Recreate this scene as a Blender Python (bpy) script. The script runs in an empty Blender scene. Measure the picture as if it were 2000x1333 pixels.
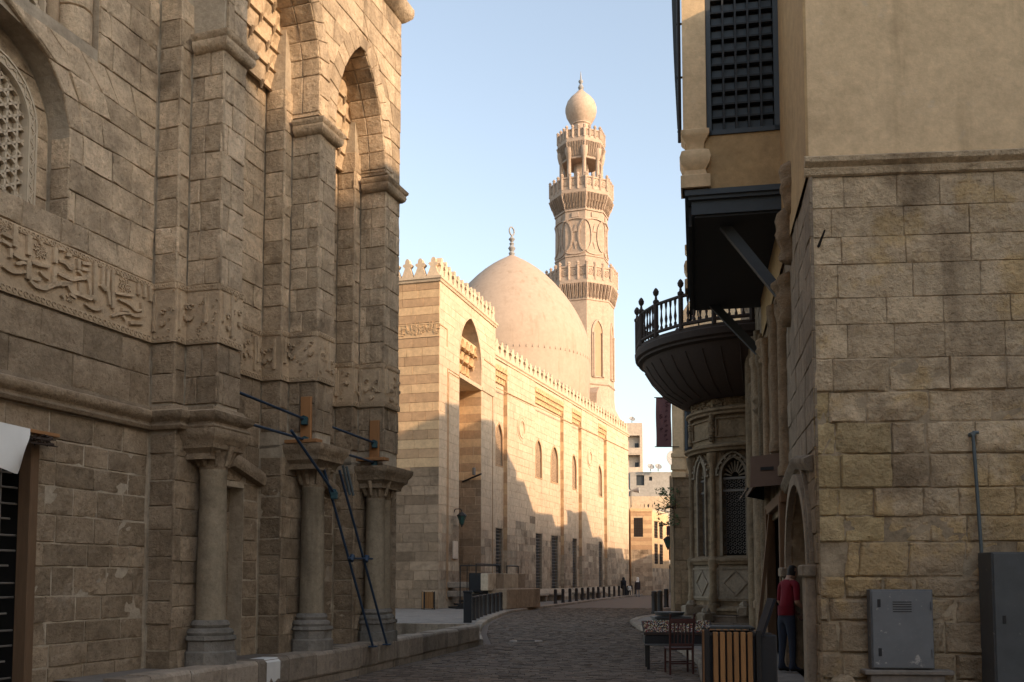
import bpy, math, random
from mathutils import Vector, Matrix, noise
random.seed(11)
rad = math.radians
sc = bpy.context.scene
C = sc.collection
sin, cos, pi = math.sin, math.cos, math.pi

# ------------------------------------------------------------------ camera, sky, sun, exposure
FPX, CXP, HORY, PITCH, EYE = 1900.0, 1000.0, 1130.0, rad(4.0), 1.6
CYP = HORY - FPX * math.tan(PITCH)
camd = bpy.data.cameras.new('camera'); cam = bpy.data.objects.new('camera', camd); C.objects.link(cam)
camd.sensor_width = 36.0; camd.lens = FPX / 2000.0 * 36.0
camd.shift_y = (CYP - 666.5) / 2000.0
camd.clip_start = 0.1; camd.clip_end = 3000
cam.location = (0, 0, EYE); cam.rotation_euler = (rad(90) + PITCH, 0, 0)
sc.camera = cam

SUN_PHI, SUN_EL = rad(36), rad(20)          # sun stands to the right of and behind the camera
SDIR = Vector((cos(SUN_PHI) * cos(SUN_EL), -sin(SUN_PHI) * cos(SUN_EL), sin(SUN_EL)))
world = bpy.data.worlds.new('World'); sc.world = world; world.use_nodes = True
wn = world.node_tree.nodes; wl = world.node_tree.links
sky = wn.new('ShaderNodeTexSky'); sky.sky_type = 'NISHITA'; sky.sun_disc = False
sky.sun_elevation = SUN_EL
sky.sun_rotation = math.atan2(SDIR.x, SDIR.y)
sky.altitude = 50; sky.air_density = 1.3; sky.dust_density = 1.9; sky.ozone_density = 1.6
bg = wn['Background']; bg.inputs['Strength'].default_value = 0.145
hsv = wn.new('ShaderNodeHueSaturation'); hsv.inputs['Saturation'].default_value = 0.68
wl.new(sky.outputs['Color'], hsv.inputs['Color']); wl.new(hsv.outputs['Color'], bg.inputs['Color'])
sund = bpy.data.lights.new('sun', 'SUN'); sund.energy = 2.5; sund.angle = rad(0.9); sund.color = (1.0, 0.71, 0.45)
suno = bpy.data.objects.new('sun', sund); C.objects.link(suno)
suno.rotation_euler = SDIR.to_track_quat('Z', 'Y').to_euler()
vs = sc.view_settings
sc.display_settings.display_device = 'sRGB'
vs.view_transform = 'Standard'; vs.look = 'None'; vs.gamma = 1.0; vs.use_curve_mapping = False
vs.exposure = 1.1
sc.cycles.max_bounces = 8; sc.cycles.diffuse_bounces = 5

# ------------------------------------------------------------------ helpers
def proj(p):
    z = p[2] - EYE
    d = p[1] * cos(PITCH) + z * sin(PITCH); up = -p[1] * sin(PITCH) + z * cos(PITCH)
    d = max(d, 0.05)
    return (CXP + FPX * p[0] / d, CYP - FPX * up / d)

class MB:
    def __init__(s): s.v = []; s.f = []; s.m = []
    def add(s, vs_, fs, mi=0):
        o = len(s.v); s.v.extend(tuple(p) for p in vs_)
        for f in fs: s.f.append(tuple(i + o for i in f)); s.m.append(mi)
        return s
    def quad(s, a, b, c, d, mi=0): return s.add([a, b, c, d], [(0, 1, 2, 3)], mi)
    def box(s, x0, x1, y0, y1, z0, z1, mi=0):
        return s.add([(x0, y0, z0), (x1, y0, z0), (x1, y1, z0), (x0, y1, z0), (x0, y0, z1), (x1, y0, z1), (x1, y1, z1), (x0, y1, z1)],
                     [(0, 3, 2, 1), (4, 5, 6, 7), (0, 1, 5, 4), (1, 2, 6, 5), (2, 3, 7, 6), (3, 0, 4, 7)], mi)
    def bbox(s, x0, x1, y0, y1, z0, z1, b=0.01, mi=0):
        """box with chamfered edges"""
        xs = (x0, x0 + b, x1 - b, x1); ys = (y0, y0 + b, y1 - b, y1); zs = (z0, z0 + b, z1 - b, z1)
        V = []; idx = {}
        def vv(i, j, k):
            t = (i, j, k)
            if t not in idx: idx[t] = len(V); V.append((xs[i], ys[j], zs[k]))
            return idx[t]
        F = []
        for k in (0, 3):
            q = [vv(1, 1, k), vv(2, 1, k), vv(2, 2, k), vv(1, 2, k)]; F.append(q if k else q[::-1])
        for j in (0, 3):
            q = [vv(1, j, 1), vv(2, j, 1), vv(2, j, 2), vv(1, j, 2)]; F.append(q[::-1] if j else q)
        for i in (0, 3):
            q = [vv(i, 1, 1), vv(i, 2, 1), vv(i, 2, 2), vv(i, 1, 2)]; F.append(q if i else q[::-1])
        for j, k in ((0, 0), (0, 3), (3, 0), (3, 3)):
            jj, kk = (1 if j == 0 else 2), (1 if k == 0 else 2)
            q = [vv(1, j, kk), vv(2, j, kk), vv(2, jj, k), vv(1, jj, k)]
            F.append(q if (j == 0) == (k == 3) else q[::-1])
        for i, k in ((0, 0), (0, 3), (3, 0), (3, 3)):
            ii, kk = (1 if i == 0 else 2), (1 if k == 0 else 2)
            q = [vv(i, 1, kk), vv(i, 2, kk), vv(ii, 2, k), vv(ii, 1, k)]
            F.append(q[::-1] if (i == 0) == (k == 3) else q)
        for i, j in ((0, 0), (0, 3), (3, 0), (3, 3)):
            ii, jj = (1 if i == 0 else 2), (1 if j == 0 else 2)
            q = [vv(i, jj, 1), vv(i, jj, 2), vv(ii, j, 2), vv(ii, j, 1)]
            F.append(q[::-1] if (i == 0) == (j == 0) else q)
        for i in (0, 3):
            for j in (0, 3):
                for k in (0, 3):
                    ii, jj, kk = (1 if i == 0 else 2), (1 if j == 0 else 2), (1 if k == 0 else 2)
                    q = [vv(i, jj, kk), vv(ii, j, kk), vv(ii, jj, k)]
                    sg = (1 if i else -1) * (1 if j else -1) * (1 if k else -1)
                    F.append(q if sg > 0 else q[::-1])
        return s.add(V, F, mi)
    def tube(s, p0, p1, r0, r1=None, n=8, mi=0, cap=True):
        r1 = r0 if r1 is None else r1
        p0 = Vector(p0); p1 = Vector(p1); d = (p1 - p0).normalized()
        a = d.orthogonal().normalized(); b = d.cross(a)
        V = []
        for k in range(n):
            t = 2 * pi * k / n; o = a * cos(t) + b * sin(t)
            V.append(p0 + o * r0); V.append(p1 + o * r1)
        F = [(2 * k, 2 * ((k + 1) % n), 2 * ((k + 1) % n) + 1, 2 * k + 1) for k in range(n)]
        if cap: F += [tuple(2 * k for k in range(n))[::-1], tuple(2 * k + 1 for k in range(n))]
        return s.add(V, F, mi)
    def path(s, pts, r, n=6, mi=0):
        for a, b in zip(pts[:-1], pts[1:]): s.tube(a, b, r, r, n, mi)
        return s
    def lathe(s, prof, n=24, c=(0, 0), a0=0.0, mi=0, caps=True, sweep=2 * pi):
        V = []; F = []; full = abs(sweep - 2 * pi) < 1e-6
        m = n if full else n + 1
        for r, z in prof:
            for k in range(m):
                t = a0 + sweep * k / n; V.append((c[0] + r * cos(t), c[1] + r * sin(t), z))
        for i in range(len(prof) - 1):
            for k in range(n):
                k2 = (k + 1) % m
                F.append((i * m + k, i * m + k2, (i + 1) * m + k2, (i + 1) * m + k))
        if caps and full:
            F.append(tuple(range(m))[::-1]); F.append(tuple((len(prof) - 1) * m + k for k in range(m)))
        return s.add(V, F, mi)
    def prism(s, outl, fn, d0, d1, mi=0):
        """outline of (a,b) pairs mapped by fn(a,b,d) to a solid between d0 and d1"""
        n = len(outl)
        V = [fn(a, b, d0) for a, b in outl] + [fn(a, b, d1) for a, b in outl]
        F = [tuple(range(n))[::-1], tuple(range(n, 2 * n))]
        F += [(k, (k + 1) % n, n + (k + 1) % n, n + k) for k in range(n)]
        return s.add(V, F, mi)
    def ribbon(s, pts, w, fn, d0, d1, mi=0):
        """raised stroke along pts in a plane; w may be a list"""
        n = len(pts)
        if n < 2: return s
        W = w if isinstance(w, (list, tuple)) else [w] * n
        L_ = []; R_ = []
        for i, (a, b) in enumerate(pts):
            p = pts[max(i - 1, 0)]; q = pts[min(i + 1, n - 1)]
            dx, dy = q[0] - p[0], q[1] - p[1]; l = math.hypot(dx, dy) or 1
            nx, ny = -dy / l, dx / l; h = W[i] / 2
            L_.append((a + nx * h, b + ny * h)); R_.append((a - nx * h, b - ny * h))
        V = []
        for i in range(n):
            V += [fn(*L_[i], d0), fn(*L_[i], d1), fn(*R_[i], d1), fn(*R_[i], d0)]
        F = []
        for i in range(n - 1):
            o = 4 * i
            F += [(o, o + 4, o + 5, o + 1), (o + 1, o + 5, o + 6, o + 2), (o + 2, o + 6, o + 7, o + 3)]
        F += [(0, 1, 2, 3), (4 * n - 1, 4 * n - 2, 4 * n - 3, 4 * n - 4)]
        return s.add(V, F, mi)
    def sweep(s, prof, path, fn, closed=False, mi=0):
        """prof: (out, z) pairs; path: plan points (a, w), outward = right-hand normal of travel handled by fn(a,w,z)"""
        n = len(path); m = len(prof); V = []; F = []
        for i in range(n):
            p = path[i]
            d1 = None; d0 = None
            if i > 0: d0 = (p[0] - path[i - 1][0], p[1] - path[i - 1][1])
            if i < n - 1: d1 = (path[i + 1][0] - p[0], path[i + 1][1] - p[1])
            def nrm(d):
                l = math.hypot(*d) or 1; return (-d[1] / l, d[0] / l)
            if d0 and d1:
                a, b = nrm(d0), nrm(d1); k = 1 + a[0] * b[0] + a[1] * b[1]
                k = max(k, 0.3); nn = ((a[0] + b[0]) / k, (a[1] + b[1]) / k)
            else: nn = nrm(d0 or d1)
            for o, z in prof: V.append(fn(p[0] + nn[0] * o, p[1] + nn[1] * o, z))
        for i in range(n - 1):
            for j in range(m - 1):
                F.append((i * m + j, i * m + j + 1, (i + 1) * m + j + 1, (i + 1) * m + j))
        F.append(tuple(range(m))); F.append(tuple((n - 1) * m + j for j in range(m))[::-1])
        return s.add(V, F, mi)
    def build(s, name, mats, parent=None, smooth=None, loc=None, rz=None):
        me = bpy.data.meshes.new(name)
        me.from_pydata(s.v, [], s.f)
        mats = mats if isinstance(mats, (list, tuple)) else [mats]
        for m in mats: me.materials.append(M[m] if isinstance(m, str) else m)
        if len(mats) > 1: me.polygons.foreach_set('material_index', s.m)
        if smooth is not None:
            me.polygons.foreach_set('use_smooth', [True] * len(me.polygons))
            me.update(); me.set_sharp_from_angle(angle=rad(smooth))
        me.update()
        o = bpy.data.objects.new(name, me); C.objects.link(o)
        if parent: o.parent = parent
        if loc: o.location = loc
        if rz is not None: o.rotation_euler = (0, 0, rz)
        return o

def thing(name, label, cat, loc=(0, 0, 0), rz=0.0, group=None):
    o = bpy.data.objects.new(name, None); C.objects.link(o); o.empty_display_size = 0.2
    o.location = loc; o.rotation_euler = (0, 0, rz); return tag(o, label, cat, group)
def tag(o, label, cat, group=None):
    o['label'] = label; o['category'] = cat
    if group: o['group'] = group
    return o
def struct(o): o['kind'] = 'structure'; return o
def stuff(o, label=None, cat=None):
    o['kind'] = 'stuff'
    if label: o['label'] = label
    if cat: o['category'] = cat
    return o
def kids(o): return [c for c in bpy.data.objects if c.parent == o]
def copy_tree(o, label, loc, rz=None, parent=None):
    c = o.copy(); C.objects.link(c); c.location = loc
    if rz is not None: c.rotation_euler = (0, 0, rz)
    if label: c['label'] = label
    for k in kids(o):
        d = k.copy(); C.objects.link(d); d.parent = c
        for g in kids(k):
            e = g.copy(); C.objects.link(e); e.parent = d
    return c
def rnd(a, b): return random.uniform(a, b)

# ------------------------------------------------------------------ materials
M = {}
class NT:
    def __init__(s, name):
        m = bpy.data.materials.new(name); m.use_nodes = True; s.m = m; s.t = m.node_tree
        s.b = s.t.nodes['Principled BSDF']; M[name] = m
    def n(s, typ, **kw):
        x = s.t.nodes.new(typ)
        for k, v in kw.items(): setattr(x, k, v)
        return x
    def l(s, a, b): s.t.links.new(a, b)
    def val(s, sock, v):
        if hasattr(v, 'is_output'): s.l(v, sock)
        else: sock.default_value = v
    def math(s, op, a, b=0.0, clamp=False):
        x = s.n('ShaderNodeMath', operation=op); x.use_clamp = clamp
        s.val(x.inputs[0], a); s.val(x.inputs[1], b); return x.outputs[0]
    def mix(s, f, a, b, mode='MIX'):
        x = s.n('ShaderNodeMix', data_type='RGBA', blend_type=mode)
        s.val(x.inputs[0], f); s.val(x.inputs[6], a); s.val(x.inputs[7], b); return x.outputs[2]
    def pos(s, sx=1, sy=1, sz=1):
        g = s.n('ShaderNodeNewGeometry')
        if (sx, sy, sz) == (1, 1, 1): return g.outputs['Position']
        x = s.n('ShaderNodeVectorMath', operation='MULTIPLY'); s.l(g.outputs['Position'], x.inputs[0]); x.inputs[1].default_value = (sx, sy, sz)
        return x.outputs[0]
    def obj(s, sx=1, sy=1, sz=1):
        g = s.n('ShaderNodeTexCoord')
        x = s.n('ShaderNodeVectorMath', operation='MULTIPLY'); s.l(g.outputs['Object'], x.inputs[0]); x.inputs[1].default_value = (sx, sy, sz)
        return x.outputs[0]
    def noise(s, vec, scale, detail=4, rough=0.6):
        x = s.n('ShaderNodeTexNoise'); s.l(vec, x.inputs['Vector'])
        x.inputs['Scale'].default_value = scale; x.inputs['Detail'].default_value = detail; x.inputs['Roughness'].default_value = rough
        return x.outputs['Fac']
    def ramp(s, f, lo, hi):
        x = s.n('ShaderNodeMapRange'); x.interpolation_type = 'SMOOTHSTEP'; s.l(f, x.inputs[0]); x.inputs[1].default_value = lo; x.inputs[2].default_value = hi
        return x.outputs[0]
    def piece(s):
        """a random number for each piece, whether it is an object or an island of one"""
        a = s.n('ShaderNodeObjectInfo').outputs['Random']; b = s.n('ShaderNodeNewGeometry').outputs['Random Per Island']
        return s.math('FRACT', s.math('ADD', a, b))
    def bump(s, h, strength, dist=0.02):
        x = s.n('ShaderNodeBump'); s.l(h, x.inputs['Height']); x.inputs['Strength'].default_value = strength; x.inputs['Distance'].default_value = dist
        s.l(x.outputs[0], s.b.inputs['Normal'])
    def fin(s, colr, rough=0.9, spec=0.25):
        s.val(s.b.inputs['Base Color'], colr); s.val(s.b.inputs['Roughness'], rough)
        s.b.inputs['Specular IOR Level'].default_value = spec
        return s.m
def c4(c): return (c[0], c[1], c[2], 1.0)

def stone_mat(name, base, alt, dirt, pv=0.35, dirt_amt=0.55, dirt_scale=0.5, streak=0.4, bump=0.6, fine=14, pit=0.5, zone=None, salt=0.0, mot=1.0, pits=0.0, ochre=None):
    t = NT(name); P_ = t.pos()
    r = t.piece()
    r2 = t.math('FRACT', t.math('MULTIPLY', r, 7.31))
    colr = t.mix(r, c4(base), c4(alt))
    v = t.math('ADD', t.math('MULTIPLY', r2, pv), 1 - pv / 2)
    big = t.noise(P_, dirt_scale, 5, 0.65)
    med = t.noise(P_, 3.2, 6, 0.7)
    fin_ = t.noise(P_, fine, 8, 0.75)
    stre = t.noise(t.pos(2.2, 2.2, 0.22), 1.0, 4, 0.6)
    mott = t.math('ADD', t.math('MULTIPLY', med, 0.7 * mot), 1 - 0.35 * mot)
    mott = t.math('MULTIPLY', mott, t.math('ADD', t.math('MULTIPLY', fin_, 0.7 * mot), 1 - 0.35 * mot))
    vm = t.math('MULTIPLY', v, mott)
    cc = t.n('ShaderNodeCombineColor'); 
    for i in range(3): t.l(vm, cc.inputs[i])
    colr = t.mix(1.0, colr, cc.outputs[0], 'MULTIPLY')
    d1 = t.math('MULTIPLY', t.ramp(big, 0.5, 0.72), dirt_amt)
    d2 = t.math('MULTIPLY', t.ramp(stre, 0.52, 0.75), streak)
    dm = t.math('MAXIMUM', d1, d2)
    if zone:        # zone darker towards the bottom: (z below which the tint shows, softness, amount)
        sep = t.n('ShaderNodeSeparateXYZ'); t.l(P_, sep.inputs[0])
        zz = t.math('ADD', sep.outputs[2], t.math('MULTIPLY', t.math('SUBTRACT', t.noise(P_, 0.6, 5, 0.6), 0.5), zone[1] * 4))
        zf = t.math('SUBTRACT', 1.0, t.ramp(zz, zone[0] - zone[1], zone[0] + zone[1]))
        zf = t.math('MULTIPLY', zf, t.math('ADD', t.math('MULTIPLY', t.ramp(med, 0.35, 0.65), 0.5), 0.5))
        dm = t.math('MAXIMUM', dm, t.math('MULTIPLY', zf, zone[2]))
    colr = t.mix(t.math('MULTIPLY', dm, 0.85), colr, t.mix(1.0, colr, c4([min(1, d / max(b, 0.01)) for d, b in zip(dirt, base)]), 'MULTIPLY'))
    if salt:
        sm = t.math('MULTIPLY', t.ramp(t.noise(P_, 1.9, 6, 0.7), 0.60, 0.74), salt)
        colr = t.mix(sm, colr, (0.55, 0.5, 0.42, 1))
    if ochre:
        om = t.math('MULTIPLY', t.ramp(t.noise(P_, ochre[1], 5, 0.65), ochre[2], ochre[2] + 0.12), ochre[3])
        colr = t.mix(om, colr, t.mix(1.0, c4(ochre[0]), cc.outputs[0], 'MULTIPLY'))
    if pits:
        pm = t.math('MULTIPLY', t.ramp(t.noise(P_, 26.0, 5, 0.7), 0.56, 0.70), pits)
        pm2 = t.math('MULTIPLY', t.ramp(t.noise(P_, 7.0, 7, 0.75), 0.55, 0.72), pits)
        colr = t.mix(t.math('MAXIMUM', pm, pm2), colr, t.mix(1.0, colr, (0.42, 0.38, 0.34, 1), 'MULTIPLY'))
    h = t.math('ADD', t.math('MULTIPLY', fin_, 0.6), t.math('MULTIPLY', t.ramp(med, 0.3, 0.7), pit))
    t.bump(h, bump, 0.03)
    return t.fin(colr, 0.92, 0.18)

def plain_mat(name, base, rough=0.8, var=0.25, scale=6, metal=0.0, bump=0.15, spec=0.3, wear=None, stretch=None):
    t = NT(name); P_ = t.obj(*(stretch or (1, 1, 1)))
    r = t.piece(); n1 = t.noise(P_, scale, 6, 0.65)
    v = t.math('ADD', t.math('MULTIPLY', t.math('ADD', t.math('MULTIPLY', n1, 1.4), t.math('MULTIPLY', r, 0.6)), var), 1 - var)
    cc = t.n('ShaderNodeCombineColor')
    for i in range(3): t.l(v, cc.inputs[i])
    colr = t.mix(1.0, c4(base), cc.outputs[0], 'MULTIPLY')
    if wear:
        w = t.ramp(t.noise(P_, wear[1], 8, 0.75), wear[2], wear[2] + 0.06)
        colr = t.mix(w, colr, c4(wear[0]))
    t.bump(n1, bump, 0.01)
    t.b.inputs['Metallic'].default_value = metal
    return t.fin(colr, rough, spec)

stone_mat('stone_old', (0.60, 0.46, 0.315), (0.48, 0.365, 0.245), (0.15, 0.108, 0.07), 0.38, 0.95, 0.65, 0.75, 1.3, zone=(5.1, 0.7, 1.0), salt=0.18, mot=1.8, pits=0.8)
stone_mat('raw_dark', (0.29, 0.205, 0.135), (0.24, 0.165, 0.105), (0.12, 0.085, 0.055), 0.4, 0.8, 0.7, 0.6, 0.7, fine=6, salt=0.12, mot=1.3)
stone_mat('stone_band', (0.56, 0.425, 0.285), (0.52, 0.39, 0.26), (0.18, 0.13, 0.08), 0.2, 0.75, 0.5, 0.5, 0.8, zone=(4.75, 0.55, 0.80), mot=1.2, pits=0.4)
stone_mat('mortar_old', (0.42, 0.35, 0.26), (0.40, 0.33, 0.245), (0.2, 0.155, 0.11), 0.1, 0.6, 0.6, 0.4, 0.6, mot=1.3)
stone_mat('column_stone', (0.28, 0.225, 0.155), (0.26, 0.21, 0.145), (0.12, 0.093, 0.063), 0.1, 0.8, 0.9, 0.9, 0.5, mot=1.4, pits=.4)
stone_mat('column_base', (0.22, 0.195, 0.165), (0.19, 0.175, 0.15), (0.10, 0.085, 0.065), 0.1, 0.7, 1.2, 0.7, 0.8, mot=1.4, pits=.5)
stone_mat('cream', (0.56, 0.425, 0.295), (0.53, 0.40, 0.275), (0.40, 0.29, 0.2), 0.12, 0.5, 0.25, 0.45, 0.25, fine=6, pit=0.2, zone=(4.6, 0.7, 0.85))
stone_mat('cream_band', (0.58, 0.385, 0.215), (0.55, 0.365, 0.205), (0.44, 0.30, 0.18), 0.12, 0.4, 0.3, 0.3, 0.3, fine=6, pit=0.2, zone=(6.2, 0.8, 0.7))
stone_mat('brown_band', (0.45, 0.285, 0.16), (0.42, 0.265, 0.15), (0.33, 0.21, 0.125), 0.12, 0.4, 0.3, 0.3, 0.3, fine=6, pit=0.2, zone=(6.2, 0.8, 0.7))
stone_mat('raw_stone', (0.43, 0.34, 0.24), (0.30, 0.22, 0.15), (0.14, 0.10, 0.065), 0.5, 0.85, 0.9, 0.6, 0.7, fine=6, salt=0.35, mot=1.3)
stone_mat('dome_plaster', (0.405, 0.305, 0.23), (0.405, 0.305, 0.23), (0.31, 0.22, 0.155), 0.0, 0.7, 0.16, 0.95, 0.05, fine=2.5, pit=0.05, mot=0.5)
stone_mat('minaret_stone', (0.46, 0.345, 0.26), (0.43, 0.32, 0.24), (0.32, 0.235, 0.175), 0.15, 0.6, 0.3, 0.6, 0.25, fine=5, pit=0.2)
stone_mat('stone_right', (0.56, 0.43, 0.28), (0.50, 0.38, 0.245), (0.20, 0.14, 0.085), 0.24, 0.9, 0.9, 0.75, 1.3, zone=(1.9, 0.6, 0.8), salt=0.28, pit=1.0, mot=1.6, pits=0.7, ochre=((0.50, 0.345, 0.16), 1.0, 0.50, 0.65))
stone_mat('stone_yellow', (0.47, 0.345, 0.175), (0.44, 0.33, 0.18), (0.2, 0.145, 0.08), 0.3, 0.7, 1.6, 0.4, 1.3, pit=1.0, mot=1.6, pits=0.6)
stone_mat('mortar_right', (0.36, 0.28, 0.185), (0.36, 0.28, 0.185), (0.13, 0.095, 0.06), 0.0, 0.9, 1.0, 0.6, 0.8, mot=1.5)
stone_mat('plaster_ochre', (0.63, 0.46, 0.275), (0.63, 0.46, 0.275), (0.36, 0.255, 0.145), 0.0, 0.5, 0.7, 0.75, 0.4, fine=9, pit=0.3, salt=0.25, mot=.9)
stone_mat('plaster_orange', (0.42, 0.285, 0.145), (0.42, 0.285, 0.145), (0.30, 0.20, 0.105), 0.0, 0.6, 0.6, 0.5, 0.3, fine=9, pit=0.3)
stone_mat('sabil_stone', (0.26, 0.185, 0.115), (0.21, 0.15, 0.09), (0.09, 0.065, 0.04), 0.35, 0.85, 0.9, 0.8, 1.0, pit=0.9, mot=1.5, pits=.6)
stone_mat('sabil_pale', (0.27, 0.215, 0.155), (0.24, 0.19, 0.135), (0.12, 0.09, 0.06), 0.25, 0.8, 0.9, 0.7, 0.8, mot=1.4, pits=.5)
stone_mat('far_plaster', (0.58, 0.47, 0.36), (0.56, 0.45, 0.35), (0.45, 0.36, 0.28), 0.1, 0.4, 0.15, 0.4, 0.15, fine=3, pit=0.1)
stone_mat('far_grey', (0.34, 0.31, 0.275), (0.34, 0.31, 0.275), (0.26, 0.23, 0.2), 0.1, 0.5, 0.15, 0.4, 0.15, fine=3, pit=0.1)
stone_mat('far_beige', (0.50, 0.38, 0.26), (0.50, 0.38, 0.26), (0.38, 0.29, 0.2), 0.1, 0.5, 0.15, 0.4, 0.15, fine=3, pit=0.1)
stone_mat('pavement', (0.215, 0.185, 0.155), (0.19, 0.165, 0.14), (0.12, 0.10, 0.08), 0.15, 0.7, 0.9, 0.2, 0.4, fine=10, mot=1.3)
stone_mat('kerb', (0.34, 0.275, 0.21), (0.26, 0.21, 0.16), (0.10, 0.08, 0.06), 0.35, 0.85, 1.6, 0.75, 0.9, salt=0.4, mot=1.6, pits=.6)
stone_mat('cobble', (0.17, 0.127, 0.095), (0.12, 0.094, 0.074), (0.08, 0.063, 0.05), 0.6, 0.5, 0.6, 0.2, 0.5, fine=20)
stone_mat('roadbed', (0.085, 0.072, 0.06), (0.085, 0.072, 0.06), (0.06, 0.05, 0.042), 0.0, 0.4, 0.6, 0.2, 0.4)
stone_mat('steps_stone', (0.2, 0.15, 0.11), (0.17, 0.13, 0.095), (0.09, 0.07, 0.05), 0.25, 0.7, 0.9, 0.3, 0.6, mot=1.3)
plain_mat('white_paint', (0.62, 0.60, 0.56), 0.8, 0.25, 5)
plain_mat('cloth_white', (0.66, 0.64, 0.60), 0.95, 0.15, 3)
plain_mat('wood_plank', (0.33, 0.16, 0.065), 0.7, 0.35, 5, stretch=(3, 3, 0.6))
plain_mat('wood_old', (0.15, 0.09, 0.05), 0.85, 0.45, 6, stretch=(3, 3, 0.4), bump=0.4)
plain_mat('wood_dark', (0.05, 0.034, 0.026), 0.8, 0.4, 6, stretch=(3, 3, 0.5), bump=0.3)
plain_mat('slat_wood', (0.27, 0.135, 0.05), 0.6, 0.5, 7, stretch=(4, 4, 0.5), bump=0.3, wear=((0.12, 0.07, 0.04), 9, 0.60))
plain_mat('blue_steel', (0.026, 0.046, 0.08), 0.5, 0.4, 9, metal=0.2, wear=((0.10, 0.07, 0.05), 14, 0.66))
plain_mat('teal_steel', (0.025, 0.065, 0.075), 0.5, 0.4, 9, metal=0.2)
plain_mat('grey_pipe', (0.10, 0.125, 0.135), 0.5, 0.3, 6, metal=0.2)
plain_mat('iron', (0.028, 0.025, 0.023), 0.6, 0.4, 8, metal=0.3)
plain_mat('iron_grey', (0.17, 0.15, 0.13), 0.6, 0.4, 8, metal=0.2)
plain_mat('dark_void', (0.012, 0.011, 0.010), 0.9, 0.3, 3)
plain_mat('cabinet_grey', (0.14, 0.143, 0.145), 0.6, 0.5, 2.5, metal=0.0, wear=((0.36, 0.34, 0.31), 6, 0.585), bump=0.2)
plain_mat('cabinet_dark', (0.085, 0.089, 0.09), 0.6, 0.5, 2.5, wear=((0.2, 0.19, 0.17), 9, 0.62), bump=0.2)
plain_mat('paint_slate', (0.055, 0.066, 0.075), 0.6, 0.3, 5)
plain_mat('paint_slate_dark', (0.028, 0.030, 0.032), 0.7, 0.3, 5)
plain_mat('tracery', (0.50, 0.41, 0.30), 0.9, 0.25, 8, bump=0.4)
plain_mat('green_glass', (0.03, 0.07, 0.06), 0.35, 0.5, 5)
plain_mat('pierced_stone', (0.40, 0.27, 0.17), 0.9, 0.3, 3)
plain_mat('window_dark', (0.035, 0.04, 0.045), 0.4, 0.3, 3)
plain_mat('lead_grey', (0.30, 0.29, 0.28), 0.6, 0.2, 4, metal=0.1)
plain_mat('bollard_iron', (0.030, 0.024, 0.021), 0.55, 0.35, 6, metal=0.2)
plain_mat('banner_cloth', (0.115, 0.055, 0.055), 0.9, 0.15, 5)
plain_mat('banner_print', (0.05, 0.018, 0.02), 0.9, 0.1, 5)
plain_mat('red_shirt', (0.15, 0.008, 0.016), 0.9, 0.2, 7)
plain_mat('jeans', (0.028, 0.036, 0.055), 0.9, 0.3, 9)
plain_mat('skin', (0.30, 0.17, 0.11), 0.6, 0.1, 6)
plain_mat('hair', (0.015, 0.012, 0.01), 0.7, 0.2, 20)
plain_mat('black_cloth', (0.014, 0.014, 0.017), 0.9, 0.2, 7)
plain_mat('coat_cloth', (0.04, 0.032, 0.034), 0.9, 0.2, 7)
plain_mat('pale_trousers', (0.22, 0.21, 0.21), 0.9, 0.2, 7)
plain_mat('shoe', (0.02, 0.018, 0.017), 0.6, 0.2, 7)
plain_mat('blue_panel', (0.012, 0.07, 0.22), 0.5, 0.2, 3)
plain_mat('red_wood', (0.06, 0.02, 0.015), 0.5, 0.4, 7, stretch=(3, 3, 0.5))
plain_mat('black_plastic', (0.02, 0.02, 0.022), 0.45, 0.2, 5)
plain_mat('metal_dull', (0.11, 0.11, 0.105), 0.5, 0.3, 5, metal=0.3)
plain_mat('leaf', (0.05, 0.075, 0.025), 0.7, 0.5, 4)
plain_mat('flag_red', (0.5, 0.03, 0.02), 0.9, 0.1, 4)
plain_mat('flag_white', (0.75, 0.74, 0.72), 0.9, 0.1, 4)
plain_mat('flag_black', (0.02, 0.02, 0.02), 0.9, 0.1, 4)
plain_mat('sign_brown', (0.17, 0.115, 0.085), 0.8, 0.3, 4)
plain_mat('sign_cloth', (0.10, 0.055, 0.06), 0.8, 0.3, 4)
plain_mat('trinket_gold', (0.55, 0.42, 0.20), 0.3, 0.5, 9, metal=0.7)
plain_mat('trinket_red', (0.35, 0.06, 0.05), 0.4, 0.4, 9, metal=0.3)
plain_mat('trinket_pale', (0.62, 0.58, 0.50), 0.4, 0.4, 9, metal=0.3)

# ------------------------------------------------------------------ masonry
class Hole:
    def __init__(s, z0, z1, Lf, Rf): s.z0, s.z1, s.L, s.R = z0, z1, Lf, Rf
def rect_hole(a0, a1, z0, z1): return Hole(z0, z1, lambda z: a0, lambda z: a1)
def arch_x(z, hw, zs, za):
    if z <= zs: return hw
    h = za - zs; q = z - zs
    if q >= h: return 0.0
    r = (hw * hw + h * h) / (2 * hw)
    if r >= hw * 0.999 and h >= hw: return max(0.0, hw - r + math.sqrt(max(r * r - q * q, 0)))
    return hw * math.sqrt(max(0, 1 - (q / h) ** 2))
def arch_hole(c, hw, z0, zs, za): return Hole(z0, za, lambda z: c - arch_x(z, hw, zs, za), lambda z: c + arch_x(z, hw, zs, za))
def arch_pts(c, hw, zs, za, n=10):
    """outline from left spring over the apex to right spring"""
    Z = [zs + (za - zs) * sin(pi / 2 * k / n) for k in range(n + 1)]
    return [(c - arch_x(z, hw, zs, za), z) for z in Z] + [(c + arch_x(z, hw, zs, za), z) for z in Z[::-1][1:]]

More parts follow.
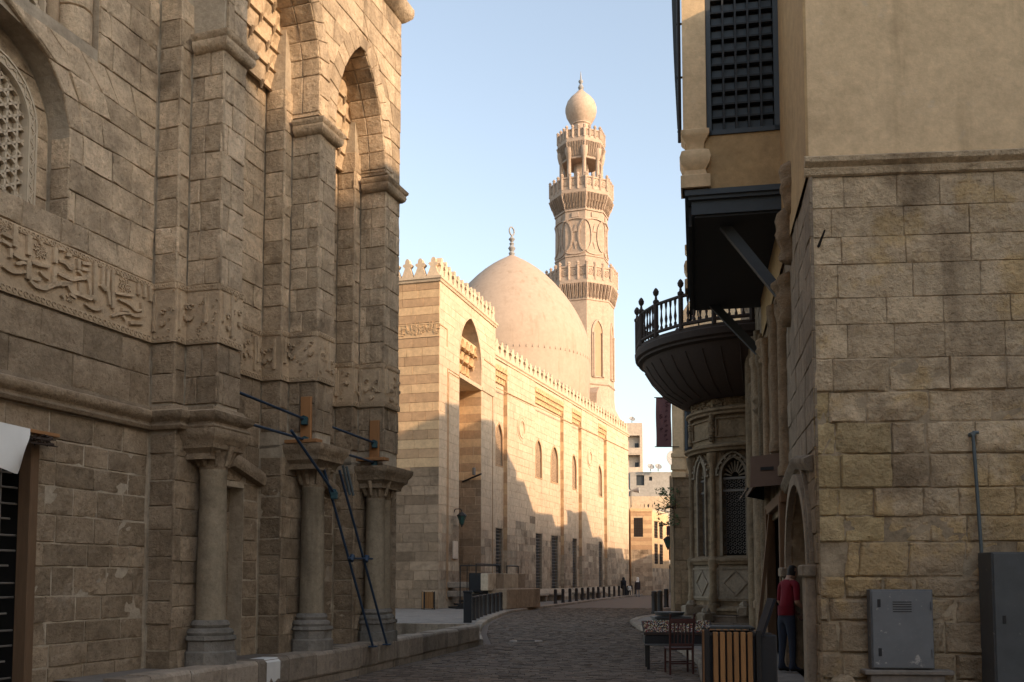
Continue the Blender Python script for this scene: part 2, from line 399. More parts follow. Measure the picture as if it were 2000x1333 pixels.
class Face:
    def __init__(s, o, u, n): s.o = Vector(o); s.u = Vector(u); s.n = Vector(n)
    def p(s, a, z, c=0.0): return s.o + s.u * a + s.n * c + Vector((0, 0, z))
    def fn(s): return lambda a, z, c: s.p(a, z, c)

def free_iv(a0, a1, z0, z1, holes):
    """free trapezoids (aL0,aR0,aL1,aR1) of the slice z0..z1"""
    zm = (z0 + z1) / 2
    iv = [(lambda z: a0, lambda z: a1)]
    for h in holes:
        if not (h.z0 < zm < h.z1): continue
        hl, hr = h.L(zm), h.R(zm); out = []
        for l, r in iv:
            lm, rm = l(zm), r(zm)
            if hr <= lm or hl >= rm: out.append((l, r)); continue
            if hl > lm: out.append((l, h.L))
            if hr < rm: out.append((h.R, r))
        iv = out
    return [(l(z0), r(z0), l(z1), r(z1)) for l, r in iv if r(zm) - l(zm) > 0.004]

def wall_front(mb, face, a0, a1, z0, z1, holes=(), step=0.12, c=0.0, mi=0):
    zs = {z0, z1}
    for h in holes:
        for q in (h.z0, h.z1):
            if z0 < q < z1: zs.add(q)
    zs = sorted(zs); zz = []
    for p, q in zip(zs[:-1], zs[1:]):
        curved = any(h.z0 <= p and h.z1 >= q and abs(h.R(p + 1e-4) - h.R(q - 1e-4)) > 1e-3 for h in holes)
        n = max(1, int((q - p) / step)) if curved else 1
        zz += [p + (q - p) * k / n for k in range(n)]
    zz.append(zs[-1])
    for p, q in zip(zz[:-1], zz[1:]):
        for l0, r0, l1, r1 in free_iv(a0, a1, p, q, holes):
            mb.quad(face.p(l0, p, c), face.p(r0, p, c), face.p(r1, q, c), face.p(l1, q, c), mi)
def reveal(mb, face, h, depth, step=0.12, back=True, c=0.0, mi=0, bmi=None, sill=True):
    curved = abs(h.R(h.z0 + 1e-4) - h.R(h.z1 - 1e-4)) > 1e-3
    n = max(2, int((h.z1 - h.z0) / step)) if curved else 1
    # finer slices close to the apex
    Z = [h.z0 + (h.z1 - h.z0) * (sin(pi / 2 * k / n) if curved else k / n) for k in range(n + 1)]
    for p, q in zip(Z[:-1], Z[1:]):
        mb.quad(face.p(h.L(p), p, c), face.p(h.L(q), q, c), face.p(h.L(q), q, c - depth), face.p(h.L(p), p, c - depth), mi)
        mb.quad(face.p(h.R(p), p, c - depth), face.p(h.R(q), q, c - depth), face.p(h.R(q), q, c), face.p(h.R(p), p, c), mi)
        if back: mb.quad(face.p(h.L(p), p, c - depth), face.p(h.R(p), p, c - depth), face.p(h.R(q), q, c - depth), face.p(h.L(q), q, c - depth), mi if bmi is None else bmi)
    if sill: mb.quad(face.p(h.L(h.z0), h.z0, c), face.p(h.R(h.z0), h.z0, c), face.p(h.R(h.z0), h.z0, c - depth), face.p(h.L(h.z0), h.z0, c - depth), mi)
    if not curved: mb.quad(face.p(h.L(h.z1), h.z1, c - depth), face.p(h.R(h.z1), h.z1, c - depth), face.p(h.R(h.z1), h.z1, c), face.p(h.L(h.z1), h.z1, c), mi)

class Stones:
    """collects stones of one thing; the ones that show largest become parts, the rest one joined part"""
    def __init__(s, loc, rz):
        s.mat = Matrix.Translation(Vector(loc)) @ Matrix.Rotation(rz, 4, 'Z'); s.items = []
    def add(s, quad, n, d, parent, mat, rough=0.0, fine=True, bev=0.012):
        s.items.append((quad, n, d, parent, mat, rough, fine, bev))
    def mesh(s, mb, it, mi=0):
        (p00, p10, p11, p01), n, d, parent, mat, rough, fine, bev = it
        w = (p10 - p00).length; h = (p01 - p00).length
        if fine:
            eu, ev = min(bev / max(w, .01), .3), min(bev / max(h, .01), .3)
            if rough > 0.006 and w * h > .05: us = [0, eu, .22, .42, .6, .8, 1 - eu, 1]; vs_ = [0, ev, .3, .5, .72, 1 - ev, 1]
            else: us = [0, eu, 0.5 + rnd(-.1, .1), 1 - eu, 1]; vs_ = [0, ev, 1 - ev, 1]
        else:
            us = [0, 1]; vs_ = [0, 1]
        nu, nv = len(us), len(vs_); V = []; F = []
        tilt = [rnd(-1, 1) * (0.004 + rough * 0.4) for _ in range(4)]
        for j, v in enumerate(vs_):
            for i, u in enumerate(us):
                p = (p00 * (1 - u) + p10 * u) * (1 - v) + (p01 * (1 - u) + p11 * u) * v
                edge = i in (0, nu - 1) or j in (0, nv - 1)
                c = d + (tilt[0] * (1 - u) + tilt[1] * u) * (1 - v) + (tilt[2] * (1 - u) + tilt[3] * u) * v
                if fine:
                    if edge: c -= bev * rnd(0.7, 1.6)
                    c += rnd(-1, 1) * rough * .6 + noise.noise(p * 4.0) * rough * 1.6
                    if edge: p = p + (p10 - p00).normalized() * rnd(-.5, .5) * bev * .6 + Vector((0, 0, rnd(-.5, .5) * bev * .6))
                V.append(p + n * c)
        for j in range(nv - 1):
            for i in range(nu - 1):
                F.append((j * nu + i, j * nu + i + 1, (j + 1) * nu + i + 1, (j + 1) * nu + i))
        ring = [i for i in range(nu)] + [(j * nu + nu - 1) for j in range(1, nv)] + [(nv - 1) * nu + i for i in range(nu - 2, -1, -1)] + [j * nu for j in range(nv - 2, 0, -1)]
        o = len(V); back = -0.01
        cn = {0: p00, 1: p10, 2: p11, 3: p01}
        for k in ring:
            j, i = divmod(k, nu); u, v = us[i], vs_[j]
            p = (p00 * (1 - u) + p10 * u) * (1 - v) + (p01 * (1 - u) + p11 * u) * v
            V.append(p + n * back)
        m = len(ring)
        for k in range(m): F.append((ring[k], o + k, o + (k + 1) % m, ring[(k + 1) % m]))
        mb.add(V, F, mi)
    def area(s, it):
        q = [proj(s.mat @ p) for p in it[0]]
        a = 0
        for k in range(4):
            x0, y0 = q[k]; x1, y1 = q[(k + 1) % 4]; a += x0 * y1 - x1 * y0
        cx = sum(p[0] for p in q) / 4; cy = sum(p[1] for p in q) / 4
        wn_ = (s.mat.to_3x3() @ it[1]); c = s.mat @ it[0][0]
        facing = wn_.dot(Vector((0, 0, EYE)) - c) > 0
        if not facing or not (-60 < cx < 2060 and -60 < cy < 1390): return abs(a) * 0.001
        return abs(a)
    def finish(s, budget, name='stone', rest='small_stones'):
        items = sorted(s.items, key=lambda it: -s.area(it))
        for it in items[:budget]:
            mb = MB(); s.mesh(mb, it); mb.build(name, it[4], it[3], 38 if it[6] and it[5] > .006 else None)
        groups = {}
        for it in items[budget:]: groups.setdefault(it[3], []).append(it)
        for par, its in groups.items():
            mats = sorted({i[4] for i in its}); mb = MB()
            for it in its: s.mesh(mb, it, mats.index(it[4]))
            stuff(mb.build(rest, mats, par))

def ashlar(S, face, a0, a1, z0, z1, parent, mat, h=0.31, lens=(0.4, 0.75), holes=(), d=0.024, dv=0.007, rough=0.005, gap=0.0035, fine=True, breaks=(), off=0.0, bev=0.009, hj=0.15):
    """courses of stones on a face; mat may be a function(course, a, z)"""
    zb = sorted({z0, z1} | {b for b in breaks if z0 < b < z1})
    courses = []
    for p, q in zip(zb[:-1], zb[1:]):
        n = max(1, round((q - p) / h)); ws = [rnd(1 - hj, 1 + hj) for _ in range(n)]; t = sum(ws); z = p
        for w in ws: courses.append((z, z + (q - p) * w / t)); z += (q - p) * w / t
    for ci, (p, q) in enumerate(courses):
        for l0, r0, l1, r1 in free_iv(a0, a1, p, q, holes):
            wid = (r0 + r1 - l0 - l1) / 2
            if wid < 0.03: continue
            cuts = [0.0]; t = 0.0
            if wid > lens[0] * 1.4:
                t = rnd(0.35, 1.0) * lens[0] + (off if ci % 2 else 0)
                while t < wid - lens[0] * 0.5:
                    cuts.append(t / wid); t += rnd(*lens)
            cuts.append(1.0)
            for u, v in zip(cuts[:-1], cuts[1:]):
                A0 = l0 + (r0 - l0) * u; B0 = l0 + (r0 - l0) * v; A1 = l1 + (r1 - l1) * u; B1 = l1 + (r1 - l1) * v
                g = gap * rnd(0.6, 1.6)
                if min(B0 - A0, B1 - A1) < 3 * g and max(B0 - A0, B1 - A1) < 0.06: continue
                quad = (face.p(A0 + g, p + g), face.p(max(B0 - g, A0 + g + .002), p + g), face.p(max(B1 - g, A1 + g + .002), q - g), face.p(A1 + g, q - g))
                mm = mat(ci, (A0 + B0) / 2, (p + q) / 2) if callable(mat) else mat
                S.add(quad, face.n, d + rnd(-dv, dv), parent, mm, rough * rnd(0.3, 2.0), fine, bev)

def voussoirs(S, face, c, hw, zs, za, th, parent, mat, n=13, d=0.03, fine=True):
    pts = arch_pts(c, hw, zs, za, 24); L_ = [0]
    for a, b in zip(pts[:-1], pts[1:]): L_.append(L_[-1] + math.hypot(b[0] - a[0], b[1] - a[1]))
    def at(t):
        t *= L_[-1]
        for i in range(len(pts) - 1):
            if L_[i + 1] >= t - 1e-9:
                k = (t - L_[i]) / max(L_[i + 1] - L_[i], 1e-9)
                x = pts[i][0] + (pts[i + 1][0] - pts[i][0]) * k; z = pts[i][1] + (pts[i + 1][1] - pts[i][1]) * k
                dx, dz = pts[i + 1][0] - pts[i][0], pts[i + 1][1] - pts[i][1]; l = math.hypot(dx, dz)
                return x, z, -dz / l, dx / l
    for k in range(n):
        t0 = (k + 0.02) / n; t1 = (k + 0.98) / n
        x0, z0, nx0, nz0 = at(t0); x1, z1, nx1, nz1 = at(t1)
        q = (face.p(x0, z0), face.p(x0 + nx0 * th, z0 + nz0 * th), face.p(x1 + nx1 * th, z1 + nz1 * th), face.p(x1, z1))
        q = (q[0], q[3], q[2], q[1])
        # orientation: keep the outward normal
        nn = (q[1] - q[0]).cross(q[3] - q[0])
        if nn.dot(face.n) < 0: q = (q[1], q[0], q[3], q[2])
        S.add(q, face.n, d + rnd(-.004, .004), parent, mat, 0.003, fine, 0.01)
def ring_hole(c, hw, z0, zs, za, th):
    return arch_hole(c, hw + th, z0, zs, za + th)
# ------------------------------------------------------------------ setting: ground, road, pavements
mb = MB(); mb.quad((-900, -300, -0.06), (900, -300, -0.06), (900, 1500, -0.06), (-900, 1500, -0.06))
struct(mb.build('ground', 'roadbed'))
LE = [(-3.2, 13.0), (-2.69, 15.4), (-0.72, 23.5), (-0.95, 28), (-1.0, 33), (-0.75, 38), (-0.1, 45), (0.9, 49.5), (2.6, 55.6), (6.9, 72.9), (13.3, 95.6), (20, 118)]
RE = [(2.7, -6), (2.8, 10), (2.95, 15.2), (3.45, 18), (3.85, 24), (4.0, 31), (4.2, 34.6), (4.75, 37.3), (5.7, 39.6), (7.2, 43.6), (9.6, 53), (13, 66), (18.5, 85), (26, 108)]
def interp(E_, y):
    for (x0, y0), (x1, y1) in zip(E_[:-1], E_[1:]):
        if y0 <= y <= y1: return x0 + (x1 - x0) * (y - y0) / (y1 - y0)
    return E_[0][0] if y < E_[0][1] else E_[-1][0]
# road sheet
t = NT('road_setts'); P_ = t.pos()
br = t.n('ShaderNodeTexBrick'); t.l(P_, br.inputs['Vector']); br.inputs['Scale'].default_value = 4.6; br.inputs['Mortar Size'].default_value = 0.03
br.inputs['Brick Width'].default_value = 0.9; br.inputs['Row Height'].default_value = 0.5
br.inputs['Color1'].default_value = (0.150, 0.118, 0.094, 1); br.inputs['Color2'].default_value = (0.105, 0.088, 0.074, 1); br.inputs['Mortar'].default_value = (0.06, 0.05, 0.042, 1)
nn_ = t.noise(P_, 0.5, 5, 0.6)
colr = t.mix(t.ramp(nn_, 0.35, 0.7), br.outputs['Color'], (0.10, 0.083, 0.068, 1))
t.bump(br.outputs['Fac'], -0.5, 0.02); t.fin(colr, 0.8, 0.3)
mb = MB()
ys = [-40, 0, 8, 13, 15.4, 18, 21, 23.5, 26, 28, 31, 33, 35, 38, 40, 43, 45, 49.5, 53, 55.6, 60, 66, 72.9, 80, 88, 95.6, 104, 118]
for y0, y1 in zip(ys[:-1], ys[1:]):
    mb.quad((interp(LE, y0) - (1.5 if y0 < 23 else .1), y0, 0), (interp(RE, y0) + .1, y0, 0), (interp(RE, y1) + .1, y1, 0), (interp(LE, y1) - (1.5 if y1 < 23 else .1), y1, 0))
road = struct(mb.build('road', 'road_setts'))
# setts: real stones in the near part of the road
SR = Stones((0, 0, 0), 0)
up = Vector((0, 0, 1))
y = 14.3
row = 0
while y < 52:
    d_ = 0.105 + 0.03 * random.random()
    xl = interp(LE, y) + (0.12 if y < 23.4 else .22); xr = interp(RE, y) - .2
    x = xl + (0.1 if row % 2 else 0) * random.random()
    sk = rnd(-0.01, 0.01)
    while x < xr:
        w_ = rnd(0.14, 0.24); g = 0.006
        q = (Vector((x + g, y + g, 0)), Vector((x + w_ - g, y + g + sk, 0)), Vector((x + w_ - g, y + d_ - g + sk, 0)), Vector((x + g, y + d_ - g, 0)))
        zoff = 0.006 * sin(x * 1.1) * sin(y * 0.7)
        SR.add(q, up, 0.022 + rnd(-0.006, 0.006) + zoff, road, 'cobble', 0.0, False, 0.01)
        x += w_
    y += d_; row += 1
SR.finish(290, 'sett', 'small_setts')

def pavement(name, edge, far, z=0.12):
    mb = MB(); n = len(edge)
    pts = list(edge)
    for (x0, y0), (x1, y1) in zip(pts[:-1], pts[1:]):
        mb.quad((x0, y0, z), (x1, y1, z), (far, y1, z), (far, y0, z)) if far < x0 else mb.quad((x0, y0, z), (far, y0, z), (far, y1, z), (x1, y1, z))
        mb.quad((x0, y0, -0.04), (x1, y1, -0.04), (x1, y1, z), (x0, y0, z))
    return struct(mb.build(name, 'pavement'))
def kerbs(pav, edge, side, L_=0.9, z=0.135, wd=0.22, y0=0, y1=80):
    acc = []
    for (a, b) in zip(edge[:-1], edge[1:]):
        a = Vector((*a, 0)); b = Vector((*b, 0)); l = (b - a).length; n = max(1, round(l / L_))
        acc += [a + (b - a) * k / n for k in range(n)]
    acc.append(Vector((*edge[-1], 0)))
    for p, q in zip(acc[:-1], acc[1:]):
        if q.y < y0 or p.y > y1: continue
        d = (q - p).normalized(); nx = Vector((d.y, -d.x, 0)) * side
        g = 0.008; p2 = p + d * g; q2 = q - d * g; zz = z + rnd(-.006, .006)
        o = nx * 0.03; i = nx * (-wd); r_ = nx * 0.0
        mb = MB()
        prof = [(0.035, -0.03), (0.035, zz - 0.03), (0.015, zz), (-wd, zz), (-wd, -0.03)]
        V = [p2 + nx * a + Vector((0, 0, b)) for a, b in prof] + [q2 + nx * a + Vector((0, 0, b)) for a, b in prof]
        F = [(0, 5, 6, 1), (1, 6, 7, 2), (2, 7, 8, 3), (3, 8, 9, 4), (0, 1, 2, 3, 4), (9, 8, 7, 6, 5)]
        if side < 0: F = [f[::-1] for f in F]
        mb.add(V, F); mb.build('kerb_stone', 'kerb', pav)
pl = pavement('pavement_left', LE[2:], -14); kerbs(pl, LE[2:], 1, y1=96)
pr = pavement('pavement_right', RE, 40); kerbs(pr, RE, -1, y0=6, y1=70)

# ------------------------------------------------------------------ left building: tall Mamluk front with pilasters
LO = (-3.19, 15.3, 0.0); LRZ = rad(90 - 18)
LT = thing('stone_facade', 'tall weathered stone front with columns and pilasters filling the left of the street', 'building', LO, LRZ)
LS = Stones(LO, LRZ)
def SF(w, c=0.03): return Face((0, -(w - c), 0), (1, 0, 0), (0, -1, 0))      # street-facing plane at w
def PF(s_, c=0.03): return Face((s_ + c, 0, 0), (0, -1, 0), (-1, 0, 0))       # camera-facing plane at s
def lf(a, w, z): return (a, -w, z)
W0, W1, W2 = -0.55, -0.20, 0.30
BT, BB = 5.43, 4.65           # inscription band
TOP = 12.3
# --- core and bay walls
core = MB(); core.box(-9, 2.45, 1.25, 7, 0, TOP)
LC = core.build('wall_core', 'mortar_old', LT)
door = rect_hole(-7.2, -4.99, 0.0, 3.17)
blind = arch_hole(-5.75, 1.09, 5.62, 6.75, 7.78)
upwin = rect_hole(-6.9, -4.24, 8.02, 11.2)
mb = MB(); f = SF(W0)
wall_front(mb, f, -9, -3.1, 0, TOP, [door, blind, upwin])
reveal(mb, f, door, 0.5, mi=1, bmi=1); reveal(mb, f, blind, 0.30); reveal(mb, f, upwin, 0.42)
bay1 = mb.build('wall', ['mortar_old', 'dark_void'], LT)
bay1['label'] = 'recessed wall with inscription band, arched grille window and barred doorway'
hs = [door, ring_hole(-5.75, 1.09, 5.62, 6.75, 7.78, 0.0), upwin]
ashlar(LS, f, -7.6, -3.16, 0.0, 3.5, bay1, 'stone_old', 0.30, (0.33, 0.70), hs, d=.012, dv=.006, gap=.006, rough=.007)
ashlar(LS, f, -7.6, -3.16, 3.8, BB - .02, bay1, 'stone_old', 0.40, (0.55, 1.1), hs)
ashlar(LS, f, -7.6, -3.16, BT + .02, TOP, bay1, 'stone_old', 0.34, (0.33, 0.75), hs, rough=0.008)
# back of the blind arch and inner reveal stones
fb = SF(W0 - 0.30)
ashlar(LS, fb, -6.8, -4.68, 5.64, 7.7, bay1, 'stone_old', 0.34, (0.5, 0.9), [Hole(5.6, 7.45, lambda z: -5.52 - arch_x(z, .60, 6.7, 7.42), lambda z: -5.52 + arch_x(z, .60, 6.7, 7.42)),
       Hole(6.75, 7.8, lambda z: -9, lambda z: -5.75 - arch_x(z, 1.07, 6.75, 7.78)), Hole(6.75, 7.8, lambda z: -5.75 + arch_x(z, 1.07, 6.75, 7.78), lambda z: 0)])
ashlar(LS, Face((-4.66 , 0, 0), (0, -1, 0), (-1, 0, 0)), W0 - .28, W0 - 0.005, 5.65, 6.75, bay1, 'stone_old', 0.36, (0.5, 0.9), d=0.012)
# --- star-lattice window
def lattice_window(parent, c, hw, z0, zs, za, w, pitch, bar, dep):
    wn_ = thing_part('window', parent)
    f_ = SF(w, 0)
    fr = MB()
    outl = [(c - hw, z0)] + arch_pts(c, hw, zs, za, 10) + [(c + hw, z0)]
    inn = [(c - hw + .13, z0 + .13)] + arch_pts(c, hw - .13, zs, za - .15, 10) + [(c + hw - .13, z0 + .13)]
    n = len(outl)
    def ring(A, B, d):
        for k in range(n - 1): fr.quad(f_.p(*A[k], d), f_.p(*A[k + 1], d), f_.p(*B[k + 1], d), f_.p(*B[k], d))
    ring(outl, inn, 0.05)
    fr.quad(f_.p(*outl[0], .05), f_.p(*inn[0], .05), f_.p(*inn[-1], .05), f_.p(*outl[-1], .05))
    for k in range(n - 1):
        fr.quad(f_.p(*outl[k], 0), f_.p(*outl[k + 1], 0), f_.p(*outl[k + 1], .05), f_.p(*outl[k], .05))
        fr.quad(f_.p(*inn[k], .05), f_.p(*inn[k + 1], .05), f_.p(*inn[k + 1], -.10), f_.p(*inn[k], -.10))
    fr.quad(f_.p(*inn[-1], .05), f_.p(*inn[0], .05), f_.p(*inn[0], -.1), f_.p(*inn[-1], -.1))
    mid = [((a[0] + b[0]) / 2, (a[1] + b[1]) / 2) for a, b in zip(outl, inn)]
    for A in (outl, inn):
        fr.ribbon([(m[0] + (a[0] - m[0]) * .8, m[1] + (a[1] - m[1]) * .8) for m, a in zip(mid, A)], 0.022, f_.fn(), 0.045, 0.068)
    # scrolls along the frame
    L_ = [0]
    for a, b in zip(mid[:-1], mid[1:]): L_.append(L_[-1] + math.hypot(b[0] - a[0], b[1] - a[1]))
    def at(t):
        for i in range(n - 1):
            if L_[i + 1] >= t: 
                k = (t - L_[i]) / max(L_[i + 1] - L_[i], 1e-6); dx, dz = mid[i + 1][0] - mid[i][0], mid[i + 1][1] - mid[i][1]; l = math.hypot(dx, dz) or 1
                return mid[i][0] + dx * k, mid[i][1] + dz * k, -dz / l, dx / l
        return mid[-1][0], mid[-1][1], 1, 0
    wave = []
    t = 0.02
    while t < L_[-1] - .02:
        x, z, nx, nz = at(t); o = 0.028 * sin(t * 2 * pi / 0.17); wave.append((x + nx * o, z + nz * o)); t += 0.017
    fr.ribbon(wave, 0.013, f_.fn(), 0.045, 0.064)
    t = 0.04; k = 0
    while t < L_[-1]:
        x, z, nx, nz = at(t); sg = 1 if k % 2 else -1
        cx_, cz_ = x - sg * nx * .018, z - sg * nz * .018
        fr.ribbon([(cx_ + .022 * (1 - q / 9) * cos(q), cz_ + .022 * (1 - q / 9) * sin(q)) for q in [0, .8, 1.6, 2.4, 3.2, 4, 4.8, 5.6]], 0.010, f_.fn(), 0.045, 0.062)
        t += 0.085; k += 1
    fr.build('window_frame', 'tracery', wn_)
    la = MB()
    def inside(a, z): return abs(a - c) < arch_x(z, hw - .12, zs, za - .14) and z > z0 + .12
    R_ = 3.0
    for ang in (90, 30, 150):
        ux, uz = cos(rad(ang)), sin(rad(ang)); nx, nz = -uz, ux
        for k in range(-14, 15):
            for off in (0.27, 0.73):
                o = (k + off) * pitch
                run = []
                t = -R_ / 2
                while t <= R_ / 2:
                    a = c + ux * t + nx * o; z = (z0 + za) / 2 + uz * t + nz * o
                    if inside(a, z): run.append((a, z))
                    else:
                        if len(run) > 1: la.ribbon([run[0], run[-1]], bar, f_.fn(), -dep, 0.0)
                        run = []
                    t += 0.02
                if len(run) > 1: la.ribbon([run[0], run[-1]], bar, f_.fn(), -dep, 0.0)
    la.build('star_lattice', 'tracery', wn_)
    gl = MB(); gl.add([f_.p(*p, -.09) for p in inn], [tuple(range(n))]); gl.build('pane', 'green_glass', wn_)
    return wn_
def thing_part(name, parent):
    o = bpy.data.objects.new(name, None); C.objects.link(o); o.parent = parent; o.empty_display_size = .1; return o
lattice_window(LT, -5.52, 0.57, 5.66, 6.72, 7.40, W0 - 0.27, 0.27, 0.026, 0.05)
lattice_window(LT, -5.42, 0.72, 8.06, 10.2, 11.0, W0 - 0.36, 0.24, 0.024, 0.05)
mb = MB()
mb.lathe([(0.075, 8.1), (0.075, 11.0)], 12, (-4.72, -(W0 - .28))); mb.build('colonette', 'stone_band', LT, 40)
for k, (zA, zB) in enumerate([(8.02, 8.42), (8.43, 8.86), (8.87, 9.3), (9.31, 9.75), (9.76, 10.3)]):
    mb = MB(); mb.lathe([(0.20, zA), (0.215, zA + .012), (0.215, zB - .012), (0.20, zB)], 14, (-4.43, -(W0 - .24)), caps=True); mb.build('drum_stone', 'stone_old', LT, 40)
# --- inscription band (traced calligraphy on the wall, smaller fields on the pilasters)
STROKES = [([(-5.46,5.41),(-5.46,5.17)],0.074),([(-5.26,5.36),(-5.26,5.14)],0.074),([(-4.88,5.35),(-4.88,5.17)],0.067),([(-5.26,5.07),(-5.26,4.87)],0.078),([(-4.88,5.13),(-4.89,4.93)],0.056),([(-4.25,5.37),(-4.24,4.91)],0.067),([(-4.11,5.37),(-4.11,5.12),(-4.03,5.1),(-3.99,4.93)],0.063),([(-4.03,5.36),(-4.04,5.11)],0.056),([(-3.95,5.37),(-3.93,4.9)],0.063),([(-4.15,5.13),(-4.08,5.08)],0.041),([(-5.24,4.86),(-5.15,4.83),(-5.02,4.84),(-4.92,4.9),(-4.77,4.97),(-4.63,5.01)],0.063),([(-4.83,5.06),(-4.7,5.06),(-4.62,5.06),(-4.52,5.1),(-4.41,5.14),(-4.33,5.2)],0.056),([(-4.68,4.97),(-4.61,4.92),(-4.5,4.92),(-4.4,4.92),(-4.32,4.92),(-4.27,4.96)],0.067),([(-4.49,5.05),(-4.48,4.92)],0.052),([(-4.39,5.14),(-4.34,5.08),(-4.32,4.93)],0.059),([(-4.83,5.21),(-4.73,5.22),(-4.65,5.18),(-4.59,5.24)],0.056),([(-4.53,5.33),(-4.51,5.21)],0.059),([(-4.47,5.3),(-4.33,5.33)],0.048),([(-4.47,5.23),(-4.35,5.25)],0.045),([(-4.4,4.83),(-4.3,4.81),(-4.19,4.82),(-4.1,4.87)],0.048),([(-3.9,5.1),(-3.73,5.13),(-3.57,5.16)],0.048),([(-3.83,5.04),(-3.67,5.04),(-3.52,4.99),(-3.42,5.02)],0.052),([(-3.42,5.11),(-3.4,4.97),(-3.52,4.92),(-3.61,4.91)],0.056),([(-3.95,4.8),(-3.81,4.87),(-3.61,4.92)],0.045),([(-5.22,5.07),(-5.1,5.08),(-4.96,5.1)],0.052),([(-5.48,5.08),(-5.38,5.07),(-5.28,5.08)],0.052),([(-5.63,5.18),(-5.51,5.16)],0.048),([(-5.63,5.26),(-5.5,5.25)],0.045),([(-5.61,4.91),(-5.47,4.89),(-5.3,4.94)],0.056),([(-5.1,5.01),(-5.05,4.98),(-4.96,4.95)],0.048),([(-5.25,4.88),(-5.09,4.92)],0.045),([(-3.48,5.34),(-3.47,5.2)],0.056),([(-3.36,5.36),(-3.35,5.2)],0.056),([(-3.26,5.37),(-3.24,5.18)],0.056),([(-4.78,4.95),(-4.62,5.01)],0.048),([(-4.76,4.84),(-4.73,4.81)],0.048),([(-5.51,5.13),(-5.51,5.03)],0.045),([(-5.44,4.99),(-5.4,5.0),(-5.35,5.03),(-5.3,5.03)],0.045),([(-4.64,4.88),(-4.55,4.86)],0.045),([(-3.77,4.93),(-3.63,4.95)],0.045),([(-3.62,4.8),(-3.38,4.86)],0.052),([(-3.75,4.85),(-3.7,4.81)],0.041),([(-5.11,5.35),(-5.1,5.32)],0.048),([(-4.85,5.35),(-4.76,5.37)],0.041),([(-4.72,5.32),(-4.64,5.33)],0.045),([(-4.46,5.16),(-4.53,5.19)],0.041)]
def band_frame(mb, fn, a0, a1):
    mb.prism([(a0, BB), (a1, BB), (a1, BT), (a0, BT)], fn, -0.02, 0.012)
    for za, zb in ((BT - .075, BT), (BB, BB + .095)):
        mb.prism([(a0, za), (a1, za), (a1, zb), (a0, zb)], fn, 0.012, 0.026)
        x = a0 + .03
        while x < a1 - .03:       # small foliate border
            zc = (za + zb) / 2; r_ = (zb - za) * .30
            mb.ribbon([(x + r_ * cos(q), zc + r_ * sin(q)) for q in (0.3, 1.3, 2.3, 3.3, 4.3, 5.3)], 0.009, fn, 0.024, 0.036)
            x += (zb - za) * .85
def scribble(mb, fn, a0, a1):
    x = a0 + .05
    while x < a1 - .03:
        k = random.random(); top = BT - .09; bot = BB + .11
        if k < .4: mb.ribbon([(x, top - rnd(0, .05)), (x + rnd(-.01, .01), bot + rnd(.0, .2))], rnd(.032, .045), fn, 0.008, 0.05); x += rnd(.06, .09)
        elif k < .75:
            z = rnd(bot + .08, top - .2); r_ = rnd(.06, .1)
            mb.ribbon([(x + r_ * (q / 3.) , z - .05 * sin(q * 1.1)) for q in (0, .7, 1.4, 2.1, 2.8)], [.02, .045, .045, .035, .015], fn, 0.008, 0.05)
            mb.ribbon([(x + r_ * .5 + .03 * cos(q), z + .13 + .03 * sin(q)) for q in (0, 1, 2, 3, 4, 5)], .02, fn, .008, .045); x += rnd(.08, .12)
        else:
            for _ in range(5):
                cx_, cz_ = x + rnd(0, .09), rnd(bot, top); mb.ribbon([(cx_ + .018 * cos(q), cz_ + .018 * sin(q)) for q in (0, 1.2, 2.4, 3.6, 4.8)], .012, fn, .008, .028)
            x += rnd(.08, .11)
def rosette(mb, fn, a, z, r_):
    for k in range(int(26 * r_ / .1)):
        q = k * 2.4; rr = r_ * math.sqrt((k + .5) / (26 * r_ / .1)); x, y = a + rr * cos(q), z + rr * sin(q)
        mb.ribbon([(x + .014 * cos(p), y + .014 * sin(p)) for p in (q, q + 1.3, q + 2.6, q + 3.9)], .012, fn, .006, .03)
mb = MB(); f0 = SF(W0, 0); fn = f0.fn(); band_frame(mb, fn, -7.4, -3.14)
for pts, w in STROKES:
    w *= .8; n = len(pts); ww = [w * (0.55 if (i in (0, n - 1) and n > 2) else 1.0) for i in range(n)]
    if n > 2:
        P2 = []; W_ = []
        for i in range(n - 1):        # smooth the stroke
            p0 = pts[max(i - 1, 0)]; p1 = pts[i]; p2 = pts[i + 1]; p3 = pts[min(i + 2, n - 1)]
            for q in (0, .25, .5, .75):
                P2.append(tuple(.5 * (2 * p1[j] + (p2[j] - p0[j]) * q + (2 * p0[j] - 5 * p1[j] + 4 * p2[j] - p3[j]) * q * q + (-p0[j] + 3 * p1[j] - 3 * p2[j] + p3[j]) * q ** 3) for j in (0, 1)))
                W_.append(ww[i] * (1 - q) + ww[i + 1] * q)
        P2.append(pts[-1]); W_.append(ww[-1]); mb.ribbon(P2, W_, fn, .008, .052)
    else: mb.ribbon(pts, w, fn, .008, .052)
for a, z, r_ in ((-5.08, 5.24, .09), (-3.71, 5.25, .11), (-5.6, 5.34, .06), (-4.62, 4.84, .05)): rosette(mb, fn, a, z, r_)
scribble(mb, fn, -7.4, -5.68)
mb.build('inscription_band', 'stone_band', LT)
# --- string course, following the plan
STR = [(0, 3.50), (.05, 3.51), (.075, 3.55), (.035, 3.585), (.035, 3.61), (.09, 3.65), (.115, 3.70), (.11, 3.74), (.03, 3.77), (0, 3.82)]
mb = MB(); mb.sweep(STR, [(-9, W0), (-3.14, W0), (-3.14, -.10), (-2.98, -.10), (-2.98, W2 - .02), (-2.30, W2 - .02), (-2.30, -.4)], lf)
mb.build('string_course', 'stone_old', LT, 35)
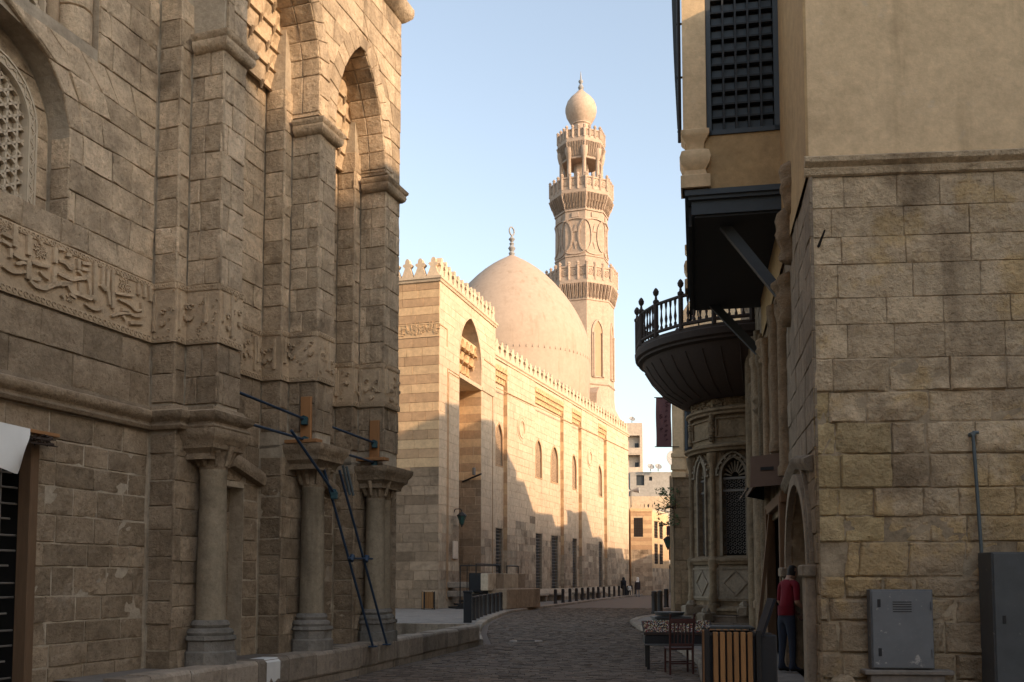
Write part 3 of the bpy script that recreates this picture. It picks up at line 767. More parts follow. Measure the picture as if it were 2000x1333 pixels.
# --- pilasters
def pilaster(sL, sR, st, lastR=None, idx=0):
    """step from sL-st to sL (and mirrored), shaft sL..sR"""
    mb = MB()
    sr = sR + st if lastR is None else lastR
    mb.box(sL - st + .03, sr - .03, -(W1 - .03), 1.3, 3.6, TOP - .02)
    mb.box(sL + .03, sR - .03, -(W2 - .03), 1.3, 3.5, TOP - .02)
    mb.box(sL - st + .03, sr - .03, .18, 1.3, 0.0, 3.65)
    pil = mb.build('pilaster', 'mortar_old', LT)
    segs = [(3.86, BB - .01), (BT + .01, 8.62)]
    for z0, z1 in segs:
        ashlar(LS, PF(sL - st), W0, W1 + .0, z0, z1, pil, 'stone_old', .36, (.5, .9))
        ashlar(LS, SF(W1), sL - st, sL + .0, z0, z1, pil, 'stone_old', .36, (.5, .9))
        ashlar(LS, PF(sL), W1, W2, z0, z1, pil, 'stone_old', .36, (.3, .6), rough=.007)
        ashlar(LS, SF(W2), sL, sR, z0, z1, pil, 'stone_old', .36, (.25, .5))
        if lastR is None: ashlar(LS, SF(W1), sR, sR + st, z0, z1, pil, 'stone_old', .36, (.5, .9))
    # above the impost
    ashlar(LS, PF(sL - st), W0, W1, 8.62, 9.3, pil, 'stone_old', .36, (.5, .9))
    ashlar(LS, SF(W1), sL - st, sL + .06, 8.62, 9.3, pil, 'stone_old', .36, (.5, .9))
    # lower pier beside the column
    ashlar(LS, PF(sL - st), W0, -.15, 0.4, 3.46, pil, 'stone_old', .30, (.3, .6), d=.014, gap=.006, rough=.007)
    ashlar(LS, SF(-.15), sL - st, sr, 0.4, 3.46, pil, 'stone_old', .31, (.3, .6))
    # inscription fields
    b = MB()
    for fc, a0, a1 in ((PF(sL - st, 0), W0, W1), (SF(W1, 0), sL - st, sL), (PF(sL, 0), W1, W2), (SF(W2, 0), sL, sR)):
        band_frame(b, fc.fn(), a0, a1); scribble(b, fc.fn(), a0, a1)
    b.build('inscription_field', 'stone_band', pil)
    # impost moulding
    m_ = MB()
    PR = [(0, 8.58), (.03, 8.59), (.07, 8.63), (.09, 8.69), (.08, 8.73), (.115, 8.77), (.12, 8.81), (.05, 8.85), (-.05, 8.90)]
    pth = [(sL, W1 + .05), (sL, W2), (sR, W2), (sR, W1 + .05)] if lastR is None else [(sL, W1 + .05), (sL, W2), (sR, W2), (sR, -.1)]
    m_.sweep(PR, pth, lf); m_.build('impost_moulding', 'stone_old', pil, 35)
    return pil
p1_ = pilaster(-2.92, -2.40, .22); p2_ = pilaster(-.36, .17, .22); p3_ = pilaster(2.02, 2.65, .22, 2.65)
# --- bays 2 and 3: recessed walls with niches below
for (a0, a1, n0, n1) in ((-2.18, -.58, -1.75, -.95), (.39, 1.80, .55, 1.12)):
    niche = rect_hole(n0, n1, .4, 2.95)
    mb = MB(); f = SF(W0); wall_front(mb, f, a0 - .3, a1 + .3, 0, TOP, [niche]); reveal(mb, f, niche, .28)
    by = mb.build('wall', 'mortar_old', LT)
    ashlar(LS, f, a0, a1, .4, 3.3, by, 'stone_old', .30, (.33, .6), [niche], d=.014, gap=.006, rough=.007)
    ashlar(LS, f, a0, a1, 3.3, BB, by, 'stone_old', .34, (.4, .7))
    ashlar(LS, SF(W0 - .26), n0, n1, .4, 2.95, by, 'stone_old', .31, (.3, .5))
    ashlar(LS, f, a0, a1, BT, 9.4, by, 'stone_old', .36, (.4, .75))
    b = MB(); band_frame(b, SF(W0, 0).fn(), a0, a1); scribble(b, SF(W0, 0).fn(), a0, a1); b.build('inscription_field', 'stone_band', by)
    # flat relieving arch over the niche
    mid = (a0 + a1) / 2; hw = (a1 - a0) / 2
    b = MB(); b.sweep([(0, 0), (.10, .02), (.13, .10), (.11, .2), (.04, .26), (0, .28)], [(a0, W0), (mid, W0), (a1, W0)], lambda a, w, z: (a, -w, 3.0 + .22 * (1 - ((a - mid) / hw) ** 2) + z))
    b.build('relieving_lintel', 'stone_old', by, 40)
# --- spandrel wall with the two pointed arches
A2 = (-1.38, 1.02, 8.9, 9.55, 11.1); A3 = (1.095, .93, 8.9, 9.0, 10.82)
mb = MB(); f = SF(W2)
h2 = arch_hole(A2[0], A2[1], A2[2], A2[3], A2[4]); h3 = arch_hole(A3[0], A3[1], A3[2], A3[3], A3[4])
wall_front(mb, f, -2.86, 2.65, 8.9, TOP, [h2, h3], .06)
reveal(mb, f, h2, .62, .08, back=False, sill=False); reveal(mb, f, h3, .62, .08, back=False, sill=False)
mb.quad((-2.86, -(W2 - .03), 8.9), (-2.86, -(W2 - .03), TOP), (-2.86, .5, TOP), (-2.86, .5, 8.9))
mb.quad((2.65, -(W2 - .03), 0), (2.65, -(W2 - .03), TOP), (2.65, 7, TOP), (2.65, 7, 0))
sp = mb.build('spandrel_wall', 'stone_old', LT)
th = .30
ashlar(LS, f, -2.84, 2.65, 8.92, TOP - .2, sp, 'stone_old', .36, (.4, .8), [ring_hole(A2[0], A2[1], 8.9, A2[3], A2[4], th), ring_hole(A3[0], A3[1], 8.9, A3[3], A3[4], th)], rough=.002, dv=.004)
for A in (A2, A3):
    voussoirs(LS, f, A[0], A[1], A[3], A[4], th, sp, 'stone_old', 15)
    ashlar(LS, f, A[0] - A[1] - th, A[0] - A[1], 8.92, A[3], sp, 'stone_old', .36, (.5, .8))
    ashlar(LS, f, A[0] + A[1], A[0] + A[1] + th, 8.92, A[3], sp, 'stone_old', .36, (.5, .8))
    # soffit stones on the camera-facing intrados
    pts = [p for p in arch_pts(A[0], A[1], A[3], A[4], 9)][10:]
    pts = [(A[0] + A[1], 8.95)] + pts[::-1]
    for (x0, z0), (x1, z1) in zip(pts[:-1], pts[1:]):
        if z1 - z0 < .01: continue
        tn = Vector((x1 - x0, 0, z1 - z0)); tn.normalize(); nn = Vector((-tn.z, 0, tn.x))
        for wa, wb in ((W2 - .02, W2 - .32), (W2 - .33, W2 - .6)):
            q = (Vector((x0, -wb, z0 + .006)), Vector((x0, -wa, z0 + .006)), Vector((x1, -wa, z1 - .006)), Vector((x1, -wb, z1 - .006)))
            LS.add(q, nn, .015, sp, 'stone_old', .004, True, .01)
# muqarnas in the two arch heads
def muqarnas(parent, face, a0, a1, z0, tiers, depth, mat, cells, th_=.34, name='muqarnas'):
    mb = MB()
    for t in range(tiers):
        n = cells + (t % 2); wd = (a1 - a0) / n; zb = z0 + t * th_
        d0 = depth * t / tiers; d1 = depth * (t + 1) / tiers
        for k in range(n):
            c = a0 + wd * (k + .5); hw = wd / 2 * .86
            pts = arch_pts(c, hw, zb + th_ * .25, zb + th_ * .88, 4); pts = [(c - hw, zb)] + pts + [(c + hw, zb)]
            m = len(pts)
            # concave hood: front outline to a shallow back outline
            bk = [(c + (a - c) * .45, zb + (z - zb) * .55) for a, z in pts]
            for i in range(m - 1):
                mb.quad(face.p(*pts[i], d1), face.p(*pts[i + 1], d1), face.p(*bk[i + 1], d0), face.p(*bk[i], d0))
            mb.add([face.p(*p, d0) for p in bk], [tuple(range(m))[::-1]])
            # web around the hood
            top = [(c - wd / 2, zb), (c - wd / 2, zb + th_)] + [(c - wd / 2 + wd * i / (m - 3), zb + th_) for i in range(1, m - 3)] + [(c + wd / 2, zb + th_), (c + wd / 2, zb)]
            for i in range(m - 1):
                mb.quad(face.p(*pts[i], d1), face.p(*top[i], d1), face.p(*top[i + 1], d1), face.p(*pts[i + 1], d1))
            # pendant under the joint
            for sd in (-1, 1):
                x = c + sd * wd / 2
                mb.tube(face.p(x, zb + th_ * .1, d1 - .01), face.p(x, zb - th_ * .35, d1 - .02), wd * .10, wd * .03, 5)
        mb.quad(face.p(a0, zb, 0), face.p(a1, zb, 0), face.p(a1, zb, d1), face.p(a0, zb, d1))
    return mb.build(name, mat, parent)
muqarnas(sp, SF(W0 + .06, 0), -2.2, -.42, 9.30, 6, .30, 'stone_band', 4, .30)
muqarnas(sp, SF(W0 + .06, 0), .3, 1.9, 8.95, 6, .28, 'stone_band', 4, .30)
# --- cornice at the top
mb = MB(); mb.sweep([(0, TOP - .22), (.05, TOP - .2), (.16, TOP - .08), (.18, TOP), (.18, TOP + .1), (0, TOP + .12)], [(-2.9, W2), (2.65, W2), (2.65, -3)], lf); mb.build('cornice', 'stone_old', LT, 30)
mb = MB(); mb.box(-9, 2.62, -.25, 7, TOP, TOP + .11); mb.build('roof', 'stone_old', LT)
# --- columns
def column(cs, cw, r_, z0=.45, extra=None):
    col = thing_part('column', LT); c = (cs, -cw)
    b = MB(); b.lathe([(r_ * 1.85, z0), (r_ * 1.85, z0 + .2), (r_ * 1.7, z0 + .22), (r_ * 1.7, z0 + .34), (r_ * 1.85, z0 + .36), (r_ * 1.8, z0 + .41)], 8, c, rad(22.5))
    b.lathe([(r_ * 1.55, z0 + .41), (r_ * 1.62, z0 + .45), (r_ * 1.5, z0 + .49), (r_ * 1.25, z0 + .51), (r_ * 1.35, z0 + .55), (r_ * 1.22, z0 + .60), (r_ * 1.05, z0 + .61)], 20, c)
    b.build('base', 'column_base', col, 30)
    b = MB(); zt = 3.02
    b.lathe([(r_ * 1.06, z0 + .60), (r_ * 1.03, z0 + .66), (r_ * 1.02, z0 + 1.3), (r_ * .97, 2.3), (r_ * .92, zt - .06), (r_ * .98, zt - .04), (r_ * .98, zt)], 22, c); b.build('shaft', 'column_stone', col, 40)
    b = MB(); b.lathe([(r_ * .95, zt), (r_ * 1.0, zt + .04), (r_ * 1.05, zt + .16), (r_ * 1.35, zt + .30), (r_ * 1.55, zt + .33)], 12, c)
    for k in range(8):
        q = 2 * pi * k / 8; b.tube((c[0] + r_ * 1.0 * cos(q), c[1] + r_ * 1.0 * sin(q), zt + .05), (c[0] + r_ * 1.5 * cos(q), c[1] + r_ * 1.5 * sin(q), zt + .31), .03, .05, 5)
    b.build('capital', 'stone_old', col, 40)
column(-2.62, .06, .185); column(0.0, .06, .185); column(2.22, .06, .175); column(2.62, .02, .15)
def corbel(a0, a1, z1, wmax, par):
    b = MB(); h = .38
    b.sweep([(-.16, z1 - h), (-.05, z1 - h + .03), (-.02, z1 - h + .10), (.04, z1 - .24), (.05, z1 - .17), (.09, z1 - .12), (.12, z1 - .06), (.12, z1), (-.3, z1)], [(a0, -.2), (a0, wmax), (a1, wmax), (a1, -.2)], lf)
    b.box(a0 + .03, a1 - .03, -wmax + .05, .6, z1 - h, z1 - .01)
    b.build('corbel', 'stone_old', par, 35)
corbel(-2.95, -2.34, 3.52, .26, p1_); corbel(-.42, .30, 3.66, .36, p2_); corbel(1.96, 2.86, 3.58, .34, p3_)
# --- bricked-up door dressings on the left: wooden post and iron grille
mb = MB(); mb.bbox(-5.10, -4.985, -W0 - .02, -W0 + .16, 0, 3.17, .012); mb.build('door_post', 'wood_old', LT)
g = thing_part('door_grille', LT)
for k in range(17):
    z = .18 + k * .172
    b = MB(); b.tube((-7.2, -W0 + .20, z), (-5.1 + (.03 if k % 3 else -.06), -W0 + .20, z + rnd(-.01, .01)), .012, .012, 6); b.build('bar', 'iron_grey', g)
for k in range(9):
    a = -5.28 - k * .235
    b = MB(); b.tube((a, -W0 + .215, 0), (a + rnd(-.01, .01), -W0 + .215, 3.1), .013, .013, 6); b.build('bar', 'iron_grey', g)
LS.finish(300)

# ------------------------------------------------------------------ things on the left front
def Lw(s_, w, z): # facade frame to world
    a = rad(18); return Vector((LO[0] + s_ * sin(a) + w * cos(a), LO[1] + s_ * cos(a) - w * sin(a), z))
# steel props and boards that brace the pilasters
def prop_rod(p, q, label, r_=.02, mat='blue_steel', clamp=True):
    o = thing('steel_rod', label, 'steel rod', p, 0, 'steel rods bracing the pilasters')
    q = q - p; b = MB(); b.tube((0, 0, 0), q, r_, r_, 10); b.build('pipe', mat, o, 40)
    if clamp:
        d = q.normalized(); b = MB(); b.tube(q - d * .05, q + d * .02, .055, .055, 8); b.bbox(q.x - .05, q.x + .05, q.y - .06, q.y + .06, q.z - .09, q.z + .03, .008); b.build('clamp', 'teal_steel', o)
    return o
prop_rod(Lw(-2.39, .14, 4.15), Lw(-.45, .15, 4.04), 'upper blue steel rod between the two nearest pilasters')
prop_rod(Lw(-2.32, .34, 3.69), Lw(-.45, .17, 3.72), 'lower blue steel rod between the two nearest pilasters')
prop_rod(Lw(.18, .14, 4.06), Lw(1.94, .17, 3.99), 'upper steel rod from middle pilaster to the farthest pilaster')
prop_rod(Lw(.46, .3, 3.63), Lw(1.94, .17, 3.64), 'lower steel rod from middle pilaster to the farthest pilaster')
prop_rod(Lw(-1.36, .46, 3.72), Lw(-.05, .46, 2.92), 'slanting blue steel pole clamped in front of the middle column', .022)
for (s0, lab1, lab2) in ((-.36, 'orange upright board on the side of the middle pilaster', 'orange short board lying on the middle corbel'),
                         (2.02, 'orange upright board on the side of the farthest pilaster', 'orange short board lying on the farthest corbel')):
    o = thing('wooden_board', lab1, 'board', Lw(s0, .14, 3.7), LRZ, 'boards on the pilasters')
    b = MB(); b.bbox(-.055, -.005, -.09, .09, 0.03, .70, .006); b.build('board', 'wood_plank', o)
    b = MB(); b.bbox(-.07, -.055, -.05, .05, .26, .34, .004); b.build('plate', 'teal_steel', o)
    o = thing('wooden_board', lab2, 'board', Lw(s0, .14, 3.665), LRZ, 'boards on the pilasters')
    b = MB(); b.bbox(-.20, -.01, -.28, .28, 0, .055, .006); b.build('board', 'wood_plank', o)
o = thing('shoring_frame', 'tall blue steel frame of two leaning poles propping the middle corbel', 'frame', Lw(1.36, .45, .45))
fo = Lw(1.36, .45, .45); 
def ff(s_, w, z): return Lw(s_, w, z) - fo
for a, b_ in (((1.36, .46, .45), (-.10, .30, 3.30)), ((1.90, .46, .45), (.40, .30, 3.34))):
    b = MB(); b.tube(ff(*a), ff(*b_), .021, .021, 10); b.build('pole', 'blue_steel', o, 40)
for (a, b_) in (((.50, .42, 1.92), (1.38, .42, 1.93)),):
    b = MB(); b.tube(ff(*a), ff(*b_), .017, .017, 8)
    b.tube(ff(.60, .42, 1.88), ff(.66, .42, 1.97), .045, .045, 8); b.tube(ff(1.12, .42, 1.88), ff(1.18, .42, 1.97), .045, .045, 8); b.build('rung', 'blue_steel', o, 40)
for k in (0, 1):
    b = MB(); b.tube(ff(.46 + k * .12, .33, 3.42), ff(.66 + k * .12, .36, 2.96), .022, .022, 8); b.build('short_pole', 'grey_pipe', o, 40)
b = MB(); b.bbox(-.1, .1, -.08, .08, 0, .02, .004); 
for a in ((1.36, .46, .46), (1.90, .46, .46)):
    p = ff(*a); b = MB(); b.bbox(p.x - .07, p.x + .07, p.y - .07, p.y + .07, p.z - .01, p.z + .01, .003); b.build('foot_plate', 'blue_steel', o)
# white cloth and plank over the barred doorway
def cloth():
    b = MB(); nu, nv = 16, 12; V = []; F = []
    for j in range(nv + 1):
        for i in range(nu + 1):
            u, v = i / nu, j / nv
            a = -6.9 + 1.53 * u + .04 * v * sin(6 * u); z = 3.24 - .05 * u - (.46 + .05 * sin(9 * u) + (-.22 if u > .97 else 0)) * v
            if u > .9: a -= .1 * v * (u - .9) * 10
            w = -.30 + .05 * sin(7 * u + 2 * v) * v + .03 * sin(17 * u + v) * v + .12 * v * (1 - v)
            V.append((a, -w, z))
    for j in range(nv):
        for i in range(nu): F.append((j * (nu + 1) + i, j * (nu + 1) + i + 1, (j + 1) * (nu + 1) + i + 1, (j + 1) * (nu + 1) + i))
    n = len(V); V2 = [(x, y + .006, z) for x, y, z in V]
    b.add(V, F); b.add(V2, [f[::-1] for f in F])
    return b.build('awning_cloth', 'cloth_white', None, 60, LO, LRZ)
tag(cloth(), 'ragged white cloth hanging over the barred doorway', 'cloth')
b = MB(); b.bbox(-5.62, -4.88, .36, .48, 3.165, 3.205, .005); o = b.build('wooden_plank', 'wood_plank', None, None, LO, LRZ); tag(o, 'orange plank resting over the barred doorway beside the cloth', 'plank')
b = MB()
for k in range(30):
    b.tube((-5.12 + rnd(-.16, .16), .4 + rnd(-.06, .06), 3.14 + rnd(-.07, .03)), (-5.12 + rnd(-.2, .2), .4 + rnd(-.06, .06), 3.14 + rnd(-.1, .05)), .016, .006, 5)
o = b.build('rag_bundle', 'wood_dark', None, None, LO, LRZ); tag(o, 'dark bundle of rags tucked under the orange plank', 'rags')

# low ledge in front of the columns
led = thing('stone_ledge', 'low weathered stone ledge running along the foot of the left front', 'ledge', (-2.69, 15.4, 0))
path_ = [Vector((-4.22, 10.75, 0)), Vector((-4.08, 11.1, 0)), Vector((-3.42, 13.2, 0)), Vector((-2.69, 15.4, 0)), Vector((-1.75, 19.2, 0)), Vector((-.80, 23.1, 0)), Vector((-.78, 23.4, 0)), Vector((-1.0, 23.6, 0)), Vector((-2.2, 24.1, 0)), Vector((-3.9, 24.7, 0))]
pts = [path_[0]]
for a, b_ in zip(path_[:-1], path_[1:]):
    l = (b_ - a).length; n = max(1, round(l / .78))
    pts += [a + (b_ - a) * k / n for k in range(1, n + 1)]
base = Vector((-2.69, 15.4, 0))
for i, (a, c) in enumerate(zip(pts[:-1], pts[1:])):
    d = (c - a); 
    if d.length < .05: continue
    d.normalize(); nx = Vector((d.y, -d.x, 0)); back = a.y > 23.55
    if a.y > 23.3 and a.x < -.9: back = True
    g = .006; p, q = a + d * g - base, c - d * g - base
    zt = .50 + rnd(-.012, .012); wd = .34
    prof = [(0.0, .13), (0.012, .16), (.012, zt - .05), (-.012, zt - .012), (-.04, zt), (-wd, zt), (-wd, .0)]
    V = [p + nx * (o_ + rnd(-.006, .006)) + Vector((0, 0, z)) for o_, z in prof] + [q + nx * (o_ + rnd(-.006, .006)) + Vector((0, 0, z)) for o_, z in prof]
    m = len(prof); F = [(k, k + m, k + 1 + m, k + 1) for k in range(m - 1)] + [tuple(range(m)), tuple(range(m, 2 * m))[::-1]]
    white = 13.1 < (a.y + c.y) / 2 < 13.75
    ob = MB().add(V, F).build('ledge_block', 'kerb', led)
    if white:
        ob['label'] = 'ledge block splashed with white paint'
        pw = p + d * .18; qw = p + d * .52; B2 = MB(); V2 = []
        for k in range(7):
            t_ = k / 6; pp = pw + (qw - pw) * t_; dz = .05 + .09 * random.random()
            V2 += [pp + nx * -.26 + Vector((0, 0, zt + .004)), pp + nx * -.03 + Vector((0, 0, zt + .006)), pp + nx * .024 + Vector((0, 0, zt - .045)), pp + nx * .022 + Vector((0, 0, .10 + dz))]
        B2.add(V2, [(4 * k + j, 4 * k + 4 + j, 4 * k + 5 + j, 4 * k + 1 + j) for k in range(6) for j in range(3)]); B2.build('white_paint', 'white_paint', led)
    B3 = MB(); pr2 = [(-.02, -.02), (-.012, .12), (-.1, .13), (-.3, .13), (-.3, -.02)]
    V = [p + nx * o_ + Vector((0, 0, z)) for o_, z in pr2] + [q + nx * o_ + Vector((0, 0, z)) for o_, z in pr2]; m = 5
    B3.add(V, [(k, k + m, k + 1 + m, k + 1) for k in range(m - 1)]); B3.build('footing_block', 'kerb', led)
mb = MB()
inner = [p for p in pts if p.y < 23.3]
fl = [(Lw(-4.6, -.6, .455), inner[0])]
for p in inner:
    q = Lw((p - Vector(LO)).dot(Vector((sin(rad(18)), cos(rad(18)), 0))), -.9, 0)
    zf = .455 if p.y < 17.9 else .2
    mb.add([(p.x - .2, p.y, zf), (q.x, q.y, zf)], [])
n = len(inner)
for k in range(n - 1): mb.f.append((2 * k, 2 * k + 2, 2 * k + 3, 2 * k + 1)); mb.m.append(0)
struct(mb.build('platform', 'pavement'))

# ------------------------------------------------------------------ striped portal block (second building on the left)
BO = (-3.6, 47.5, 0.0); BRZ = rad(90 - 16)
BT_ = thing('portal_block', 'sunlit striped stone block with tall arched portal recess next to the dome', 'building', BO, BRZ)
BS = Stones(BO, BRZ)
def merlon_outline(w, h):
    k = [(-.5, 0), (-.5, .10), (-.40, .22), (-.30, .40), (-.22, .52), (-.34, .58), (-.42, .66), (-.36, .72), (-.20, .74), (-.19, .86), (-.12, .96), (0, 1.0)]
    return [(a * w, b * h) for a, b in k] + [(-a * w, b * h) for a, b in k[::-1][1:]]
def merlon_mesh(w, h, th_):
    mb = MB(); mb.prism(merlon_outline(w, h), lambda a, z, d: (a, d, z), -th_ / 2, th_ / 2); me = mb.build('merlon', 'cream'); m = me.data; bpy.data.objects.remove(me); return m
def merlon(mesh, parent, x, y, z, rz=0, mat=None):
    o = bpy.data.objects.new('merlon', mesh); C.objects.link(o); o.parent = parent; o.location = (x, y, z); o.rotation_euler = (rnd(-.03, .03), rnd(-.03, .03), rz + rnd(-.03, .03)); o.scale = (rnd(.93, 1.02), rnd(.9, 1.05), random.choice((1, 1, .98, 1.02, .95, .9, .82))); return o
HB = 16.55
portal = arch_hole(4.93, 1.88, .12, 13.3, 15.75)
mb = MB(); f = Face((0, .03, 0), (1, 0, 0), (0, -1, 0)); wall_front(mb, f, 0.03, 9.54, 0, HB, [portal], .3); reveal(mb, f, portal, 1.5, .25)
mb.quad((.03, .03, 0), (.03, .03, HB), (.03, 12, HB), (.03, 12, 0)); mb.quad((9.54, 0.03, 0), (9.54, 12, 0), (9.54, 12, HB), (9.54, 0.03, HB)); mb.quad((0, 0, HB), (9.54, 0, HB), (9.54, 12, HB), (0, 12, HB)); mb.quad((0, 12, 0), (0, 12, HB), (9.54, 12, HB), (9.54, 12, 0))
bw = mb.build('wall', 'cream', BT_)
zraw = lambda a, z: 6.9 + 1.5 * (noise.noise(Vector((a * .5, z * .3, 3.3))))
def stripe(ci, a, z): return 'raw_dark' if z < zraw(a, z) else ('cream_band' if ci % 2 else 'brown_band')  # raw_dark: dark lower stone, raised to carry the front's shadow as well
def creamy(ci, a, z): return 'raw_stone' if z < zraw(a + 7, z) - 2.2 else 'cream'
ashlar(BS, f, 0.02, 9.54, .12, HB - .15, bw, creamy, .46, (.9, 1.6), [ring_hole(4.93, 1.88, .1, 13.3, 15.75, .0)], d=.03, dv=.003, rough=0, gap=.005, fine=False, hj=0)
ff_ = Face((.03, 0, 0), (0, -1, 0), (-1, 0, 0))
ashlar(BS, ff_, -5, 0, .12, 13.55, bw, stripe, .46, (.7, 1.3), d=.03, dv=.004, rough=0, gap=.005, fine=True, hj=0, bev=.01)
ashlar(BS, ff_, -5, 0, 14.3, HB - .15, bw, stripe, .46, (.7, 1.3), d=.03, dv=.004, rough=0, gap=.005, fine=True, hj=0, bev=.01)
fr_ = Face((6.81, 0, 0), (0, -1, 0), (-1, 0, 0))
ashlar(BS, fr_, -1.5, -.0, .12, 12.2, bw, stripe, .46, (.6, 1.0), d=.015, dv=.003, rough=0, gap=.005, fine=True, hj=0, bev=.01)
# inscription panel on the front
b = MB(); b.prism([(-5, 13.58), (0, 13.58), (0, 14.27), (-5, 14.27)], ff_.fn(), 0, .025)
for k in range(90):
    a = -rnd(.08, 2.6); z = rnd(13.7, 14.1); l = rnd(.1, .35); q = random.choice((0, 1, 1))
    b.ribbon([(a, z), (a + (0 if q else .1), z + (l if q else .05)), (a + (.02 if q else .2), min(14.2, z + (l if q else 0)))], rnd(.03, .05), ff_.fn(), .02, .055)
for z in (13.6, 14.25): b.ribbon([(-5, z), (0, z)], .05, ff_.fn(), .02, .05)
b.build('inscription_panel', 'cream_band', BT_)
# sill and shelf of the portal, muqarnas hood
b = MB(); b.box(3.0, 6.85, -.05, 1.6, 12.12, 12.34); b.sweep([(0, 12.12), (.07, 12.16), (.07, 12.30), (0, 12.34)], [(6.8, 0), (8.95, 0), (8.95, -.01)], lf); b.build('shelf', 'cream', BT_)
muqarnas(BT_, Face((0, 1.2, 0), (1, 0, 0), (0, -1, 0)), 3.1, 6.76, 12.35, 4, 1.0, 'cream_band', 4, .55)
b = MB(); pts_ = arch_pts(4.93, 1.92, 13.3, 15.79, 14); b.ribbon(pts_, .10, f.fn(), .0, .05); b.build('arch_moulding', 'cream', BT_)
b = MB()
for pth in ([(1.2, .5), (1.2, 12.2), (3.0, 12.2)], [(1.36, .5), (1.36, 12.05), (3.0, 12.05)], [(8.95, .5), (8.95, 12.2), (6.9, 12.2)], [(1.1, 14.2), (0, 14.2)], [(1.1, 14.2), (1.1, 13.3)], [(7.3, 14.0), (9.5, 14.0)]):
    b.ribbon(pth, .05, f.fn(), .02, .06)
b.build('panel_moulding', 'brown_band', BT_)
b = MB(); cp = [(0, HB - .2), (.06, HB - .18), (.09, HB - .08), (.14, HB - .04), (.14, HB + .08), (0, HB + .12)]
b.sweep(cp, [(0, -12), (0, 0), (9.54, 0), (9.54, -12)], lf); b.build('cornice', 'cream', BT_)
mm = merlon_mesh(.64, 1.0, .28)
for k in range(14): merlon(mm, BT_, .36 + .68 * k, .16, HB + .1)
for k in range(9): merlon(mm, BT_, .16, .38 + .68 * k, HB + .1, rad(90))
BS.finish(230)
# wall lamp on an arm, lantern, plaque
b = thing('wall_floodlight', 'small floodlight on a thin arm in the portal recess', 'floodlight', tuple(Vector(BO) + Matrix.Rotation(BRZ, 3, 'Z') @ Vector((6.7, .9, 7.0))), BRZ)
x = MB(); x.tube((.1, 0.2, 0), (-.5, -1.1, .35), .05, .05, 6); x.build('arm', 'iron', b); x = MB(); x.bbox(-.55, -.3, -.72, -.58, .3, .72, .03); x.build('lamp_head', 'iron_grey', b)
def lantern(loc, rz, label, h=1.5):
    o = thing('street_lantern', label, 'lantern', loc, rz)
    x = MB(); x.lathe([(.05 * h, 0), (.14 * h, .12 * h), (.27 * h, .55 * h), (.29 * h, .60 * h)], 6); x.build('glass_body', 'green_glass', o)
    x = MB(); x.lathe([(.33 * h, .60 * h), (.30 * h, .66 * h), (.12 * h, .82 * h), (.05 * h, .85 * h), (.03 * h, .98 * h)], 6)
    for k in range(6):
        q = 2 * pi * k / 6; x.tube((.06 * h * cos(q), .06 * h * sin(q), 0), (.29 * h * cos(q), .29 * h * sin(q), .60 * h), .018 * h, .018 * h, 4)
    x.lathe([(.02 * h, -.12 * h), (.06 * h, -.05 * h), (.05 * h, 0)], 6); x.build('lantern_frame', 'iron', o)
    x = MB(); x.path([(0, 0, .95 * h), (0, .1 * h, 1.05 * h), (0, .45 * h, 1.05 * h), (0, .55 * h, .8 * h)], .03 * h, 6); x.build('bracket', 'iron', o)
    return o
bw_ = lambda s_, w, z: tuple(Vector(BO) + Matrix.Rotation(BRZ, 3, 'Z') @ Vector((s_, -w, z)))
lantern(bw_(2.3, .42, 4.3), BRZ, 'dark metal lantern on the wall of the striped portal block', .8)
x = MB(); x.bbox(-.35, .35, -.03, .03, 0, .9, .01); o = x.build('wall_plaque', 'far_plaster', None, None, bw_(2.35, .05, 2.6), BRZ); tag(o, 'small pale plaque below the lantern on the portal block', 'plaque')

# ------------------------------------------------------------------ domed mosque with long front
GO = (-.96, 57.0, 0.0); GRZ = rad(90 - 20)
GT = thing('domed_mosque', 'long cream stone mosque front with large dome and crenellated top', 'mosque', GO, GRZ)
GS = Stones(GO, GRZ); HG = 14.85; GL = 34.1
f = Face((0, .03, 0), (1, 0, 0), (0, -1, 0)); DG = .25; fr = Face((0, DG + .03, 0), (1, 0, 0), (0, -1, 0))
recs = [(-.35, 1.98), (7.3, 13.74), (15.9, 18.46), (23.4, 26.18)]
rh = [rect_hole(a, b_, .55, 14.3) for a, b_ in recs]
ups = [(1.2, .62), (8.72, .70), (12.3, .84), (17.15, .70), (24.7, .76)]
uh = [arch_hole(c, hw, 8.35, 9.95, 10.95) for c, hw in ups]
lh = [rect_hole(c - hw, c + hw, .75, 4.6) for c, hw in ups]
rounds = [(4.62, 11.1), (20.83, 11.1)]
roundh = [Hole(z - .5, z + .5, (lambda z_, c=c, z=z: c - math.sqrt(max(0, .25 - (z_ - z) ** 2))), (lambda z_, c=c, z=z: c + math.sqrt(max(0, .25 - (z_ - z) ** 2)))) for c, z in rounds]
mb = MB(); wall_front(mb, f, -.5, GL, 0, HG, rh + roundh, .1)
for h in rh: reveal(mb, f, h, DG, back=False)
for h in roundh:
    for k in range(16):
        pass
mb.quad((GL, .03, 0), (GL, 10, 0), (GL, 10, HG), (GL, .03, HG)); mb.quad((-.5, 0.03, HG), (GL, .03, HG), (GL, 16, HG), (-.5, 16, HG)); mb.quad((-.5, 16, 0), (-.5, 16, HG), (GL, 16, HG), (GL, 16, 0)); mb.quad((-.5, 0, 0), (-.5, 0, HG), (-.5, 16, HG), (-.5, 16, 0))
wall_front(mb, fr, -.4, 26.5, .3, 14.5, uh + lh, .15)
for h in uh: reveal(mb, fr, h, .22, .2, mi=0, bmi=1)
for h in lh: reveal(mb, fr, h, .35, mi=0, bmi=2)
gw = mb.build('wall', ['cream', 'pierced_stone', 'dark_void'], GT)
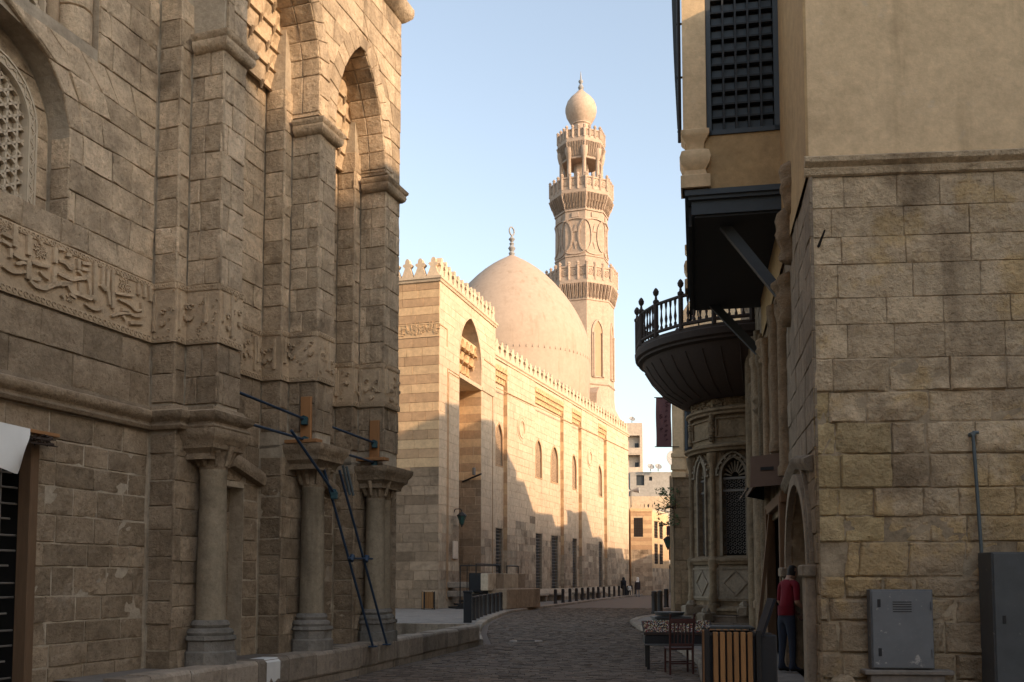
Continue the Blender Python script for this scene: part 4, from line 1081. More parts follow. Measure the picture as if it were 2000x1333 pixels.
zr2 = lambda a, z: 5.0 - .035 * a + 1.2 * noise.noise(Vector((a * .35, z * .2, 8.1))) + .9 * noise.noise(Vector((a * 1.3, 1.7, z * .5)))
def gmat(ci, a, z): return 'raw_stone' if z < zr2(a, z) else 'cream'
for a0, a1 in ((1.98, 7.3), (13.74, 15.9), (18.46, 23.4), (26.18, GL)):
    ashlar(GS, f, a0, a1, .12, HG - .2, gw, gmat, .45, (.7, 1.3), roundh, d=.03, dv=.004, rough=0, gap=.006, fine=False, hj=0.1)
for a0, a1 in recs:
    ashlar(GS, fr, max(a0, -1), a1, .55, 14.2, gw, gmat, .45, (.6, 1.1), uh + lh, d=.03, dv=.004, rough=0, gap=.006, fine=False, hj=.1)
    fq = Face((a1 + .001, 0, 0), (0, -1, 0), (-1, 0, 0))
    ashlar(GS, fq, -DG, -.001, .55, 14.2, gw, lambda ci, a, z: 'raw_stone' if z < 3.2 else ('cream_band' if ci % 2 else 'brown_band'), .7, (.6, 1.0), d=.012, dv=.002, rough=0, gap=.006, fine=False, hj=0)
GS.finish(280)
for (c, z) in rounds:
    x = MB()
    for r0, r1, d in ((.82, .70, .06), (.62, .5, .08)):
        n = 28; V = []; F = []
        for k in range(n):
            q = 2 * pi * k / n
            V += [f.p(c + r0 * cos(q), z + r0 * sin(q), .02), f.p(c + r0 * cos(q), z + r0 * sin(q), d), f.p(c + r1 * cos(q), z + r1 * sin(q), d), f.p(c + r1 * cos(q), z + r1 * sin(q), -.2)]
        for k in range(n):
            k2 = (k + 1) % n; F += [(4 * k + j, 4 * k2 + j, 4 * k2 + j + 1, 4 * k + j + 1) for j in range(3)]
        x.add(V, F)
    o = x.build('round_window', 'cream', GT)
    x = MB(); x.add([f.p(c + .5 * cos(2 * pi * k / 24), z + .5 * sin(2 * pi * k / 24), -.12) for k in range(24)], [tuple(range(24))]); x.build('pane', 'dark_void', o)
    x = MB()
    for i in range(-4, 5):
        for j in range(-4, 5):
            px, pz = i * .115 + (.0575 if j % 2 else 0), j * .1
            if px * px + pz * pz < .22: x.ribbon([(c + px + .05 * cos(q), z + pz + .05 * sin(q)) for q in (0, 1.05, 2.1, 3.14, 4.2, 5.25, 6.28)], .024, f.fn(), -.08, -.03)
    x.build('tracery', 'pierced_stone', o)
for (c, hw) in ups:
    o = thing_part('arched_window', GT); x = MB()
    pts_ = [(c - hw, 8.35)] + arch_pts(c, hw, 9.95, 10.95, 8) + [(c + hw, 8.35), (c - hw, 8.35)]
    x.ribbon(pts_, .10, fr.fn(), .0, .06); x.build('window_frame', 'brown_band', o)
    x = MB(); z = 8.48; row = 0
    while z < 10.9:
        a = c - hw + (.07 if row % 2 else .0)
        while a < c + hw:
            if abs(a - c) < arch_x(z, hw - .06, 9.95, 10.9): x.ribbon([(a + .062 * cos(q), z + .062 * sin(q)) for q in (0, 1.57, 3.14, 4.71, 6.28)], .035, fr.fn(), -.12, -.06)
            a += .14
        z += .105; row += 1
    x.build('tracery', 'pierced_stone', o)
    x = MB(); x.prism(pts_[:-1], fr.fn(), -.2, -.17); x.build('pane', 'dark_void', o)
    o = thing_part('barred_window', GT)
    for k in range(18):
        x = MB(); x.bbox(c - hw, c + hw, DG + .10, DG + .15, .84 + k * .212, .90 + k * .212, .006); x.build('bar', 'iron_grey', o)
    for k in range(5):
        x = MB(); x.box(c - hw + .06 + k * (2 * hw - .12) / 4 - .012, c - hw + .06 + k * (2 * hw - .12) / 4 + .012, DG + .11, DG + .14, .75, 4.6); x.build('bar', 'iron_grey', o)
    x = MB(); x.box(c - hw, c + hw, DG + .25, DG + .3, .75, 4.6); x.build('pane', 'window_dark', o)
    x = MB(); x.ribbon([(c - hw, .75), (c - hw, 4.6), (c + hw, 4.6), (c + hw, .75)], .12, fr.fn(), -.02, .05); x.build('window_frame', 'raw_stone', o)
    # sloping sill block on the plinth
    x = MB(); x.prism([(0, .75), (-.75, .35), (-.75, .12), (0, .12)], lambda a, z, d: (d, a, z), c - hw - .4, c + hw + .5); x.build('sloping_sill', 'raw_stone', GT)
for (a0, a1) in recs:
    muqarnas(GT, Face((0, DG + .0, 0), (1, 0, 0), (0, -1, 0)), max(a0, -1.5), a1, 13.35, 3, .27, 'cream_band', max(3, int((a1 - max(a0, -1.5)) / .42)), .33)
b = MB(); b.sweep([(0, HG - .25), (.05, HG - .23), (.05, HG - .12), (.12, HG - .05), (.12, HG + .06), (0, HG + .1)], [(-.5, 0), (GL, 0), (GL, -6)], lf); b.build('cornice', 'cream', GT)
x = MB(); x.tube((0, -.04, 12.87), (GL, -.04, 13.35), .03, .03, 5); x.build('string_line', 'brown_band', GT)
mm2 = merlon_mesh(.84, .95, .26)
for k in range(38): merlon(mm2, GT, .3 + .9 * k, .15, HG + .08)
x = MB(); x.prism([(0, .12), (0, .9), (-.35, .62), (-.40, .12)], lambda a, z, d: (d, a, z), 2.2, GL); x.build('plinth', 'raw_stone', GT)
# dome
inv = (Matrix.Translation(Vector(GO)) @ Matrix.Rotation(GRZ, 4, 'Z')).inverted()
dc = inv @ Vector((-.02, 82, 0)); dcc = (dc.x, dc.y)
x = MB(); x.lathe([(6.6, 13.5), (6.6, 17.0), (6.68, 19.2), (6.70, 20.8), (6.58, 21.8), (6.12, 23.1), (5.15, 24.9), (3.8, 26.65), (2.4, 27.95), (1.2, 28.75), (.45, 29.15), (.18, 29.35)], 64, dcc)
dome = x.build('dome', 'dome_plaster', GT, 60)
sub = dome.modifiers.new('smooth', 'SUBSURF'); sub.levels = sub.render_levels = 1
x = MB(); x.lathe([(.16, 29.2), (.28, 29.5), (.16, 29.65), (.32, 29.95), (.14, 30.2), (.22, 30.35), (.10, 30.5), (.28, 30.75), (.10, 30.95), (.07, 31.1)], 12, dcc)
n = 14
for k in range(n):
    q0, q1 = 2 * pi * k / n, 2 * pi * (k + 1) / n
    x.tube((dcc[0] + .32 * cos(q0) * .94, dcc[1] - .32 * cos(q0) * .34, 31.45 + .36 * sin(q0)), (dcc[0] + .32 * cos(q1) * .94, dcc[1] - .32 * cos(q1) * .34, 31.45 + .36 * sin(q1)), .07, .07, 6)
x.build('finial', 'lead_grey', dome, 40)
x = MB()
for k in range(84):
    q = 2 * pi * k / 84; r_ = 6.69
    x.tube((dcc[0] + r_ * cos(q), dcc[1] + r_ * sin(q), 19.8), (dcc[0] + r_ * cos(q), dcc[1] + r_ * sin(q), 20.0), .06, .02, 5)
x.build('dome_band', 'dome_plaster', dome)
# roof pavilions behind the parapet
x = MB(); x.box(30.0, 34.0, 2.0, 5.0, HG, 17.2); x.prism([(-1.0, 17.2), (1.0, 17.2), (.75, 18.3), (0, 18.9), (-.75, 18.3)], lambda a, z, d: (31.4 + a, d, z), 2.0, 4.5); x.build('roof_room', 'minaret_stone', GT)

# ------------------------------------------------------------------ minaret
MO = (6.95, 95.0, 0.0)
MT = thing('minaret', 'tall octagonal stone minaret with three balconies and bulb top behind the dome', 'minaret', MO)
A0 = rad(-86)
def oct_(mb, prof): mb.lathe(prof, 8, (0, 0), A0)
x = MB(); x.box(-3.7, 3.7, -3.7, 3.7, 0, 15.5); oct_(x, [(4.7, 15.5), (3.3, 18.2), (3.2, 19.0), (3.2, 28.6)]); x.lathe([(3.24, 20.1), (3.32, 20.2), (3.24, 20.3)], 8, (0, 0), A0, caps=False); x.build('lower_shaft', 'minaret_stone', MT)
x = MB(); oct_(x, [(2.66, 29), (2.66, 32.8), (2.62, 37.6)]); x.build('middle_shaft', 'minaret_stone', MT)
def face_pts(R_, k):
    q0 = A0 + 2 * pi * k / 8; q1 = A0 + 2 * pi * (k + 1) / 8
    return Vector((R_ * cos(q0), R_ * sin(q0), 0)), Vector((R_ * cos(q1), R_ * sin(q1), 0))
def mface(R_, k):
    a, b_ = face_pts(R_, k); u = (b_ - a).normalized(); n = Vector((u.y, -u.x, 0)); return Face(a, u, n), (b_ - a).length
for k in range(8):
    F_, l = mface(3.2, k)
    if F_.n.y > .5: continue
    o = thing_part('arched_window', MT)
    x = MB(); pts_ = [(l * .26, 20.9)] + arch_pts(l / 2, l * .24, 25.3, 26.5, 6) + [(l * .74, 20.9)]
    x.ribbon(pts_ + [pts_[0]], .22, F_.fn(), 0, .12); x.build('window_frame', 'minaret_stone', o)
    x = MB(); x.prism(pts_, F_.fn(), .0, .03); x.build('pane', 'pierced_stone', o)
    for a in (.30, .70):
        x = MB(); p = F_.p(l * a, 0, .12); x.lathe([(.13, 20.9), (.10, 21.2), (.10, 24.9), (.15, 25.2)], 8, (p.x, p.y)); x.build('colonette', 'minaret_stone', o)
    # interlaced medallions on the middle shaft
    F_, l = mface(2.66, k); x = MB()
    c = l / 2
    for s_ in (-1, 1):
        x.ribbon([(c + s_ * (l * .5 - l * .34 * cos(q)), 34.9 + 1.55 * sin(q)) for q in [(-1.4 + 2.8 * i / 10) for i in range(11)]], .16, F_.fn(), 0, .09)
    x.ribbon([(c + l * .46 * cos(q), 36.35 + .3 * sin(q)) for q in [pi * i / 8 for i in range(9)]], .13, F_.fn(), 0, .09)
    x.ribbon([(c + l * .46 * cos(q), 33.4 - .3 * sin(q)) for q in [pi * i / 8 for i in range(9)]], .13, F_.fn(), 0, .09)
    x.prism([(c - .2, 35.3), (c + .2, 35.3), (c, 36.1)], F_.fn(), 0, .05); x.prism([(c - .2, 34.3), (c, 33.6), (c + .2, 34.3)], F_.fn(), 0, .05)
    x.prism([(c - .35, 36.75), (c + .35, 36.75), (c + .35, 37.25), (c - .35, 37.25)], F_.fn(), 0, .07)
    for z in (32.9, 37.45): x.ribbon([(0, z), (l, z)], .12, F_.fn(), 0, .07)
    x.build('relief_medallion', 'minaret_stone', MT)
def balcony(zf, R0, R1, hp, nseg=3):
    o = thing_part('balcony', MT); x = MB()
    oct_(x, [(R0, zf - 2.0), (R0 + .08, zf - 1.95), (R0 + .05, zf - 1.5), (R0 + (R1 - R0) * .45, zf - 1.1), (R0 + (R1 - R0) * .5, zf - .8), (R1 * .97, zf - .45), (R1, zf - .35), (R1, zf)])
    x.build('floor', 'minaret_stone', o)
    x = MB()
    for k in range(8):
        for t_, (zA, zB, rA, rB) in enumerate(((zf - 1.55, zf - 1.05, R0 + .08, R0 + (R1 - R0) * .5), (zf - 1.0, zf - .4, R0 + (R1 - R0) * .55, R1))):
            Fa, la = mface(rA, k); Fb, lb = mface(rB, k); n = 7
            for i in range(n):       # stalactite cells
                a = (i + .5) / n
                p = Fa.p(la * a, zA - .12, .02); q = Fb.p(lb * a, zB, .02)
                for off in (-.5, .5):
                    pa = Fa.p(la * (a + off / n), zA - .25, .03); qb = Fb.p(lb * (a + off / n), zB, .03); x.tube(pa, qb, .04, .09, 5)
                x.tube(p, q, .05, .08, 4)
    x.build('stalactites', 'minaret_stone', o)
    x = MB(); y_ = MB()
    for k in range(8):
        Fb, lb = mface(R1 - .04, k)
        for i in range(nseg):
            a0, a1 = lb * i / nseg, lb * (i + 1) / nseg
            p = Fb.p(a0, 0, -.02); x.lathe([(.13, zf), (.13, zf + hp), (.17, zf + hp + .03), (.10, zf + hp + .1), (.17, zf + hp + .24), (.09, zf + hp + .38), (.02, zf + hp + .44)], 6, (p.x, p.y))
            fn_ = Fb.fn(); y_.prism([(a0 + .1, zf), (a1 - .1, zf), (a1 - .1, zf + hp * .2), (a0 + .1, zf + hp * .2)], fn_, -.12, 0); y_.prism([(a0 + .1, zf + hp * .88), (a1 - .1, zf + hp * .88), (a1 - .1, zf + hp), (a0 + .1, zf + hp)], fn_, -.12, 0)
            cx_, cz_ = (a0 + a1) / 2, zf + hp * .54; r_ = min((a1 - a0) * .34, hp * .32)
            for q0 in range(3):
                q = q0 * pi / 3; y_.ribbon([(cx_ - r_ * cos(q), cz_ - r_ * sin(q)), (cx_ + r_ * cos(q), cz_ + r_ * sin(q))], .09, fn_, -.1, -.02)
            y_.ribbon([(cx_ + r_ * cos(2 * pi * i_ / 8), cz_ + r_ * sin(2 * pi * i_ / 8)) for i_ in range(9)], .08, fn_, -.1, -.02)
            y_.prism([(a0 + .1, zf + hp * .2), (a1 - .1, zf + hp * .2), (a1 - .1, zf + hp * .88), (a0 + .1, zf + hp * .88)], fn_, -.12, -.08)
    x.build('posts', 'minaret_stone', o); y_.build('parapet_panels', 'minaret_stone', o)
balcony(30.3, 3.2, 3.58, 1.4); balcony(39.4, 2.62, 3.2, 1.25); balcony(44.9, 2.0, 2.4, .9)
x = MB(); oct_(x, [(.75, 39), (.75, 44.0)]); oct_(x, [(2.1, 43.9), (2.2, 44.2), (2.35, 45.0)]); x.build('pavilion_core', 'minaret_stone', MT)
for k in range(8):
    q = A0 + 2 * pi * k / 8
    x = MB(); c = (2.0 * cos(q), 2.0 * sin(q)); x.lathe([(.30, 39.4), (.30, 40.6), (.21, 40.75), (.20, 42.9), (.26, 43.0), (.40, 43.6), (.42, 44.0)], 10, c); x.build('column', 'minaret_stone', MT, 40)
    Fb, lb = mface(2.12, k); x = MB(); pts_ = arch_pts(lb / 2, lb * .34, 43.0, 43.85, 5)
    top = [(p[0], 44.2) for p in pts_]
    for i in range(len(pts_) - 1): x.quad(Fb.p(*pts_[i], 0), Fb.p(*pts_[i + 1], 0), Fb.p(*top[i + 1], 0), Fb.p(*top[i], 0)); x.quad(Fb.p(*pts_[i], 0), Fb.p(*pts_[i], -.4), Fb.p(*pts_[i + 1], -.4), Fb.p(*pts_[i + 1], 0))
    x.quad(Fb.p(0, 43.0, 0), Fb.p(*pts_[0], 0), Fb.p(*top[0], 0), Fb.p(0, 44.2, 0)); x.quad(Fb.p(*pts_[-1], 0), Fb.p(lb, 43.0, 0), Fb.p(lb, 44.2, 0), Fb.p(*top[-1], 0)); x.build('arch', 'minaret_stone', MT)
x = MB(); x.lathe([(1.05, 44.9), (1.0, 46.2), (.88, 46.8), (.92, 47.05), (1.2, 47.45), (1.46, 47.95), (1.58, 48.5), (1.56, 48.9), (1.38, 49.45), (1.05, 49.9), (.62, 50.3), (.25, 50.7)], 28); x.lathe([(.9, 46.95), (1.0, 47.05), (.98, 47.15)], 28, caps=False); x.build('bulb', 'minaret_stone', MT, 50)
x = MB(); x.lathe([(.12, 50.5), (.2, 50.75), (.30, 51.0), (.2, 51.25), (.10, 51.4), (.24, 51.6), (.24, 51.7), (.1, 51.85), (.07, 52.1), (.02, 52.7)], 12); x.build('finial', 'lead_grey', MT, 40)
# ------------------------------------------------------------------ near right building: ashlar end wall, ochre plaster and oriel
RO = (3.92, 12.5, 0.0); RRZ = rad(90 - 10.7)
RM = Matrix.Translation(Vector(RO)) @ Matrix.Rotation(RRZ, 4, 'Z')
def Rw(s_, y, z): return RM @ Vector((s_, y, z))
RT = thing('corner_house', 'tall stone and ochre plaster house with projecting latticed oriel on the right', 'house', RO, RRZ)
RS = Stones(RO, RRZ)
fu = Vector((.0958, -.9954, 0)); fnn = Vector((-.9954, -.0958, 0))
RF = Face(Vector((0, 0, 0)) - fnn * .04, fu, fnn)
RSd = Face((0, -.03, 0), (-1, 0, 0), (0, 1, 0))       # street side: a = -s
RTOP = 11.9
door1 = arch_hole(-2.15, 1.5, .12, 1.75, 3.0); shop = rect_hole(-7.3, -4.0, .12, 2.9); up1 = arch_hole(-12.6, 0.01, 5, 5.01, 5.02)
mb = MB()
e = RF.p(7.5, 0)
mb.quad(RF.p(0.02, 0, 0), RF.p(7.5, 0, 0), RF.p(7.5, RTOP, 0), RF.p(0.02, RTOP, 0))
wall_front(mb, RSd, -19, -.02, 0, RTOP, [door1, shop], .12)
reveal(mb, RSd, door1, .45, .15, mi=0, bmi=1); reveal(mb, RSd, shop, 1.6, mi=1, bmi=1)
mb.quad((0, 0, RTOP), tuple(RF.p(7.5, RTOP)), (19, -7.5, RTOP), (19, 0, RTOP)); mb.quad((19, 0, 0), (19, 0, RTOP), (19, -7.5, RTOP), (19, -7.5, 0)); mb.quad(tuple(RF.p(7.5, 0)), (19, -7.5, 0), (19, -7.5, RTOP), tuple(RF.p(7.5, RTOP)))
rw = mb.build('wall', ['mortar_right', 'dark_void'], RT)
# end wall of large blocks
lost = [Hole(1.62, 2.02, lambda z: -.1, lambda z: .34 + .1 * (z - 1.6)), Hole(4.25, 4.42, lambda z: -.1, lambda z: .16), Hole(2.98, 3.36, lambda z: .34, lambda z: .40)]
def rmat(ci, a, z):
    y = noise.noise(Vector((a * .9 + 4, z * .9, 1.2))); y2 = random.random()
    if (a < .8 and 2.0 < z < 3.9 and y2 < .7) or (z < 4.2 and y2 < .03): return 'stone_yellow'
    return 'stone_right'
ashlar(RS, RF, 0.0, 7.4, 0.0, 1.62, rw, rmat, .36, (.35, .85), d=.03, dv=.025, rough=.02, gap=.007, bev=.03, hj=.3)
ashlar(RS, RF, 0.0, 7.4, 1.62, 4.45, rw, rmat, .39, (.42, .80), lost, d=.028, dv=.015, rough=.015, gap=.004, bev=.02, hj=.2)
ashlar(RS, RF, 0.0, 7.4, 4.45, 6.90, rw, 'stone_right', .385, (.45, 1.0), d=.016, dv=.005, rough=.0065, gap=.003, bev=.008)
mb = MB()
pth = [(0.0, -.2), (0.0, 0.0), (7.5, 0.0)]
mb.sweep([(0, 6.88), (.03, 6.90), (.05, 6.97), (.03, 7.0), (.10, 7.05), (.11, 7.11), (.06, 7.14), (.0, 7.17)], [(-.06, 0), (7.5, 0)], lambda a, w, z: tuple(RF.p(a, z, w + .03)))
mb.build('cornice', 'stone_right', RT, 30)
mb = MB(); nx_, nz_ = 24, 14; V = []; F = []
for j in range(nz_ + 1):
    for i in range(nx_ + 1):
        a = 7.5 * i / nx_; z = 7.15 + (RTOP - 7.15) * j / nz_; V.append(RF.p(a, z, .035 + .012 * noise.noise(Vector((a * .8, z * .8, 0)))))
for j in range(nz_):
    for i in range(nx_): q = j * (nx_ + 1) + i; F.append((q, q + 1, q + nx_ + 2, q + nx_ + 1))
mb.add(V, F); mb.build('plaster', 'plaster_ochre', RT, 40)
x = MB(); x.tube(RF.p(.10, 5.93, -.02), RF.p(.16, 6.12, .16), .022, .012, 5); x.build('iron_spike', 'iron', RT)
# side wall masonry and plaster
sm = lambda ci, a, z: 'sabil_stone'
ashlar(RS, RSd, -4.0, 0.0, .0, 3.3, rw, 'sabil_stone', .37, (.5, .9), [door1], d=.03, rough=.008, bev=.015)
ashlar(RS, RSd, -4.0, 0.0, 3.3, 6.9, rw, 'sabil_pale', .40, (.5, .9), [], d=.03, rough=.004, gap=.004)
ashlar(RS, RSd, -9.0, -4.0, .0, 7.8, rw, 'sabil_stone', .40, (.5, .9), [shop], d=.03, rough=.006)
ashlar(RS, RSd, -19, -9.0, .0, RTOP, rw, 'sabil_stone', .40, (.6, 1.1), [], d=.03, rough=.006, fine=False)
x = MB(); x.quad((0, .035, 6.9), (0, .035, RTOP), (9, .035, RTOP), (9, .035, 6.9)); x.quad((0, .035, 6.9), (0, .035, RTOP), (0, 0, RTOP), (0, 0, 6.9)); x.build('side_plaster', 'plaster_orange', RT)
# engaged shafts and ribs on the side wall
shafts = [(7.75, .10, .12, 6.6), (8.3, .16, .12, 6.4), (8.9, .08, .12, 7.0), (9.5, .2, .12, 6.6), (10.2, .09, .9, 7.4), (10.9, .15, .9, 7.4), (11.6, .10, .12, 7.6), (12.3, .22, .12, 7.6), (6.0, .09, 3.4, 6.7), (5.2, .14, 3.9, 6.6), (3.7, .12, 3.3, 6.2)]
for s_, r_, z0, z1 in shafts:
    x = MB(); x.lathe([(r_ * 1.25, z0), (r_ * 1.25, z0 + .15), (r_, z0 + .2), (r_, z1 - .3), (r_ * 1.3, z1 - .15), (r_ * 1.3, z1)], 12, (s_, .02)); x.build('engaged_shaft', 'sabil_stone', RT, 40)
for s_, z0, h, d in ((9.2, 5.0, .7, .2), (11.2, 5.6, .8, .2), (8.0, 6.1, .6, .2), (3.95, 6.0, .7, .17), (2.5, 6.5, .9, .2), (2.1, 7.2, .8, .17), (2.9, 5.6, .9, .16)):
    x = MB(); pf = [(d * .3, 0), (d * .7, .06), (d * .85, .18), (d * .8, .3), (d * 1.05, .42), (d * 1.15, .52), (d * .9, .62), (d * .95, .72), (d * 1.2, .82), (d * 1.1, .92), (d * .5, 1.0)]
    x.lathe([(r_, z0 + h * q) for r_, q in pf], 16, (s_, .0))
    x.v = [(a + .07 * noise.noise(Vector((a * 5, b * 5, c * 5))), b + .07 * noise.noise(Vector((a * 5 + 9, b * 5, c * 5))), c + .04 * noise.noise(Vector((a * 6, b * 6 + 4, c * 6)))) for a, b, c in x.v]; x.build('broken_corbel', 'sabil_stone', RT, 60)
# arched doorway dressing
x = MB(); pts_ = arch_pts(-2.15, 1.58, 1.75, 3.08, 12); x.ribbon(pts_, .16, RSd.fn(), .0, .11); x.ribbon(arch_pts(-2.15, 1.75, 1.75, 3.3, 12), .06, RSd.fn(), .0, .08); x.build('arch_moulding', 'sabil_pale', RT)
x = MB(); x.bbox(.28, .72, -.05, .12, .12, 1.66, .02); x.bbox(.22, .78, -.05, .17, 1.62, 1.78, .02); x.build('door_pier', 'sabil_pale', RT)
x = MB(); x.bbox(3.58, 3.95, -.05, .12, .12, 1.66, .02); x.bbox(3.5, 4.02, -.05, .17, 1.62, 1.78, .02); x.build('door_pier', 'sabil_pale', RT)
x = MB(); x.sweep([(0, 3.22), (.05, 3.24), (.08, 3.3), (.11, 3.34), (.11, 3.40), (0, 3.45)], [(-3.95, 0), (-2.1, 0), (-.25, 0)], lambda a, w, z: (-a, w, z - .22 * abs(-a - 2.1) / 1.85)); x.build('door_hood', 'sabil_pale', RT, 40)
for k in range(4):
    x = MB(); s0 = .75 + k * .72; x.bbox(s0, s0 + .66, -.42, -.36, .12, 2.9, .012); x.bbox(s0 + .1, s0 + .56, -.36, -.345, .4, 1.2, .01); x.bbox(s0 + .1, s0 + .56, -.36, -.345, 1.4, 2.3, .01); x.build('door_leaf', 'wood_dark', RT)
# shop front: posts, lintel, hanging wares
for s_ in (4.05, 7.35):
    x = MB(); x.bbox(s_ - .09, s_ + .09, -.05, .14, .12, 3.0, .012); x.build('door_post', 'wood_old', RT)
x = MB(); x.bbox(3.9, 7.5, -.04, .12, 2.88, 3.08, .012); x.build('lintel', 'wood_old', RT)
def wares(n, s0, s1, z0, z1, seed):
    random.seed(seed)
    for k in range(n):
        s_ = rnd(s0, s1); z = rnd(z0 + .4, z1); w_ = rnd(.08, .22); h = rnd(.3, .8); y_ = rnd(-.35, -.05)
        o = thing('hanging_ware', ['dark red', 'brown', 'dull gold', 'faded green', 'grey'][k % 5] + ' cloth ware hanging in the dim shop opening', 'ware', Rw(s_, y_, z - h), RRZ, 'wares hanging in the shop opening')
        x = MB(); V = []; F = []; n_ = 6
        for j in range(5):
            for i in range(n_ + 1):
                u = i / n_ - .5; V.append((u * w_ * (1.2 - .08 * j), .03 * sin(i * 1.9 + j * .4) * (1.3 - j * .2), h * j / 4))
        for j in range(4):
            for i in range(n_): F.append((j * 7 + i, j * 7 + i + 1, j * 7 + i + 8, j * 7 + i + 7))
        x.add(V, F); x.add([(a, b + .02, c) for a, b, c in V], [f[::-1] for f in F]); x.build('cloth', ['sign_cloth', 'wood_dark', 'wood_old', 'leaf', 'iron_grey'][k % 5], o)
        x = MB(); x.tube((0, 0, h), (0, 0, h + .12), .008, .008, 4); x.build('hook', 'iron', o)
    random.seed(77)
wares(5, 4.5, 6.9, 1.2, 2.7, 5)
# sloping sign canopy
o = thing('shop_canopy', 'brown sloping signboard canopy over the dim shop opening', 'canopy', Rw(4.2, 0, 3.2), RRZ)
x = MB(); x.prism([(.05, .62), (.50, .12), (.48, .08), (.03, .58)], lambda a, z, d: (d, a, z), 0, 3.6); x.build('board', 'sign_brown', o)
x = MB(); x.prism([(.04, .0), (.60, -.04), (.58, .50), (.04, .56)], lambda a, z, d: (d + .18 * (z - .2), a, z), -.05, -.01); x.build('end_board', 'sign_brown', o)
x = MB(); x.prism([(.05, .6), (.48, .1), (.05, 0)], lambda a, z, d: (d, a, z), 3.55, 3.6); x.build('side_panel', 'black_plastic', o)
x = MB(); x.tube((-.1, .64, -.06), (2.6, .66, -.05), .02, .02, 6); x.prism([(.2, .26), (.42, .25), (.42, .31), (.2, .32)], lambda a, z, d: (d + .18 * (z - .2), a, z), -.07, -.05); x.build('rail', 'iron', o)

# oriel
OR = thing_part('oriel', RT)
s0, s1, y1, zb, zt = 3.56, 9.7, 1.62, 8.23, 13.2
x = MB(); fo_ = Face((s0 + .04, 0, 0), (0, -1, 0), (-1, 0, 0)); win = rect_hole(-1.25, -.03, 9.2, 13.0)
wall_front(x, fo_, -y1, 0, zb, zt, [win]); reveal(x, fo_, win, .14, bmi=1)
x.quad((s0 + .04, y1, zb), (s1, y1, zb), (s1, y1, zt), (s0 + .04, y1, zt)); x.quad((s1, 0, zb), (s1, y1, zb), (s1, y1, zt), (s1, 0, zt)); x.quad((s0, 0, zt), (s0, y1, zt), (s1, y1, zt), (s1, 0, zt))
x.build('body', ['plaster_orange', 'paint_slate_dark'], OR)
x = MB()
for a0, a1, z0, z1 in ((-1.25, -1.17, 9.2, 13), (-.12, -.03, 9.2, 13), (-1.25, -.03, 9.2, 9.28)):
    x.prism([(a0, z0), (a1, z0), (a1, z1), (a0, z1)], fo_.fn(), -.03, .035)
x.build('window_frame', 'paint_slate', OR)
nb = 5
for k in range(1, nb):
    a = -1.17 + (1.05) * k / nb; x = MB(); x.prism([(a - .016, 9.28), (a + .016, 9.28), (a + .016, 13), (a - .016, 13)], fo_.fn(), -.10, .0); x.build('lattice_bar', 'paint_slate_dark', OR)
for k in range(1, 16):
    z = 9.28 + .235 * k; x = MB(); x.prism([(-1.17, z - .016), (-.12, z - .016), (-.12, z + .016), (-1.17, z + .016)], fo_.fn(), -.105, -.004); x.build('lattice_bar', 'paint_slate_dark', OR)
for k in range(nb):
    for j in range(16):
        a0 = -1.17 + 1.05 * k / nb + .02; z0 = 9.28 + .235 * j + .02; x = MB(); x.prism([(a0, z0), (a0 + .17, z0), (a0 + .17, z0 + .15), (a0, z0 + .15)], fo_.fn(), -.13, -.085); x.build('lattice_panel', 'paint_slate', OR)
# corner pillar with bulging foot, and its twin at the far corner
def pillar(sc_, par):
    x = MB()
    for (hw, z0, z1) in ((.175, zb + 1.0, zt),):
        x.box(sc_ - .02, sc_ + hw * 2, y1 - .36, y1 + .035, z0, z1)
    prof = [(.03, zb + .02), (.06, zb + .03), (.06, zb + .24), (.0, zb + .28), (-.02, zb + .36), (.04, zb + .45), (.075, zb + .56), (.04, zb + .68), (-.05, zb + .74), (-.03, zb + .86), (.03, zb + .94), (.05, zb + .98), (.05, zb + 1.05), (0, zb + 1.08)]
    V = []; F = []; m = len(prof)
    for k, (sx, sy) in enumerate(((-1, -1), (-1, 1), (1, 1), (1, -1))):
        for o_, z in prof: V.append((sc_ + .17 + sx * (.19 + o_), y1 - .165 + sy * (.19 + o_), z))
    for k in range(4):
        for j in range(m - 1): F.append((k * m + j, ((k + 1) % 4) * m + j, ((k + 1) % 4) * m + j + 1, k * m + j + 1)[::-1])
    x.add(V, F); x.build('corner_pillar', 'plaster_ochre', par, 35)
pillar(s0 - .03, OR); pillar(s1 - .3, OR)
x = MB(); x.box(s0 - .05, s1, 0, y1 + .02, 8.14, 8.235); x.box(s0 + .0, s1, 0, y1 - .04, 8.08, 8.14); x.box(s0 + .07, s1 - .05, 0, y1 - .09, 7.84, 8.08); x.build('base_beam', 'paint_slate', OR)
x = MB(); x.box(s0 + .12, s1 - .1, .0, y1 - .14, 7.80, 7.85); x.build('soffit', 'paint_slate_dark', OR)
x = MB(); x.box(s0 + .3, s1, y1 - .09, y1 - .04, 7.72, 8.1); x.build('fascia', 'paint_slate_dark', OR)
for s_, ya, zl in ((4.15, .98, 6.5), (9.2, 1.1, 6.6)):
    x = MB(); p, q = Vector((s_, 0.02, zl)), Vector((s_ + .1, ya, 7.86)); d = (q - p).normalized(); n1 = Vector((1, 0, 0)) * .075; n2 = d.cross(n1).normalized() * .085
    V = [p + n1 + n2, p - n1 + n2, p - n1 - n2, p + n1 - n2, q + n1 + n2, q - n1 + n2, q - n1 - n2, q + n1 - n2]
    x.add(V, [(0, 1, 2, 3), (7, 6, 5, 4), (0, 4, 5, 1), (1, 5, 6, 2), (2, 6, 7, 3), (3, 7, 4, 0)]); x.build('brace', 'paint_slate', OR)
x = MB(); x.tube((4.2, y1 + .1, 9.4), (4.2, y1 + .1, 13.2), .035, .035, 8)
